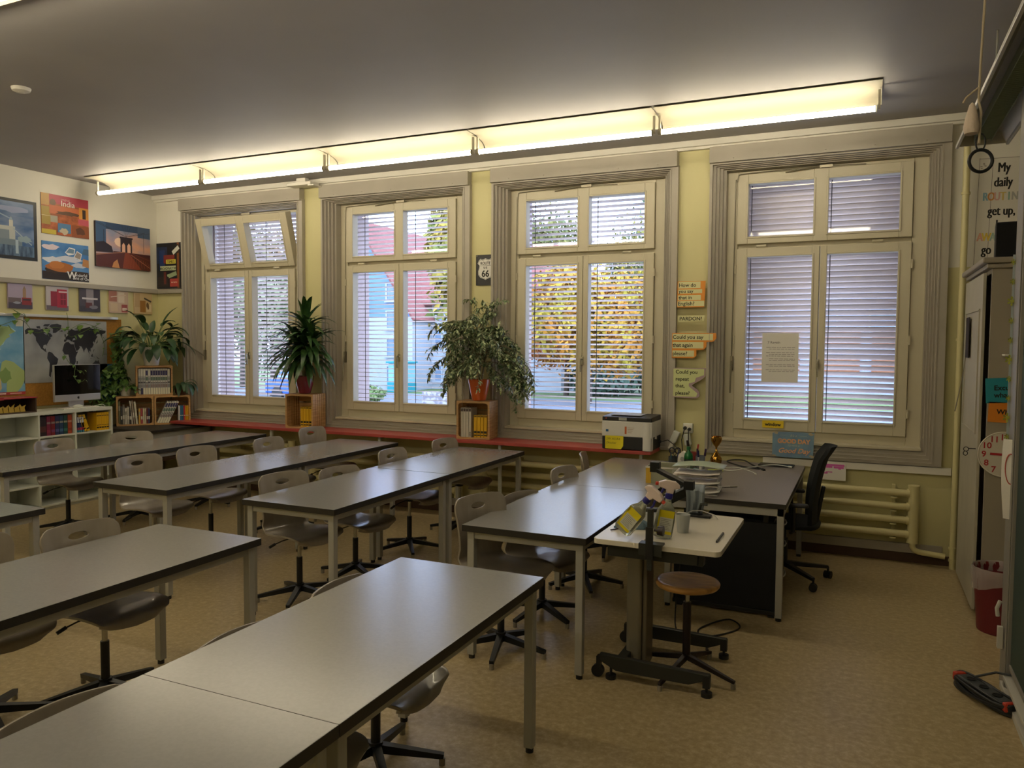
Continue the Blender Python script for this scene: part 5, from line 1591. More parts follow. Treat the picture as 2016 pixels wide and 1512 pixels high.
# ================================================================ writing on the window wall
def wall_card(name, label, cat, x, z, shapes, texts, group=None, thick=.003, y=None):
    t = thing(name, label, cat, (x, y or (YN - .0015), z), 0, group)
    b = MB()
    for poly, mt in shapes[:1]:
        b.prism(poly, -thick, 0, mt, 'y')
    obj('card', b, None, t)
    p = MB()
    for q, (poly, mt) in enumerate(shapes[1:]):
        p.flat(poly, -thick - .0004 - .0001 * q, mt)
    if len(shapes) > 1: obj('paper_strips', p, None, t)
    l = MB()
    for tx in texts:
        l.text(tx[0], tx[1], -thick - .0012, tx[2], tx[3], tx[4] if len(tx) > 4 else M_ink, 'LEFT', sx=tx[5] if len(tx) > 5 else 1, bold=.0006, depth=.0002)
    obj('lettering', l, None, t)
    return t
OR = mat('orange_card', '#d88a2e', .6); CRM = mat('cream_strip', '#d3cf9c', .65); PUR = mat('mauve_card', '#a58f92', .65); LG = mat('lime_strip', '#c6cc92', .65)
GS = 'English phrase cards on the pillar'
Y2 = YN - .087
wall_card('phrase_card', 'orange card with the words How do you say that in English', 'sign', -1.505, 2.045,
  [([(0, 0), (.235, 0), (.24, .10), (.243, .227), (0, .227)], OR), (rect(.008, .20, .165, .222), CRM), (rect(.008, .215, .12, .155), CRM), (rect(.006, .205, .062, .105), CRM), (rect(.003, .235, .008, .055), CRM)],
  [('How do', .012, .178, .045), ('you say', .012, .126, .042), ('that in', .012, .070, .045), ('English?', .006, .017, .047)], GS, y=YN - .052)
wall_card('phrase_card', 'small cream card with the word PARDON', 'sign', -1.495, 1.917,
  [([(0, 0), (.225, .008), (.232, .058), (0, .056)], CRM)], [('PARDON?', .012, .014, .044)], GS, y=YN - .052)
wall_card('phrase_card', 'stepped orange card with the words Could you say that again please', 'sign', -1.545, 1.602,
  [([(0, 0), (.19, 0), (.215, .02), (.215, .07), (.28, .075), (.30, .10), (.30, .14), (.36, .145), (.385, .175), (.38, .218), (0, .218)], OR), (rect(.005, .355, .155, .212), CRM), (rect(.005, .275, .085, .140), CRM), (rect(.005, .195, .012, .066), CRM)],
  [('Could you say', .006, .168, .046), ('that again', .006, .098, .046), ('please?', .006, .024, .046)], GS, y=YN - .052)
wall_card('phrase_card', 'lime card on mauve with the words Could you repeat that please', 'sign', -1.530, 1.255,
  [([(0, 0), (.20, -.005), (.23, .01), (.235, .04), (.215, .075), (.165, .105), (.185, .125), (.24, .155), (.28, .19), (.285, .26), (0, .26)], PUR), ([(.002, .008), (.205, .008), (.215, .04), (.14, .10), (.14, .125), (.19, .14), (.20, .175), (.27, .20), (.27, .252), (.002, .252)], LG)],
  [('Could you', .022, .210, .045), ('repeat', .022, .148, .045), ('that,', .022, .088, .045), ('please?', .022, .024, .045)], GS, y=YN - .052)
# Route 66 plate
t = thing('metal_sign', 'black embossed metal plate with the white Route US 66 shield on the pillar', 'sign', (-3.515, YN - .0015, 2.29))
pl = MB(); pl.prism([(a, c) for a, c in rect(0, .208, 0, .30)], -.004, 0, None, 'y'); frame_ring(pl, 0, .208, 0, .30, .006, -.008, -.0042)
obj('plate', pl, mat('black_enamel', '#1a1a1c', .3), t, .002)
def shield(s, dx=.104, dz=.15):
    h = [(0, -.098), (.018, -.085), (.055, -.075), (.078, -.045), (.080, -.01), (.070, .02), (.066, .045), (.086, .066), (.070, .098), (.052, .112), (.044, .102), (.022, .104), (.0, .116)]
    return [(dx + a * s, dz + c * s) for a, c in h] + [(dx - a * s, dz + c * s) for a, c in h[-2:0:-1]]
p = MB(); p.prism(shield(1.0), -.0062, -.0042, mat('enamel_white', '#d5d3cd', .35), 'y'); p.prism(shield(.95), -.0066, -.0063, M_ink, 'y'); p.prism(shield(.92), -.0071, -.0067, MATS['enamel_white'], 'y')
p.flat(rect(.045, .163, .192, .1945), -.0075, M_ink)
p.cyl(0, 0, 0, 0, 0) if False else None
obj('shield', p, None, t)
l = MB(); l.text('ROUTE', .104, -.0078, .203, .040, M_ink, sx=.85, bold=.0006); l.text('U S', .104, -.0078, .163, .027, M_ink, bold=.001); l.text('66', .104, -.0078, .085, .088, M_ink, sx=.95, bold=.0022)
obj('lettering', l, None, t)
obj('nails', MB().tube([(.012, -.010, .288), (.012, -.0045, .288)], .004, 8).tube([(.196, -.010, .288), (.196, -.0045, .288)], .004, 8), M_chrome, t)
# GOOD DAY sign leaning on the sill trim
t = thing('tin_sign', 'worn blue sign reading GOOD DAY and Good Day under the right window', 'sign', (-.680, YN - .062, .783), 0, rot=(R(3), 0, 0))
obj('plate', MB().prism([(0, 0), (.04, .006), (.08, 0), (.32, .004), (.328, .22), (.29, .213), (.24, .218), (.02, .214), (.0, .20)], -.004, 0, None, 'y'), mat('worn_blue_enamel', '#7b9db2', .5, c2='#6f8aa8', scale=12), t, .001)
SAL = mat('salmon_print', '#e0a678', .5)
p = MB()
for q, (a, c, s_) in enumerate(((.03, .205, 1), (.30, .205, 2), (.015, .012, 3), (.31, .02, 4))):
    p.flat(blob(a, c, .018, .010, 9, .4, s_), -.0046, mat('rust_patch', '#b0a184', .6))
p.flat(rect(.06, .115, .188, .1895), -.0046, mat('pale_print', '#b7bba8', .5)); p.flat(rect(.215, .27, .184, .1855), -.0046, MATS['pale_print'])
obj('wear_marks', p, None, t)
l = MB(); l.text("It's a", .165, -.005, .178, .028, MATS['pale_print'], shear=.3); l.text('GOOD DAY', .168, -.005, .122, .050, SAL, sx=.93, bold=.0025); l.text('TO HAVE A', .168, -.005, .096, .018, MATS['pale_print']); l.text('Good Day', .168, -.005, .040, .058, SAL, shear=.35, bold=.001)
obj('lettering', l, None, t)
# yellow window label, taped paper, schedule
t = thing('paper_label', 'yellow label with the word window on the right window sash', 'sign', (-.785, 6.957, 1.008), 0)
obj('strip', MB().box(0, .175, -.0012, 0, 0, .062), mat('label_strip_yellow', '#e0c01c', .5), t)
obj('lettering', MB().text('window', .0875, -.0018, .017, .040, M_ink, bold=.0012), None, t)
t = thing('taped_paper', 'white sheet of rules headed 7 Regeln taped to the right window pane', 'paper', (-.811, YP - .003, 1.398))
obj('sheet', MB().box(0, .30, -.0008, 0, 0, .425), M_paper, t)
l = MB(); l.text('7 Regeln', .045, -.0015, .335, .030, mat('faded_ink', '#8a8584', .7), 'LEFT', bold=.0006, depth=.0001)
rr = random.Random(2)
for zz in (.30, .285, .255, .24, .225, .20, .187, .15, .137, .105, .092):
    x = .035 if zz in (.30, .255, .225, .15, .105) else .06
    while x < .265:
        wd = rr.uniform(.012, .04); l.flat(rect(x, min(x + wd, .272), zz, zz + .0045), -.0014, MATS['faded_ink']); x += wd + .006
obj('printed_text', l, None, t)
t = thing('timetable', 'white timetable sheet with pink blocks hanging below the cable duct', 'paper', (-.290, YN - .043, .617), 0)
obj('sheet', MB().box(0, .182, -.001, 0, 0, .155), M_paper, t)
p = MB(); PK = mat('pink_block', '#c95fa8', .6)
for a, c, e, f in ((.03, .17, .115, .132), (.03, .08, .10, .115), (.09, .165, .098, .114), (.125, .145, .09, .10), (.0, .045, .05, .062), (.03, .08, .062, .070)): p.flat(rect(a, c, e, f), -.0015, PK)
obj('pink_blocks', p, None, t)
# emergency light box at the ceiling
t = thing('emergency_light', 'flat white box mounted above the gap between first and second window', 'light fitting', (-5.70, YN - .16, 3.38))
obj('housing', MB().box(0, .32, -.06, .085, .012, .047), M_white, t, .006)
obj('side_cap', MB().box(.28, .36, -.055, .08, .0, .0115), M_white, t, .003)
obj('mounting', MB().box(.1, .22, -.02, .04, .0472, .095), M_white, t)
t = thing('smoke_detector', 'small round white smoke detector on the ceiling at the upper left', 'detector', (-5.41, 3.57, ZC))
obj('housing', MB().lathe([(0, -.030), (.035, -.030), (.055, -.022), (.062, -.006), (.062, -.0005)], 28), M_white, t)
obj('sensor_grille', MB().lathe([(.018, -.034), (.022, -.0305)], 20), M_white, t)

# ================================================================ right corner: cabinet
KX, KY0, KY1, KZ = .690, 5.60, 6.62, 2.20
t = thing('corner_cabinet', 'tall grey wardrobe with moulded cornice and a key in its door, right corner', 'cabinet', (KX, KY0, 0))
M_cab = mat('cabinet_paint', '#9a9182', .5); M_cabd = mat('cabinet_door_paint', '#b0aa98', .5, var=.05, scale=5)
cs = MB(); cs.box(.018, .60, 0, .02, .0, KZ); cs.box(.018, .60, 1.0, 1.02, 0, KZ); cs.box(.58, .60, .02, 1.0, 0, KZ); cs.box(.018, .58, .02, 1.0, 0, .06); cs.box(.018, .58, .02, 1.0, KZ - .03, KZ)
obj('carcass', cs, M_cab, t, .002)
co_ = MB(); co_.box(-.015, .62, -.03, 1.05, KZ, KZ + .03); co_.box(-.04, .64, -.055, 1.07, KZ + .0302, KZ + .065)
obj('cornice', co_, M_cab, t, .008)
# door slightly open, leaving a dark gap at the near edge
M_ = Matrix.Translation((.0, 1.0, 0)) @ Matrix.Rotation(R(0), 4, 'Z')
dr = MB(); dr.box(-.018, .0, .075, 1.0, .03, KZ - .02)
d = obj('door', dr, M_cabd, t, .002)
obj('door_moulding', MB().box(-.026, -.0182, .17, .88, 1.15, 1.16).box(-.026, -.0182, .17, .88, 1.95, 1.96).box(-.026, -.0182, .17, .18, 1.16, 1.95).box(-.026, -.0182, .87, .88, 1.16, 1.95), M_cabd, d)
ky = MB(); ky.tube([(-.018, .14, 1.06), (-.060, .14, 1.06)], .003, 8); ky.tube([(-.072 + .014 * math.cos(a_), .14, 1.055 + .014 * math.sin(a_)) for a_ in [2 * PI * k / 14 for k in range(14)]], .0025, 6, None, False, True, True); ky.tube([(-.075 + .012 * math.cos(a_), .14, 1.028 + .014 * math.sin(a_)) for a_ in [2 * PI * k / 14 for k in range(14)]], .0025, 6, None, False, True, True)
obj('key', ky, M_blackm, d)
obj('latch', MB().box(.0185, .03, .022, .06, 1.0, 1.12), mat('brass_latch', '#8a7f45', .4, .5), t)
# papers and umbrella-like strap on the cabinet front
t = thing('hanging_strap', 'dark strap with a grey strip hanging at the cabinet front near the heating pipe', 'strap', (KX - .030, 6.30, 1.50))
obj('strap_band', MB().box(-.004, .0, -.12, .05, .14, .42), mat('dark_brown_cloth', '#2c211e', .8), t)
obj('cord', MB().tube([(-.006, .0, .14), (-.02, .03, -.02), (-.05, .10, -.25)], .004, 6), mat('grey_strip', '#8c8679', .6), t)
# small wall shelf bracket on the cabinet side, cards, clock
t = thing('bracket_shelf', 'small white bracket shelf on the side of the wardrobe', 'shelf', (.775, KY0 - .001, 1.66))
obj('board', MB().box(0, .30, -.11, 0, .0, .012), M_white, t, .002)
obj('bracket', MB().box(.05, .065, -.08, -.002, -.10, -.0005), M_white, t, .002)
def side_card(label, x, z, w_, h_, c, lines, a):
    t = thing('phrase_card', label, 'sign', (x, KY0 - .004, z), 0, 'coloured cards on the wardrobe side', rot=(0, R(a), 0))
    obj('card', MB().box(0, w_, -.002, 0, 0, h_), mat('card_' + c.strip('#'), c, .6), t)
    l = MB()
    for k, s_ in enumerate(lines): l.text(s_, .045, -.0028, h_ - .075 - .045 * k if len(lines) > 1 else h_ * .42, .042, M_ink, 'LEFT', bold=.001, depth=.0002)
    obj('lettering', l, None, t)
side_card('teal card starting with the word Excuse on the wardrobe side', .700, 1.365, .30, .155, '#1f8a9c', ['Excuse me,', 'what does it'], -3)
side_card('orange card with the word What, just below the teal card', .712, 1.250, .28, .125, '#d9821c', ['What?'], 2)
t = thing('wall_clock', 'large round white clock with red numerals on the wardrobe side', 'clock', (.806, KY0 - .002, 1.050))
CK = MB(); CK.tube([(0, -.0, 0), (0, -.016, 0)], .140, 48, mat('clock_white', '#cfc8bb', .4)); 
obj('clock_face', CK, None, t, .004)
rn = MB(); rn.tube([(.139 * math.cos(a_), -.016, .139 * math.sin(a_)) for a_ in [2 * PI * k / 48 for k in range(48)]], .004, 8, None, False, True, True)
obj('rim', rn, MATS['clock_white'], t)
nm = MB(); RD = mat('numeral_red', '#a8202c', .45)
for k in range(1, 13):
    a_ = PI / 2 - k * PI / 6
    nm.text(str(k), .108 * math.cos(a_), -.0168, .108 * math.sin(a_) - .018, .052, RD, bold=.001, depth=.0003)
obj('numerals', nm, None, t)
hd = MB(); hd.bar((.0, -.0195, 0), (-.075, -.0195, .002), .003, .014, RD); hd.bar((0, -.0225, 0), (.05, -.0225, -.02), .003, .010, RD); hd.tube([(0, -.017, 0), (0, -.0255, 0)], .010, 14, M_ink)
obj('hands', hd, None, t)
# loudspeaker on the cabinet
t = thing('loudspeaker', 'black box loudspeaker standing on top of the wardrobe', 'speaker', (.725, 5.66, KZ + .066), R(-6))
obj('cabinet_box', MB().box(0, .155, .006, .20, 0, .225), M_black, t, .004)
obj('grille', MB().box(.006, .149, 0, .0055, .006, .219), mat('speaker_cloth', '#0d0e0f', .9), t, .002)
# daily routine poster on the window wall
t = thing('routine_poster', 'white lettering poster My daily ROUTINE on the wall behind the loudspeaker', 'poster', (.735, YN - .002, 2.26), 0, rot=(0, R(1.2), 0))
obj('sheet', MB().box(0, .42, -.002, 0, 0, .88), mat('poster_white', '#d5d0c4', .6), t)
p = MB()
for x in (.09, .30): p.flat(rect(x, x + .0025, .0, .88), -.0024, mat('plank_line', '#4a4640', .7))
p.flat(rect(.004, .0065, 0, .88), -.0024, MATS['plank_line']); p.flat(rect(.004, .42, .872, .8745), -.0024, MATS['plank_line'])
for k in range(5):
    for (cx_, cz_) in ((.03, .82), (.36, .84), (.035, .06)):
        p.flat(blob(cx_ + .014 * math.cos(k * 1.3), cz_ + .018 * math.sin(k * 1.7), .008, .004, 7, .4, k), -.0025, mat('scroll_grey', '#8a8478', .7))
obj('plank_lines', p, None, t)
l = MB()
for s_, zz, sz in (('My', .770, .100), ('daily', .662, .100), ('get up,', .450, .098), ('be', .345, .100), ('go', .160, .100), ('to bed', .062, .100)):
    l.text(s_, .165 if s_ not in ('go', 'to bed') else .05, -.003, zz, sz, M_ink, 'CENTER' if s_ not in ('go', 'to bed') else 'LEFT', sx=.66, depth=.0001, heavy=.0028)
for k, (ch_, c) in enumerate(zip('ROUTINE', ('#7fa3b5', '#c98a4a', '#cfa39a', '#d3b96a', '#8fae9c', '#a8a6a0', '#d0b05a'))):
    l.text(ch_, .055 + k * .038, -.003, .560, .088, mat('pastel_' + c.strip('#'), c, .6), 'CENTER', sx=.66, depth=.0001, heavy=.003)
for k, (ch_, c) in enumerate(zip('AWAKE', ('#d9a08a', '#d8bc4a', '#9ab0a0', '#b5a0b5', '#d0a080'))):
    l.text(ch_, .035 + k * .042, -.003, .258, .088, mat('pastel_' + c.strip('#'), c, .6), 'CENTER', sx=.66, depth=.0001, heavy=.003)
obj('lettering', l, None, t)

# ================================================================ blackboard wing with column
t = thing('blackboard', 'dark green blackboard on a grey sliding column at the right edge', 'blackboard', (.68, 4.60, 0))
M_col = mat('grey_column', '#8f8b83', .45, .2)
obj('guide_column', MB().box(.0, .10, -.20, .0, .0, 3.05).box(-.006, -.0005, -.19, -.15, .03, 3.0), M_col, t, .004)
obj('writing_surface', MB().box(.015, .035, -3.6, -.205, .16, 2.45), mat('board_green', '#2f4038', .6, var=.15, scale=3), t, .002)
obj('board_frame', MB().box(.008, .042, -3.6, -.205, .135, .1595), M_col, t, .002)
obj('board_frame', MB().box(.008, .042, -3.6, -.205, 2.4505, 2.475), M_col, t, .002)
obj('chalk_ledge', MB().box(-.015, .10, -3.6, -.21, .085, .105), mat('ledge_white', '#bdbab0', .5), t, .002)
obj('foot_rail', MB().box(-.012, .10, -3.6, -.10, .0, .035), MATS['ledge_white'], t, .002)
hk = MB(); hk.tube([(-.022, -.10, .44), (-.035, -.10, .40), (-.03, -.10, .36)], .010, 8); hk.box(-.03, -.006, -.115, -.085, .20, .31)
obj('hand_grip', hk, MATS['ledge_white'], t, .002)
# garland strip with yellow green flowers
t = thing('flower_garland', 'narrow paper strip with yellow green flowers on the edge of the blackboard column', 'garland', (.672, 4.603, 1.22))
obj('paper_strip', MB().box(-.002, .03, .0, .002, 0, .96), mat('pale_blue_paper', '#a8b3b8', .7), t)
rr = random.Random(3)
for k in range(10):
    zz = .04 + k * .098; r0 = .020 if k % 3 == 1 else .013
    fl = MB()
    for q in range(7):
        a_ = 2 * PI * q / 7
        fl.add([(0 + .004 * math.cos(a_), -.004, zz), (.002 + r0 * math.cos(a_ - .3), -.008, zz + r0 * math.sin(a_ - .3)), (.002 + r0 * 1.35 * math.cos(a_), -.016, zz + r0 * 1.35 * math.sin(a_)), (.002 + r0 * math.cos(a_ + .3), -.008, zz + r0 * math.sin(a_ + .3))], [(0, 1, 2, 3)])
    fl.tube([(0, -.001, zz), (0, -.010, zz)], r0 * .45, 8)
    obj('flower', fl, mat('lime_flower', '#a8ad48', .7), t)
t = thing('hanging_paper', 'bent white paper with a red ring drawn on it, hanging from the blackboard column', 'paper', (.655, 4.50, .86), R(-38))
pp = MB(); vs = []
for a in range(9):
    for c in range(4):
        u = a / 8; v = c / 3
        vs.append((.0 + v * .10 * (1 if u > .5 else .4 + 1.2 * u), -.03 * math.sin(u * 2.4), .40 * u))
pp.add(vs, [(a * 4 + c, a * 4 + c + 1, (a + 1) * 4 + c + 1, (a + 1) * 4 + c) for a in range(8) for c in range(3)], None, True)
obj('sheet', pp, M_paper, t)
rg = MB(); rg.tube([(.045 + .026 * math.cos(a_), -.030 - .003 * math.sin(a_), .255 + .075 * math.sin(a_)) for a_ in [2 * PI * k / 24 for k in range(24)]], .003, 6, None, False, True, True)
obj('red_ring', rg, mat('ring_red', '#b5554a', .6), t)
# cord reel on the floor
t = thing('cable_reel', 'black extension lead coiled round a grey three socket strip with red ends on the floor', 'cable', (.575, 4.30, 0), R(-60))
cl = MB(); pts = []
for k in range(240):
    a_ = k / 240 * 2 * PI * 8
    rx, ry = .190 + .010 * math.sin(k * .21), .058 + .010 * math.sin(k * .13)
    pts.append((rx * math.cos(a_), ry * math.sin(a_), .010 + .050 * (k / 240) + .006 * math.sin(k * .6)))
cl.tube(pts, .0075, 8)
obj('coiled_cord', cl, M_black, t)
obj('tail_cord', MB().tube([(-.10, .03, .07), (-.05, .10, .11), (.03, .16, .12), (.08, .18, .10)], .006, 8), M_black, t)
ss = obj('socket_strip', MB().box(-.155, .155, -.035, .035, .022, .062), mat('strip_grey', '#3e4244', .5), t, .008)
for k in range(3):
    obj('socket', MB().lathe([(.021, 0), (.023, .004), (.018, .004), (.017, .001), (0, .001)], 18, cx=-.09 + .09 * k, cz=.0625), M_black, ss)
obj('red_end', MB().box(-.19, -.155, -.032, .032, .020, .066), mat('signal_red', '#b53a26', .4), t, .010)
obj('red_end', MB().box(.155, .185, -.032, .032, .020, .066), MATS['signal_red'], t, .010)
# waste bin with bag
t = thing('waste_bin', 'dark red waste bin with a transparent bag, standing before the wardrobe', 'bin', (.790, 5.40, 0))
obj('bin_body', MB().lathe([(.115, 0), (.120, .005), (.148, .37), (.152, .385), (.147, .385), (.143, .36), (.116, .012), (0, .010)], 36), mat('dark_red_plastic', '#6a1c22', .45), t)
bg_ = MB(); n = 48; vs = []
prof = [(.140, .33), (.146, .388), (.153, .392), (.158, .375), (.156, .33), (.150, .285)]
for i, (r_, z) in enumerate(prof):
    for k in range(n):
        a_ = 2 * PI * k / n
        wv = .004 * math.sin(k * 2.1 + i) + (.004 * math.sin(k * 1.1) if i > 3 else 0)
        dz = (-.03 * math.sin(a_ * 2 + 1) * (1 if i >= 5 else .4 if i == 4 else 0))
        vs.append(((r_ + wv) * math.cos(a_), (r_ + wv) * math.sin(a_), z + dz))
bg_.add(vs, [(i * n + k, i * n + (k + 1) % n, (i + 1) * n + (k + 1) % n, (i + 1) * n + k) for i in range(len(prof) - 1) for k in range(n)], None, True)
obj('plastic_bag', bg_, mat('clear_bag', '#cfc5c0', .25, alpha=.42), t, angle=80)

# ================================================================ hanging board lamp, rope with ring
t = thing('board_lamp', 'unlit grey louvred trough lamp hanging above the blackboard', 'lamp', (.50, 2.4, 2.965))
L = 3.22
sh = MB()
# trough: outer flange left, inner sloped reflectors, top
sec = [(.0, .0), (.075, .13), (.185, .13), (.26, .0)]
for (a, c) in ((0, 1), (1, 2), (2, 3)):
    (x0, z0), (x1, z1) = sec[a], sec[c]
    dx, dz = x1 - x0, z1 - z0; l_ = math.hypot(dx, dz); nx, nz = -dz / l_ * .006, dx / l_ * .006
    sh.add([(x0, 0, z0), (x1, 0, z1), (x1 + nx, 0, z1 + nz), (x0 + nx, 0, z0 + nz), (x0, L, z0), (x1, L, z1), (x1 + nx, L, z1 + nz), (x0 + nx, L, z0 + nz)],
           [(0, 1, 2, 3), (7, 6, 5, 4), (0, 4, 5, 1), (1, 5, 6, 2), (2, 6, 7, 3), (3, 7, 4, 0)])
obj('trough', sh, mat('lamp_grey_paint', '#cfcbc2', .4, .1), t, angle=20)
obj('end_cap', MB().prism(sec, L + .0005, L + .005, None, 'y'), MATS['lamp_grey_paint'], t)
obj('end_cap', MB().prism(sec, -.005, -.0005, None, 'y'), MATS['lamp_grey_paint'], t)
obj('side_lip', MB().box(-.012, .004, 0, L, -.012, .012).box(.256, .272, 0, L, -.012, .012), mat('lip_white', '#b8b5ab', .4), t, .002)
lv = MB()
for k in range(100):
    y = .02 + k * (L - .04) / 100
    lv.box(.085, .175, y, y + .003, .02, .065)
lv.box(.083, .0848, .01, L - .01, .015, .07); lv.box(.1752, .177, .01, L - .01, .015, .07)
obj('louvre', lv, mat('louvre_green_grey', '#8f9a86', .35, .2), t)
obj('lamp_tube', MB().tube([(.13, .06, .098), (.13, L - .06, .098)], .013, 12), mat('unlit_tube', '#c9c9c4', .3), t)
for yy in (.5, L - .5):
    obj('hanger_rod', MB().cyl(.13, yy, .137, ZC - 2.965 - .001, .006, 8), M_steel, t)
t = thing('hanging_ring', 'black ring on a knotted cord hanging from the ceiling at the right', 'ring', (.39, 3.5, 0))
rp = MB(); rp.tube([(-.005, 0, ZC - .001), (-.004, 0, 3.1), (-.012, 0, 2.80), (-.014, 0, 2.66), (-.004, 0, 2.62), (-.008, 0, 2.50)], .0045, 8); 
rp.tube([(-.012, 0, 2.715), (-.035, .01, 2.70), (-.055, .02, 2.685), (-.065, .02, 2.665)], .004, 8)
obj('cord', rp, mat('hemp_cord', '#aa9c84', .8), t)
kn = MB(); kn.lathe([(.0, 0), (.030, .004), (.036, .03), (.026, .075), (.012, .115), (0, .125)], 14)
for v in kn.v: v.x = v.x * .8 - .035; v.z += 2.535
obj('cloth_knot', kn, mat('pale_cloth', '#c6b5a4', .85, bump=.4, scale=60), t)
ri = MB(); ri.tube([(0, .010 * math.sin(a_), 2.435 + .038 * math.sin(a_)) if False else (.040 * math.cos(a_), .012 * math.cos(a_), 2.433 + .042 * math.sin(a_)) for a_ in [2 * PI * k / 32 for k in range(32)]], .0065, 10, None, False, True, True)
obj('ring_loop', ri, M_black, t)
obj('wire_hook', MB().tube([(.016 * math.cos(a_) - .002, .004, 2.505 + .032 * math.sin(a_)) for a_ in [2 * PI * k / 20 for k in range(20)]], .003, 6, None, False, True, True), M_blackm, t)
# ceiling right corner fitting
# ================================================================ indoor plants
def leaf(mb, base, d, L, W, droop, seg=6, mt=None, fold=.25, tipw=0.0, curl=0.0, shape='lance'):
    """leaf blade: starts at base heading along d, bends down"""
    p = Vector(base); d = Vector(d).normalized()
    side = d.cross(Vector((0, 0, 1)))
    if side.length < .05: side = Vector((1, 0, 0))
    side.normalize()
    vs = []; fs = []
    step = L / seg
    for i in range(seg + 1):
        u = i / seg
        if shape == 'lance': w = W * math.sin(PI * min(1, .08 + .92 * u) ** .8) ** .8 if u < 1 else 0
        elif shape == 'heart': w = W * (math.sqrt(max(0, 1 - (1 - min(u, .35) / .35) ** 2)) if u < .35 else (1 - ((u - .35) / .65) ** 1.6))
        else: w = W * math.sin(PI * u) ** .7
        nrm = side.cross(d).normalized()
        vs += [p - side * w / 2 + nrm * fold * w / 2, p, p + side * w / 2 + nrm * fold * w / 2]
        if i < seg:
            for q in (0, 1):
                fs.append((i * 3 + q, i * 3 + q + 1, i * 3 + q + 4, i * 3 + q + 3))
        d = (d + Vector((0, 0, -droop / seg))).normalized()
        s2 = side - d * side.dot(d)
        if s2.length > .05: side = s2.normalized()
        p = p + d * step
    mb.add(vs, fs, mt, True)
def keep_clear(mb, loc):
    """leaves bend along the walls instead of growing into them"""
    for v in mb.v:
        if v.y + loc[1] > 6.775: v.y = 6.775 - loc[1] + .008 * math.sin(v.x * 40 + v.z * 30)
        if v.x + loc[0] < -7.845: v.x = -7.845 - loc[0] + .006 * math.sin(v.y * 40 + v.z * 30)
def rdir(r, az, el):
    return Vector((math.cos(az) * math.cos(el), math.sin(az) * math.cos(el), math.sin(el)))
def curve(p0, d, L, droop, n=8):
    P = [Vector(p0)]; d = Vector(d).normalized()
    for i in range(n):
        d = (d + Vector((0, 0, -droop / n))).normalized()
        P.append(P[-1] + d * L / n)
    return P
M_soil = mat('potting_soil', '#2a2019', .9, bump=.4, scale=80)
M_stem = mat('plant_stem', '#6b6238', .6)
M_drac = mat('dracaena_leaf', '#24401f', .35, c2='#3d5c2c', scale=14)
M_fic = mat('variegated_leaf', '#3f5a34', .4, c2='#b3bb92', scale=34, lo=.42, hi=.62)
M_ficstem = mat('ficus_bark', '#6f6148', .7)
def pot(t, prof, c, cz=0, soil=None):
    obj('pot', MB().lathe(prof, 36), c, t, angle=40)
    if soil:
        obj('soil', MB().lathe([(soil[0], soil[1] - .004), (soil[0], soil[1]), (0, soil[1] + .004)], 24), M_soil, t)

# dracaena
r = random.Random(11)
PZ = .801 + .3665
t = thing('potted_dracaena', 'bushy dark green long-leaved plant in a dark red pot on the left window crate', 'plant', (-5.475, 6.635, PZ))
pot(t, [(.055, 0), (.062, .004), (.085, .09), (.094, .165), (.096, .19), (.090, .19), (.086, .165), (.0, .150)], mat('dark_red_ceramic', '#6f1826', .22, coat=.4), soil=(.088, .168))
stm = MB(); lf = MB()
canes = [((0, 0), (.03, -.02), .52, .013), ((-.02, .01), (-.08, .02), .30, .011), ((.02, .0), (.10, -.03), .36, .011)]
for (a, c), (ex, ey), h, rad in canes:
    z0 = .16
    stm.tube([(a, c, z0), (a + ex * .5, c + ey * .5, z0 + h * .5), (a + ex, c + ey, z0 + h)], [rad, rad * .9, rad * .8], 8)
    n = int(66 * h / .52)
    for k in range(n):
        u = k / n
        zz = z0 + .20 + (h - .12) * u
        px, py = a + ex * (zz - z0) / h, c + ey * (zz - z0) / h
        az = k * 2.4 + r.uniform(-.3, .3)
        el = R(r.uniform(0, 45) + 30 * u)
        L = r.uniform(.34, .56) * (1 - .15 * u)
        d = rdir(r, az, el)
        if d.y > .15: d.y *= .28; L *= .7   # the window side is squeezed by the pillar
        leaf(lf, (px, py, zz), d, L, r.uniform(.052, .070), r.uniform(1.3, 2.6) * (1.05 - .45 * u), 7, None, .3)
for k in range(6):
    leaf(lf, (.03, -.02, .68 + k * .006), rdir(r, k * 2.4, R(r.uniform(40, 80))), .36, .050, 1.2, 6, None, .3)
keep_clear(stm, t.location)
obj('stem', stm, M_stem, t)
keep_clear(lf, t.location)
obj('foliage', lf, M_drac, t, angle=180)

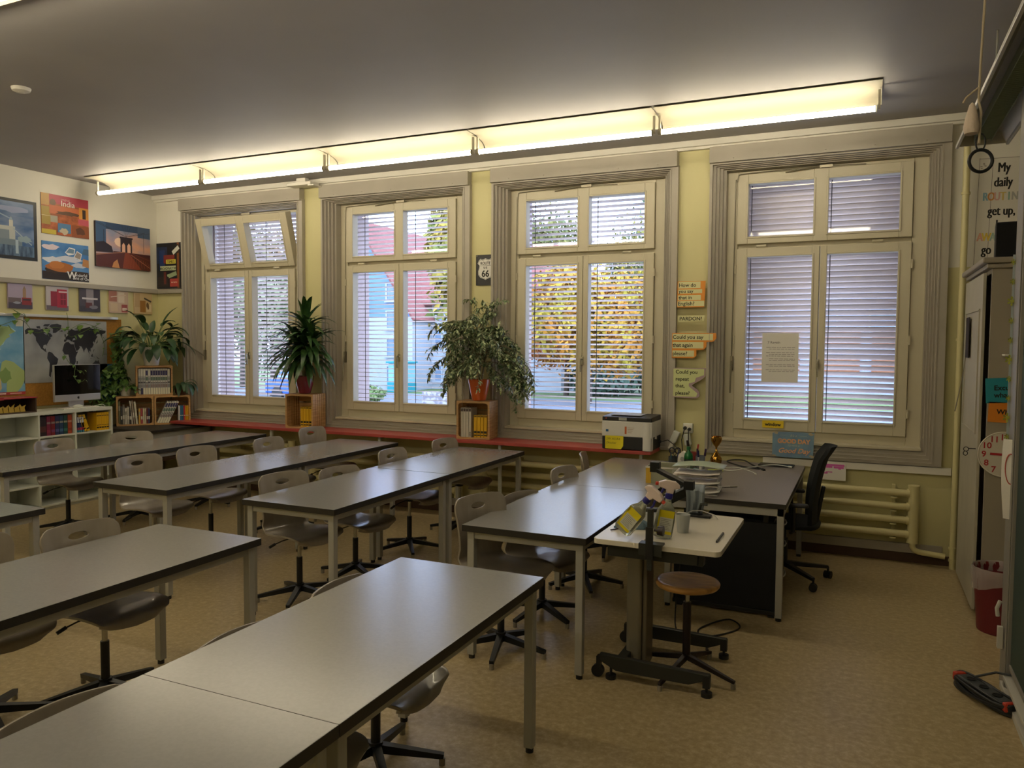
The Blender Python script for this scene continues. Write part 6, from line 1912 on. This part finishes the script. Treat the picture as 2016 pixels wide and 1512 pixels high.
# variegated weeping fig
r = random.Random(21)
t = thing('potted_ficus', 'weeping fig with pale variegated leaves in an orange pot on the right window crate', 'plant', (-3.375, 6.645, PZ))
pot(t, [(.060, 0), (.066, .004), (.085, .08), (.105, .185), (.108, .205), (.101, .205), (.098, .18), (.0, .16)], mat('orange_ceramic', '#c2561c', .28, coat=.3), soil=(.099, .182))
stm = MB(); lf = MB()
trunk = [(0, 0, .17), (.01, 0, .34), (-.01, -.01, .50), (-.01, -.02, .64)]
stm.tube(trunk, [.011, .010, .009, .007], 8)
stm.tube([(.02, .01, .17), (.05, 0, .35), (.10, -.02, .50)], [.008, .007, .006], 8)
def branch(p0, d, L, droop, dens, r):
    P = curve(p0, d, L, droop, 10)
    stm.tube(P, [.0035 * (1 - .07 * i) for i in range(len(P))], 5)
    for i in range(2, len(P)):
        for q in range(dens):
            u = r.random()
            p = P[i - 1].lerp(P[i], u)
            if p.z < .25 and abs(p.x) < .16: continue
            dd = rdir(r, r.uniform(0, 2 * PI), r.uniform(-.9, .5))
            if dd.y > .2: dd.y *= .3
            leaf(lf, p, dd, r.uniform(.045, .075), r.uniform(.020, .028), r.uniform(.4, 1.4), 3, None, .25, shape='lance')
        if i in (4, 6, 8) and L > .3:
            dd = (P[i] - P[i - 1]).normalized() + Vector((r.uniform(-.6, .6), r.uniform(-.5, .2), r.uniform(-.7, .3)))
            Q = curve(P[i], dd, L * .32, droop * .9, 6)
            stm.tube(Q, .0018, 4)
            for j in range(1, len(Q)):
                for q in range(dens):
                    if Q[j].z < .25 and abs(Q[j].x) < .16: continue
                    d3 = rdir(r, r.uniform(0, 2 * PI), r.uniform(-1.0, .4))
                    if d3.y > .2: d3.y *= .3
                    leaf(lf, Q[j - 1].lerp(Q[j], r.random()), d3, r.uniform(.042, .07), r.uniform(.018, .027), r.uniform(.4, 1.4), 3, None, .25)
for k in range(46):
    u = k / 46
    p0 = Vector(trunk[1]).lerp(Vector(trunk[3]), u)
    az = k * 2.4
    d = rdir(r, az, R(8 + 58 * u) + r.uniform(-.15, .25))
    if d.y > .1: d.y *= .25
    branch(p0, d, r.uniform(.36, .62) * (1.05 - .25 * u), r.uniform(1.0, 2.2), 3, r)
for k in range(8):   # long side shoots towards the right window
    branch((.08, -.02, .44 + .01 * k), (1, -.25 + .05 * k, .45 + .03 * k), .60 + .03 * (k % 4), 2.3 + .2 * (k % 3), 3, r)
keep_clear(stm, t.location)
obj('stem', stm, M_ficstem, t)
keep_clear(lf, t.location)
obj('foliage', lf, M_fic, t, angle=180)

# peace lily in a white pot on the top crate
r = random.Random(31)
px, py, pz = crp(.205 + .17, .13, 1.439)
t = thing('potted_peace_lily', 'large leaved green plant in a white pot on the topmost pine crate', 'plant', (px, py, pz))
pot(t, [(.070, 0), (.076, .004), (.092, .10), (.104, .20), (.106, .215), (.100, .215), (.096, .19), (.0, .18)], mat('white_ceramic', '#d2cfc6', .35), soil=(.098, .195))
st = MB(); lf = MB()
for k in range(58):
    az = k * 2.4; el = R(r.uniform(20, 75))
    L = r.uniform(.18, .34)
    d = rdir(r, az, el)
    if d.x < -.15: d.x *= .3
    P = curve((.03 * math.cos(az), .03 * math.sin(az), .19), d, L, .7, 5)
    st.tube(P, .0028, 5)
    dd = (P[-1] - P[-2]).normalized()
    leaf(lf, P[-1], dd, r.uniform(.17, .26), r.uniform(.065, .10), r.uniform(1.0, 2.2), 6, None, .3)
for (dx, dy, h, L2) in ((.02, .12, .34, .30), (.03, .20, .28, .26), (.04, .30, .18, .30), (.02, .26, .22, .22)):
    P = curve((0, .02, .19), (dx, dy, h), math.hypot(dy, h) * .9, .3, 5); st.tube(P, .003, 5)
    leaf(lf, P[-1], (P[-1] - P[-2]), L2, .045, .9, 7, None, .3)
keep_clear(st, t.location)
obj('stem', st, mat('lily_stem', '#4f6b34', .5), t)
keep_clear(lf, t.location)
obj('foliage', lf, mat('lily_leaf', '#1f3a22', .4, c2='#2f5029', scale=10), t, angle=180)

# pothos in the small white pot, with vines trained along the rail and hanging in front of the screen
M_poth = mat('pothos_leaf', '#3b5f2a', .38, c2='#6d8a45', scale=12)
r = random.Random(41)
px, py, pz = crp(.10, .12, 1.093)
t = thing('potted_pothos', 'trailing vine plant in a small white pot left of the topmost pine crate', 'plant', (px, py, pz))
pot(t, [(.045, 0), (.050, .003), (.066, .12), (.072, .128), (.066, .128), (.060, .11), (.0, .10)], MATS['white_ceramic'], soil=(.063, .112))
st = MB(); lf = MB()
org_ = Vector((px, py, pz))
def vine(pts, every=.055, size=(.05, .08), sd=1, jitter=.02, rad=.0025, flat=True):
    rr = random.Random(sd)
    P = [Vector(p) - org_ for p in pts]; Q = []
    for i in range(len(P) - 1):
        p0 = P[max(i - 1, 0)]; p1 = P[i]; p2 = P[i + 1]; p3 = P[min(i + 2, len(P) - 1)]
        for k in range(8):
            u = k / 8
            Q.append(.5 * ((2 * p1) + (p2 - p0) * u + (2 * p0 - 5 * p1 + 4 * p2 - p3) * u * u + (3 * p1 - p0 - 3 * p2 + p3) * u ** 3))
    Q.append(P[-1])
    st.tube(Q, rad, 5)
    acc = 0; nxt = every * .5; sgn = 1
    for i in range(1, len(Q)):
        acc += (Q[i] - Q[i - 1]).length
        while acc > nxt:
            nxt += every * rr.uniform(.6, 1.4); sgn = -sgn
            d = Vector((rr.uniform(.25, .9), sgn * rr.uniform(.2, 1), rr.uniform(-.5, .6)))
            L = rr.uniform(*size)
            leaf(lf, Q[i] + Vector((rr.uniform(0, jitter), 0, rr.uniform(-jitter, jitter))), d, L, L * rr.uniform(.7, .85), rr.uniform(1.0, 2.4), 5, None, .2, shape='heart')
for k in range(10):
    a = k * .63
    P = curve((.03 * math.cos(a), .03 * math.sin(a), .11), rdir(r, a, R(50)), r.uniform(.12, .30), 2.6, 6)
    vine([p + org_ for p in P], .035, (.05, .085), k)
# bush left of the pot
for k in range(16):
    y0 = py - .02 - .018 * k
    vine([(px + .0, py, pz + .13), (px - .05, py - .10, pz + .22 + .01 * k), (max(XL + .10, px - .08), y0 - .05, pz + .16), (max(XL + .12, px - .06) + .01 * (k % 3), y0 - .10, pz - .02 - .012 * k)], .05, (.05, .09), 50 + k)
# climbing cluster up beside the lily
for k in range(13):
    vine([(px, py, pz + .12), (-7.80 + .01 * (k % 4), py + .02, pz + .30), (-7.82, py - .05 + .02 * (k % 5), pz + .52), (-7.80 + .02 * (k % 3), py - .10 + .035 * (k % 6), pz + .66 + .03 * (k % 5))], .055, (.055, .095), 80 + k)
# long runner along the rail above the maps
vine([(-7.82, 6.02, 1.85), (-7.84, 5.80, 1.91), (-7.83, 5.62, 1.84), (-7.83, 5.45, 1.86), (-7.82, 5.25, 1.80), (-7.83, 5.10, 1.93), (-7.83, 4.85, 1.86), (-7.83, 4.60, 1.92)], .10, (.05, .10), 7)
vine([(-7.82, 6.00, 1.92), (-7.83, 5.75, 1.80), (-7.83, 5.63, 1.77), (-7.81, 5.60, 1.95), (-7.80, 5.58, 2.02)], .10, (.05, .10), 9)
vine([(-7.83, 5.20, 1.94), (-7.82, 5.10, 1.99), (-7.82, 5.02, 2.03)], .06, (.05, .09), 12)
vine([(-7.84, 5.95, 1.88), (-7.80, 6.02, 1.70), (-7.80, 6.00, 1.55)], .10, (.04, .07), 14)
# tendril over the dark screen
vine([(-7.78, 5.52, 1.58), (-7.70, 5.53, 1.48), (-7.615, 5.53, 1.455), (-7.612, 5.52, 1.38), (-7.612, 5.53, 1.31), (-7.612, 5.60, 1.285), (-7.612, 5.64, 1.31)], .06, (.035, .06), 15)
vine([(-7.612, 5.55, 1.40), (-7.61, 5.60, 1.40), (-7.61, 5.63, 1.36)], .05, (.03, .05), 16)
keep_clear(st, t.location)
obj('stem', st, mat('vine_stem', '#55702f', .5), t)
keep_clear(lf, t.location)
obj('foliage', lf, M_poth, t, angle=180)

# small plant at the right end of the crates
r = random.Random(51)
px, py, pz = crp(.685, .11, 1.093)
t = thing('potted_plant', 'small plant with drooping dark leaves in a brown clay pot beside the topmost pine crate', 'plant', (px, py, pz))
pot(t, [(.045, 0), (.068, .03), (.070, .07), (.055, .10), (.058, .11), (.052, .11), (.050, .09), (0, .085)], mat('terracotta', '#6b3f2a', .7), soil=(.05, .095))
st = MB(); lf = MB()
for k in range(16):
    az = r.uniform(-1.6, 1.2); d = rdir(r, az, R(r.uniform(20, 65)))
    if d.x + px < -7.8: d.x = abs(d.x)
    if py + d.y * .2 > 6.78: d.y *= .3
    P = curve((0, 0, .10), d, r.uniform(.06, .13), 1.0, 4); st.tube(P, .0025, 5)
    leaf(lf, P[-1], P[-1] - P[-2], r.uniform(.11, .17), r.uniform(.045, .065), r.uniform(1.8, 3.0), 6, None, .25)
keep_clear(st, t.location)
obj('stem', st, MATS['lily_stem'], t)
keep_clear(lf, t.location)
obj('foliage', lf, MATS['lily_leaf'], t, angle=180)
# ================================================================ outside the windows
GZ = -1.0
struct('ground_lawn', MB().box(-70, 25, 7.6, 90, GZ - .3, GZ), mat('lawn_grass', '#566b3a', .9, c2='#677545', scale=.6))
struct('ground_bounce_gravel', MB().box(-70, 25, 7.7, 24, GZ + .001, GZ + .015), mat('pale_bounce_gravel', '#b9b2ac', .9, c2='#a19a94', scale=4))  # pale strip added by the wall to bounce daylight up onto the slats
struct('ground_road', MB().box(-70, 25, 27, 35.5, GZ + .001, GZ + .02), mat('road_asphalt', '#6c707c', .8))
def tree(label, x, y, h, cz, rx, rz, c1, c2, n, seed, size=.17, trunk=.16, cat='tree', name='autumn_tree', group='trees outside the windows', lobes=7):
    t = thing(name, label, cat, (x, y, GZ), 0, group)
    r = random.Random(seed)
    if trunk:
        tr = MB(); tr.tube([(0, 0, 0), (.05, 0, h * .35), (0, .05, h * .7)], [trunk, trunk * .8, trunk * .3], 8)
        for k in range(5):
            a = k * 1.3
            tr.tube([(0, 0, h * (.3 + .07 * k)), (rx * .6 * math.cos(a), rx * .6 * math.sin(a), h * (.5 + .06 * k))], [trunk * .4, trunk * .1], 6)
        obj('trunk', tr, mat('tree_bark', '#4d4238', .9), t)
    cs = [(0, 0, cz - GZ, 1.0)] + [(rx * .55 * math.cos(k * 2.1), rx * .5 * math.sin(k * 2.1), cz - GZ + rz * r.uniform(-.5, .55), .55) for k in range(lobes)]
    lf = MB()
    for k in range(int(n * 2.6)):
        c = cs[r.randrange(len(cs))]
        d = Vector((r.gauss(0, 1), r.gauss(0, 1), r.gauss(0, 1))).normalized()
        q = r.uniform(.55, 1.0)
        p = Vector((c[0] + d.x * rx * c[3] * q, c[1] + d.y * rx * c[3] * q, c[2] + d.z * rz * c[3] * q))
        a = Vector((r.gauss(0, 1), r.gauss(0, 1), r.gauss(0, 1))).normalized(); b_ = d.cross(a)
        if b_.length < .1: continue
        b_.normalize(); a = (a + d * .2).normalized()
        s = size * r.uniform(.5, 1.1)
        lf.add([p - a * s, p + b_ * s * .6, p + a * s, p - b_ * s * .6], [(0, 1, 2, 3)])
    dm = lambda c: tuple(v * .6 for v in lin(c)[:3]) + (1,)
    obj('foliage', lf, mat('leaves_' + c1.strip('#'), dm(c1), .75, c2=dm(c2), scale=.9, detail=6, lo=.4, hi=.6), t)
    return t
tree('orange autumn tree behind the third window', -11.4, 33.5, 6, 2.9, 3.0, 3.1, '#e89a2a', '#c9b030', 4200, 1)
tree('coral red autumn tree at the left of the third window', -14.4, 38.6, 5, 2.6, 2.2, 2.3, '#ee8a4a', '#d99a35', 2600, 2)
tree('tall olive green tree far behind the third window', -21.8, 51.5, 11, 7.6, 4.2, 5.0, '#6f7a42', '#a39a4a', 4200, 3, .24)
tree('tall dark green tree behind the right half of the third window', -15.2, 60, 12, 7.6, 4.2, 6.0, '#5d7045', '#b9a94c', 4000, 4, .24)
tree('yellow green autumn tree in front of the white house roof', -16.6, 32, 8, 4.6, 2.2, 3.6, '#c9a83c', '#8f9a48', 4200, 5, .30)
tree('pale green tree seen through the first window', -27.2, 30.5, 6, 3.0, 3.2, 3.3, '#8a9a68', '#b5b08a', 3400, 6)
tree('brownish green tree at the upper right of the first window', -34.0, 35.5, 9, 7.0, 3.6, 3.4, '#8f8f5a', '#a07a50', 2600, 7)
tree('dark hedge at the foot of the orange tree behind the third window', -11.6, 41, 2, .35, 3.6, 1.5, '#4f6f62', '#6d8a78', 2600, 8, .2, 0, 'hedge', 'garden_hedge', None, 4)
tree('low green bush beside the grey garden wall', -20.6, 29.2, 1, -.6, .9, .5, '#6d8a4a', '#8fa562', 700, 9, .12, 0, 'bush', 'garden_bush', None, 3)
# white house
t = thing('white_house', 'white and pale blue house with red roof seen through the second window', 'house', (-27.3, 38, GZ))
M_wh = mat('house_white', '#b2b7c0', .8); M_hb = mat('house_blue', '#6f8fb8', .8); M_tile = mat('red_roof_tiles', '#8f5650', .8, c2='#824a44', scale=3, stretch=(1, 1, 8)); M_pane = mat('house_pane', '#7f93ad', .2)
w_ = MB(); w_.prism([(-4, 0), (3.7, 0), (3.7, 4.2), (-4, 4.2)], 0, 9, None, 'y')
w_.box(3.7, 12, 2.2, 9, 0, 5.2)
obj('house_wall', w_, M_wh, t)
g_ = MB(); g_.prism([(-4, 4.2), (3.7, 4.2), (-.15, 9.6)], 0, 9, None, 'y'); obj('gable_wall', g_, M_hb, t)
rf = MB(); rf.add([(3.9, -.3, 4.0), (-.15, -.3, 9.9), (-.15, 9, 9.9), (3.9, 9, 4.0)], [(0, 1, 2, 3)]); rf.add([(-4.2, -.3, 4.0), (-.15, -.3, 9.9), (-.15, 9, 9.9), (-4.2, 9, 4.0)], [(0, 3, 2, 1)])
rf.add([(1.5, 1.8, 5.0), (12.3, 1.8, 5.0), (12.0, 5.6, 8.6), (0.5, 5.6, 8.6), (1.5, 1.8, 5.15), (12.3, 1.8, 5.15), (12.0, 5.6, 8.75), (.5, 5.6, 8.75)], [(0, 3, 2, 1), (4, 5, 6, 7), (0, 1, 5, 4), (1, 2, 6, 5), (3, 0, 4, 7)])
ro = obj('roof', rf, M_tile, t); sd = ro.modifiers.new('s', 'SOLIDIFY'); sd.thickness = .12
obj('chimney', MB().box(4.4, 5.3, 4.6, 5.4, 8.0, 10.0).box(4.2, 5.5, 4.4, 5.6, 10.0, 10.15).box(4.6, 5.1, 4.7, 5.2, 10.15, 10.5), mat('chimney_grey', '#7f87a0', .8), t)
def hwin(x, y, z, w, h, panes=1):
    f = MB(); f.box(x - .06, x + w + .06, y - .06, y + .02, z - .06, z); f.box(x - .06, x + w + .06, y - .06, y + .02, z + h, z + h + .06)
    for k in range(panes + 1): f.box(x + k * w / panes - .05, x + k * w / panes + .05, y - .06, y + .02, z, z + h)
    f.box(x - .1, x + w + .1, y - .12, y - .06, z - .12, z - .05)
    o = obj('window', f, M_wh, t)
    obj('pane', MB().box(x, x + w, y - .02, y + .01, z, z + h), M_pane, o)
for z in (.4, 2.0, 3.6, 5.2):
    hwin(1.95, 0, z, .6, .95)
hwin(1.9, 0, 7.0, .4, .6) if False else None
for (x, z, w, n) in ((3.9, 2.6, .5, 1), (5.4, 2.6, .5, 1), (3.9, .5, .5, 1), (6.6, 1.5, 1.4, 3), (6.6, .1, 1.7, 4), (5.2, .2, .5, 1), (4.0, 4.0, .6, 1), (6.0, 4.0, .6, 1)):
    hwin(x, 2.2, z, w, .9, n)
t = thing('turquoise_container', 'turquoise glazed bin shelter at the corner of the white house', 'shelter', (-24.2, 36.3, GZ))
obj('base_box', MB().box(0, 1.3, 0, 1, 0, .55), mat('turquoise_paint', '#2f9aa8', .6), t, .02)
obj('glass_side', MB().box(.05, 1.25, .05, .95, .56, 1.6), mat('pale_turquoise', '#8fc3cf', .3), t)
obj('roof', MB().box(-.05, 1.35, -.05, 1.05, 1.61, 1.7), MATS['turquoise_paint'], t)
t = thing('garden_wall', 'grey stone garden wall at the lower right of the second window', 'wall', (-16.7, 27.6, GZ))
obj('stones', MB().box(0, 3.6, 0, .5, 0, .72), mat('rubble_stone', '#a39c9e', .9, c2='#75707a', scale=5, bump=.6, lo=.45, hi=.55), t, .04)
for k, (x, y, s) in enumerate(((-12.6, 23, .5), (-11.3, 23.4, .4), (-10.2, 22.8, .55), (-9.3, 23.2, .35), (-8.4, 23.0, .45))):
    b = MB(); b.lathe([(0, -s * .4), (s * .7, -s * .3), (s, 0), (s * .75, s * .35), (s * .3, s * .5), (0, s * .52)], 9, smooth=False)
    r = random.Random(k)
    for v in b.v: v *= r.uniform(.85, 1.15)
    tag(obj('boulder', b, mat('boulder_grey', '#9a9aa0', .9, c2='#b8b8ba', scale=3), loc=(x, y, GZ + s * .28)), 'pale boulder by the road outside the third window', 'rock', 'boulders outside the third window')
# blue car by the road
t = thing('parked_car', 'blue parked car at the foot of the first window view', 'car', (-24.0, 29.4, GZ), R(0))
bd = MB(); bd.prism([(-2.0, .3), (2.0, .3), (2.05, .6), (1.9, .85), (1.0, .95), (.55, 1.38), (-.95, 1.40), (-1.6, .98), (-2.0, .9)], -.8, .8, None, 'y')
obj('body', bd, mat('blue_car_paint', '#2c55b0', .3), t, .06)
obj('side_windows', MB().prism([(-1.35, .98), (.85, .98), (.48, 1.30), (-.9, 1.32)], -.815, .815, None, 'y'), M_pane, t)
for x in (-1.25, 1.25):
    for s in (-1, 1):
        obj('wheel', MB().tube([(x, s * .62, .32), (x, s * .83, .32)], .32, 18), M_black, t)
# pale building with brick panels opposite the right window
t = thing('apartment_building', 'pale building with orange brick panels behind the slats of the right window', 'building', (-9.0, 48, GZ))
obj('facade', MB().box(2, 22, 0, 8, 0, 12), mat('pale_facade', '#9a9bab', .8), t)
for k in range(7):
    z = 1.2 + (k % 2) * 1.6; x = 3.0 + (k // 2) * 3.2
    p = obj('brick_panel', MB().box(x, x + 2.6, -.10, -.002, z, z + .85), mat('orange_brick', '#9a6548', .85, c2='#86543e', scale=4, stretch=(1, 1, 6)), t)
for k in range(6):
    x = 3.2 + k * 3.0
    for z in (3.4, 6.4):
        f = obj('window', MB().box(x, x + 1.4, -.08, -.002, z, z + 1.5), M_wh, t)
        obj('pane', MB().box(x + .1, x + 1.3, -.10, -.0805, z + .1, z + 1.4), M_pane, f)
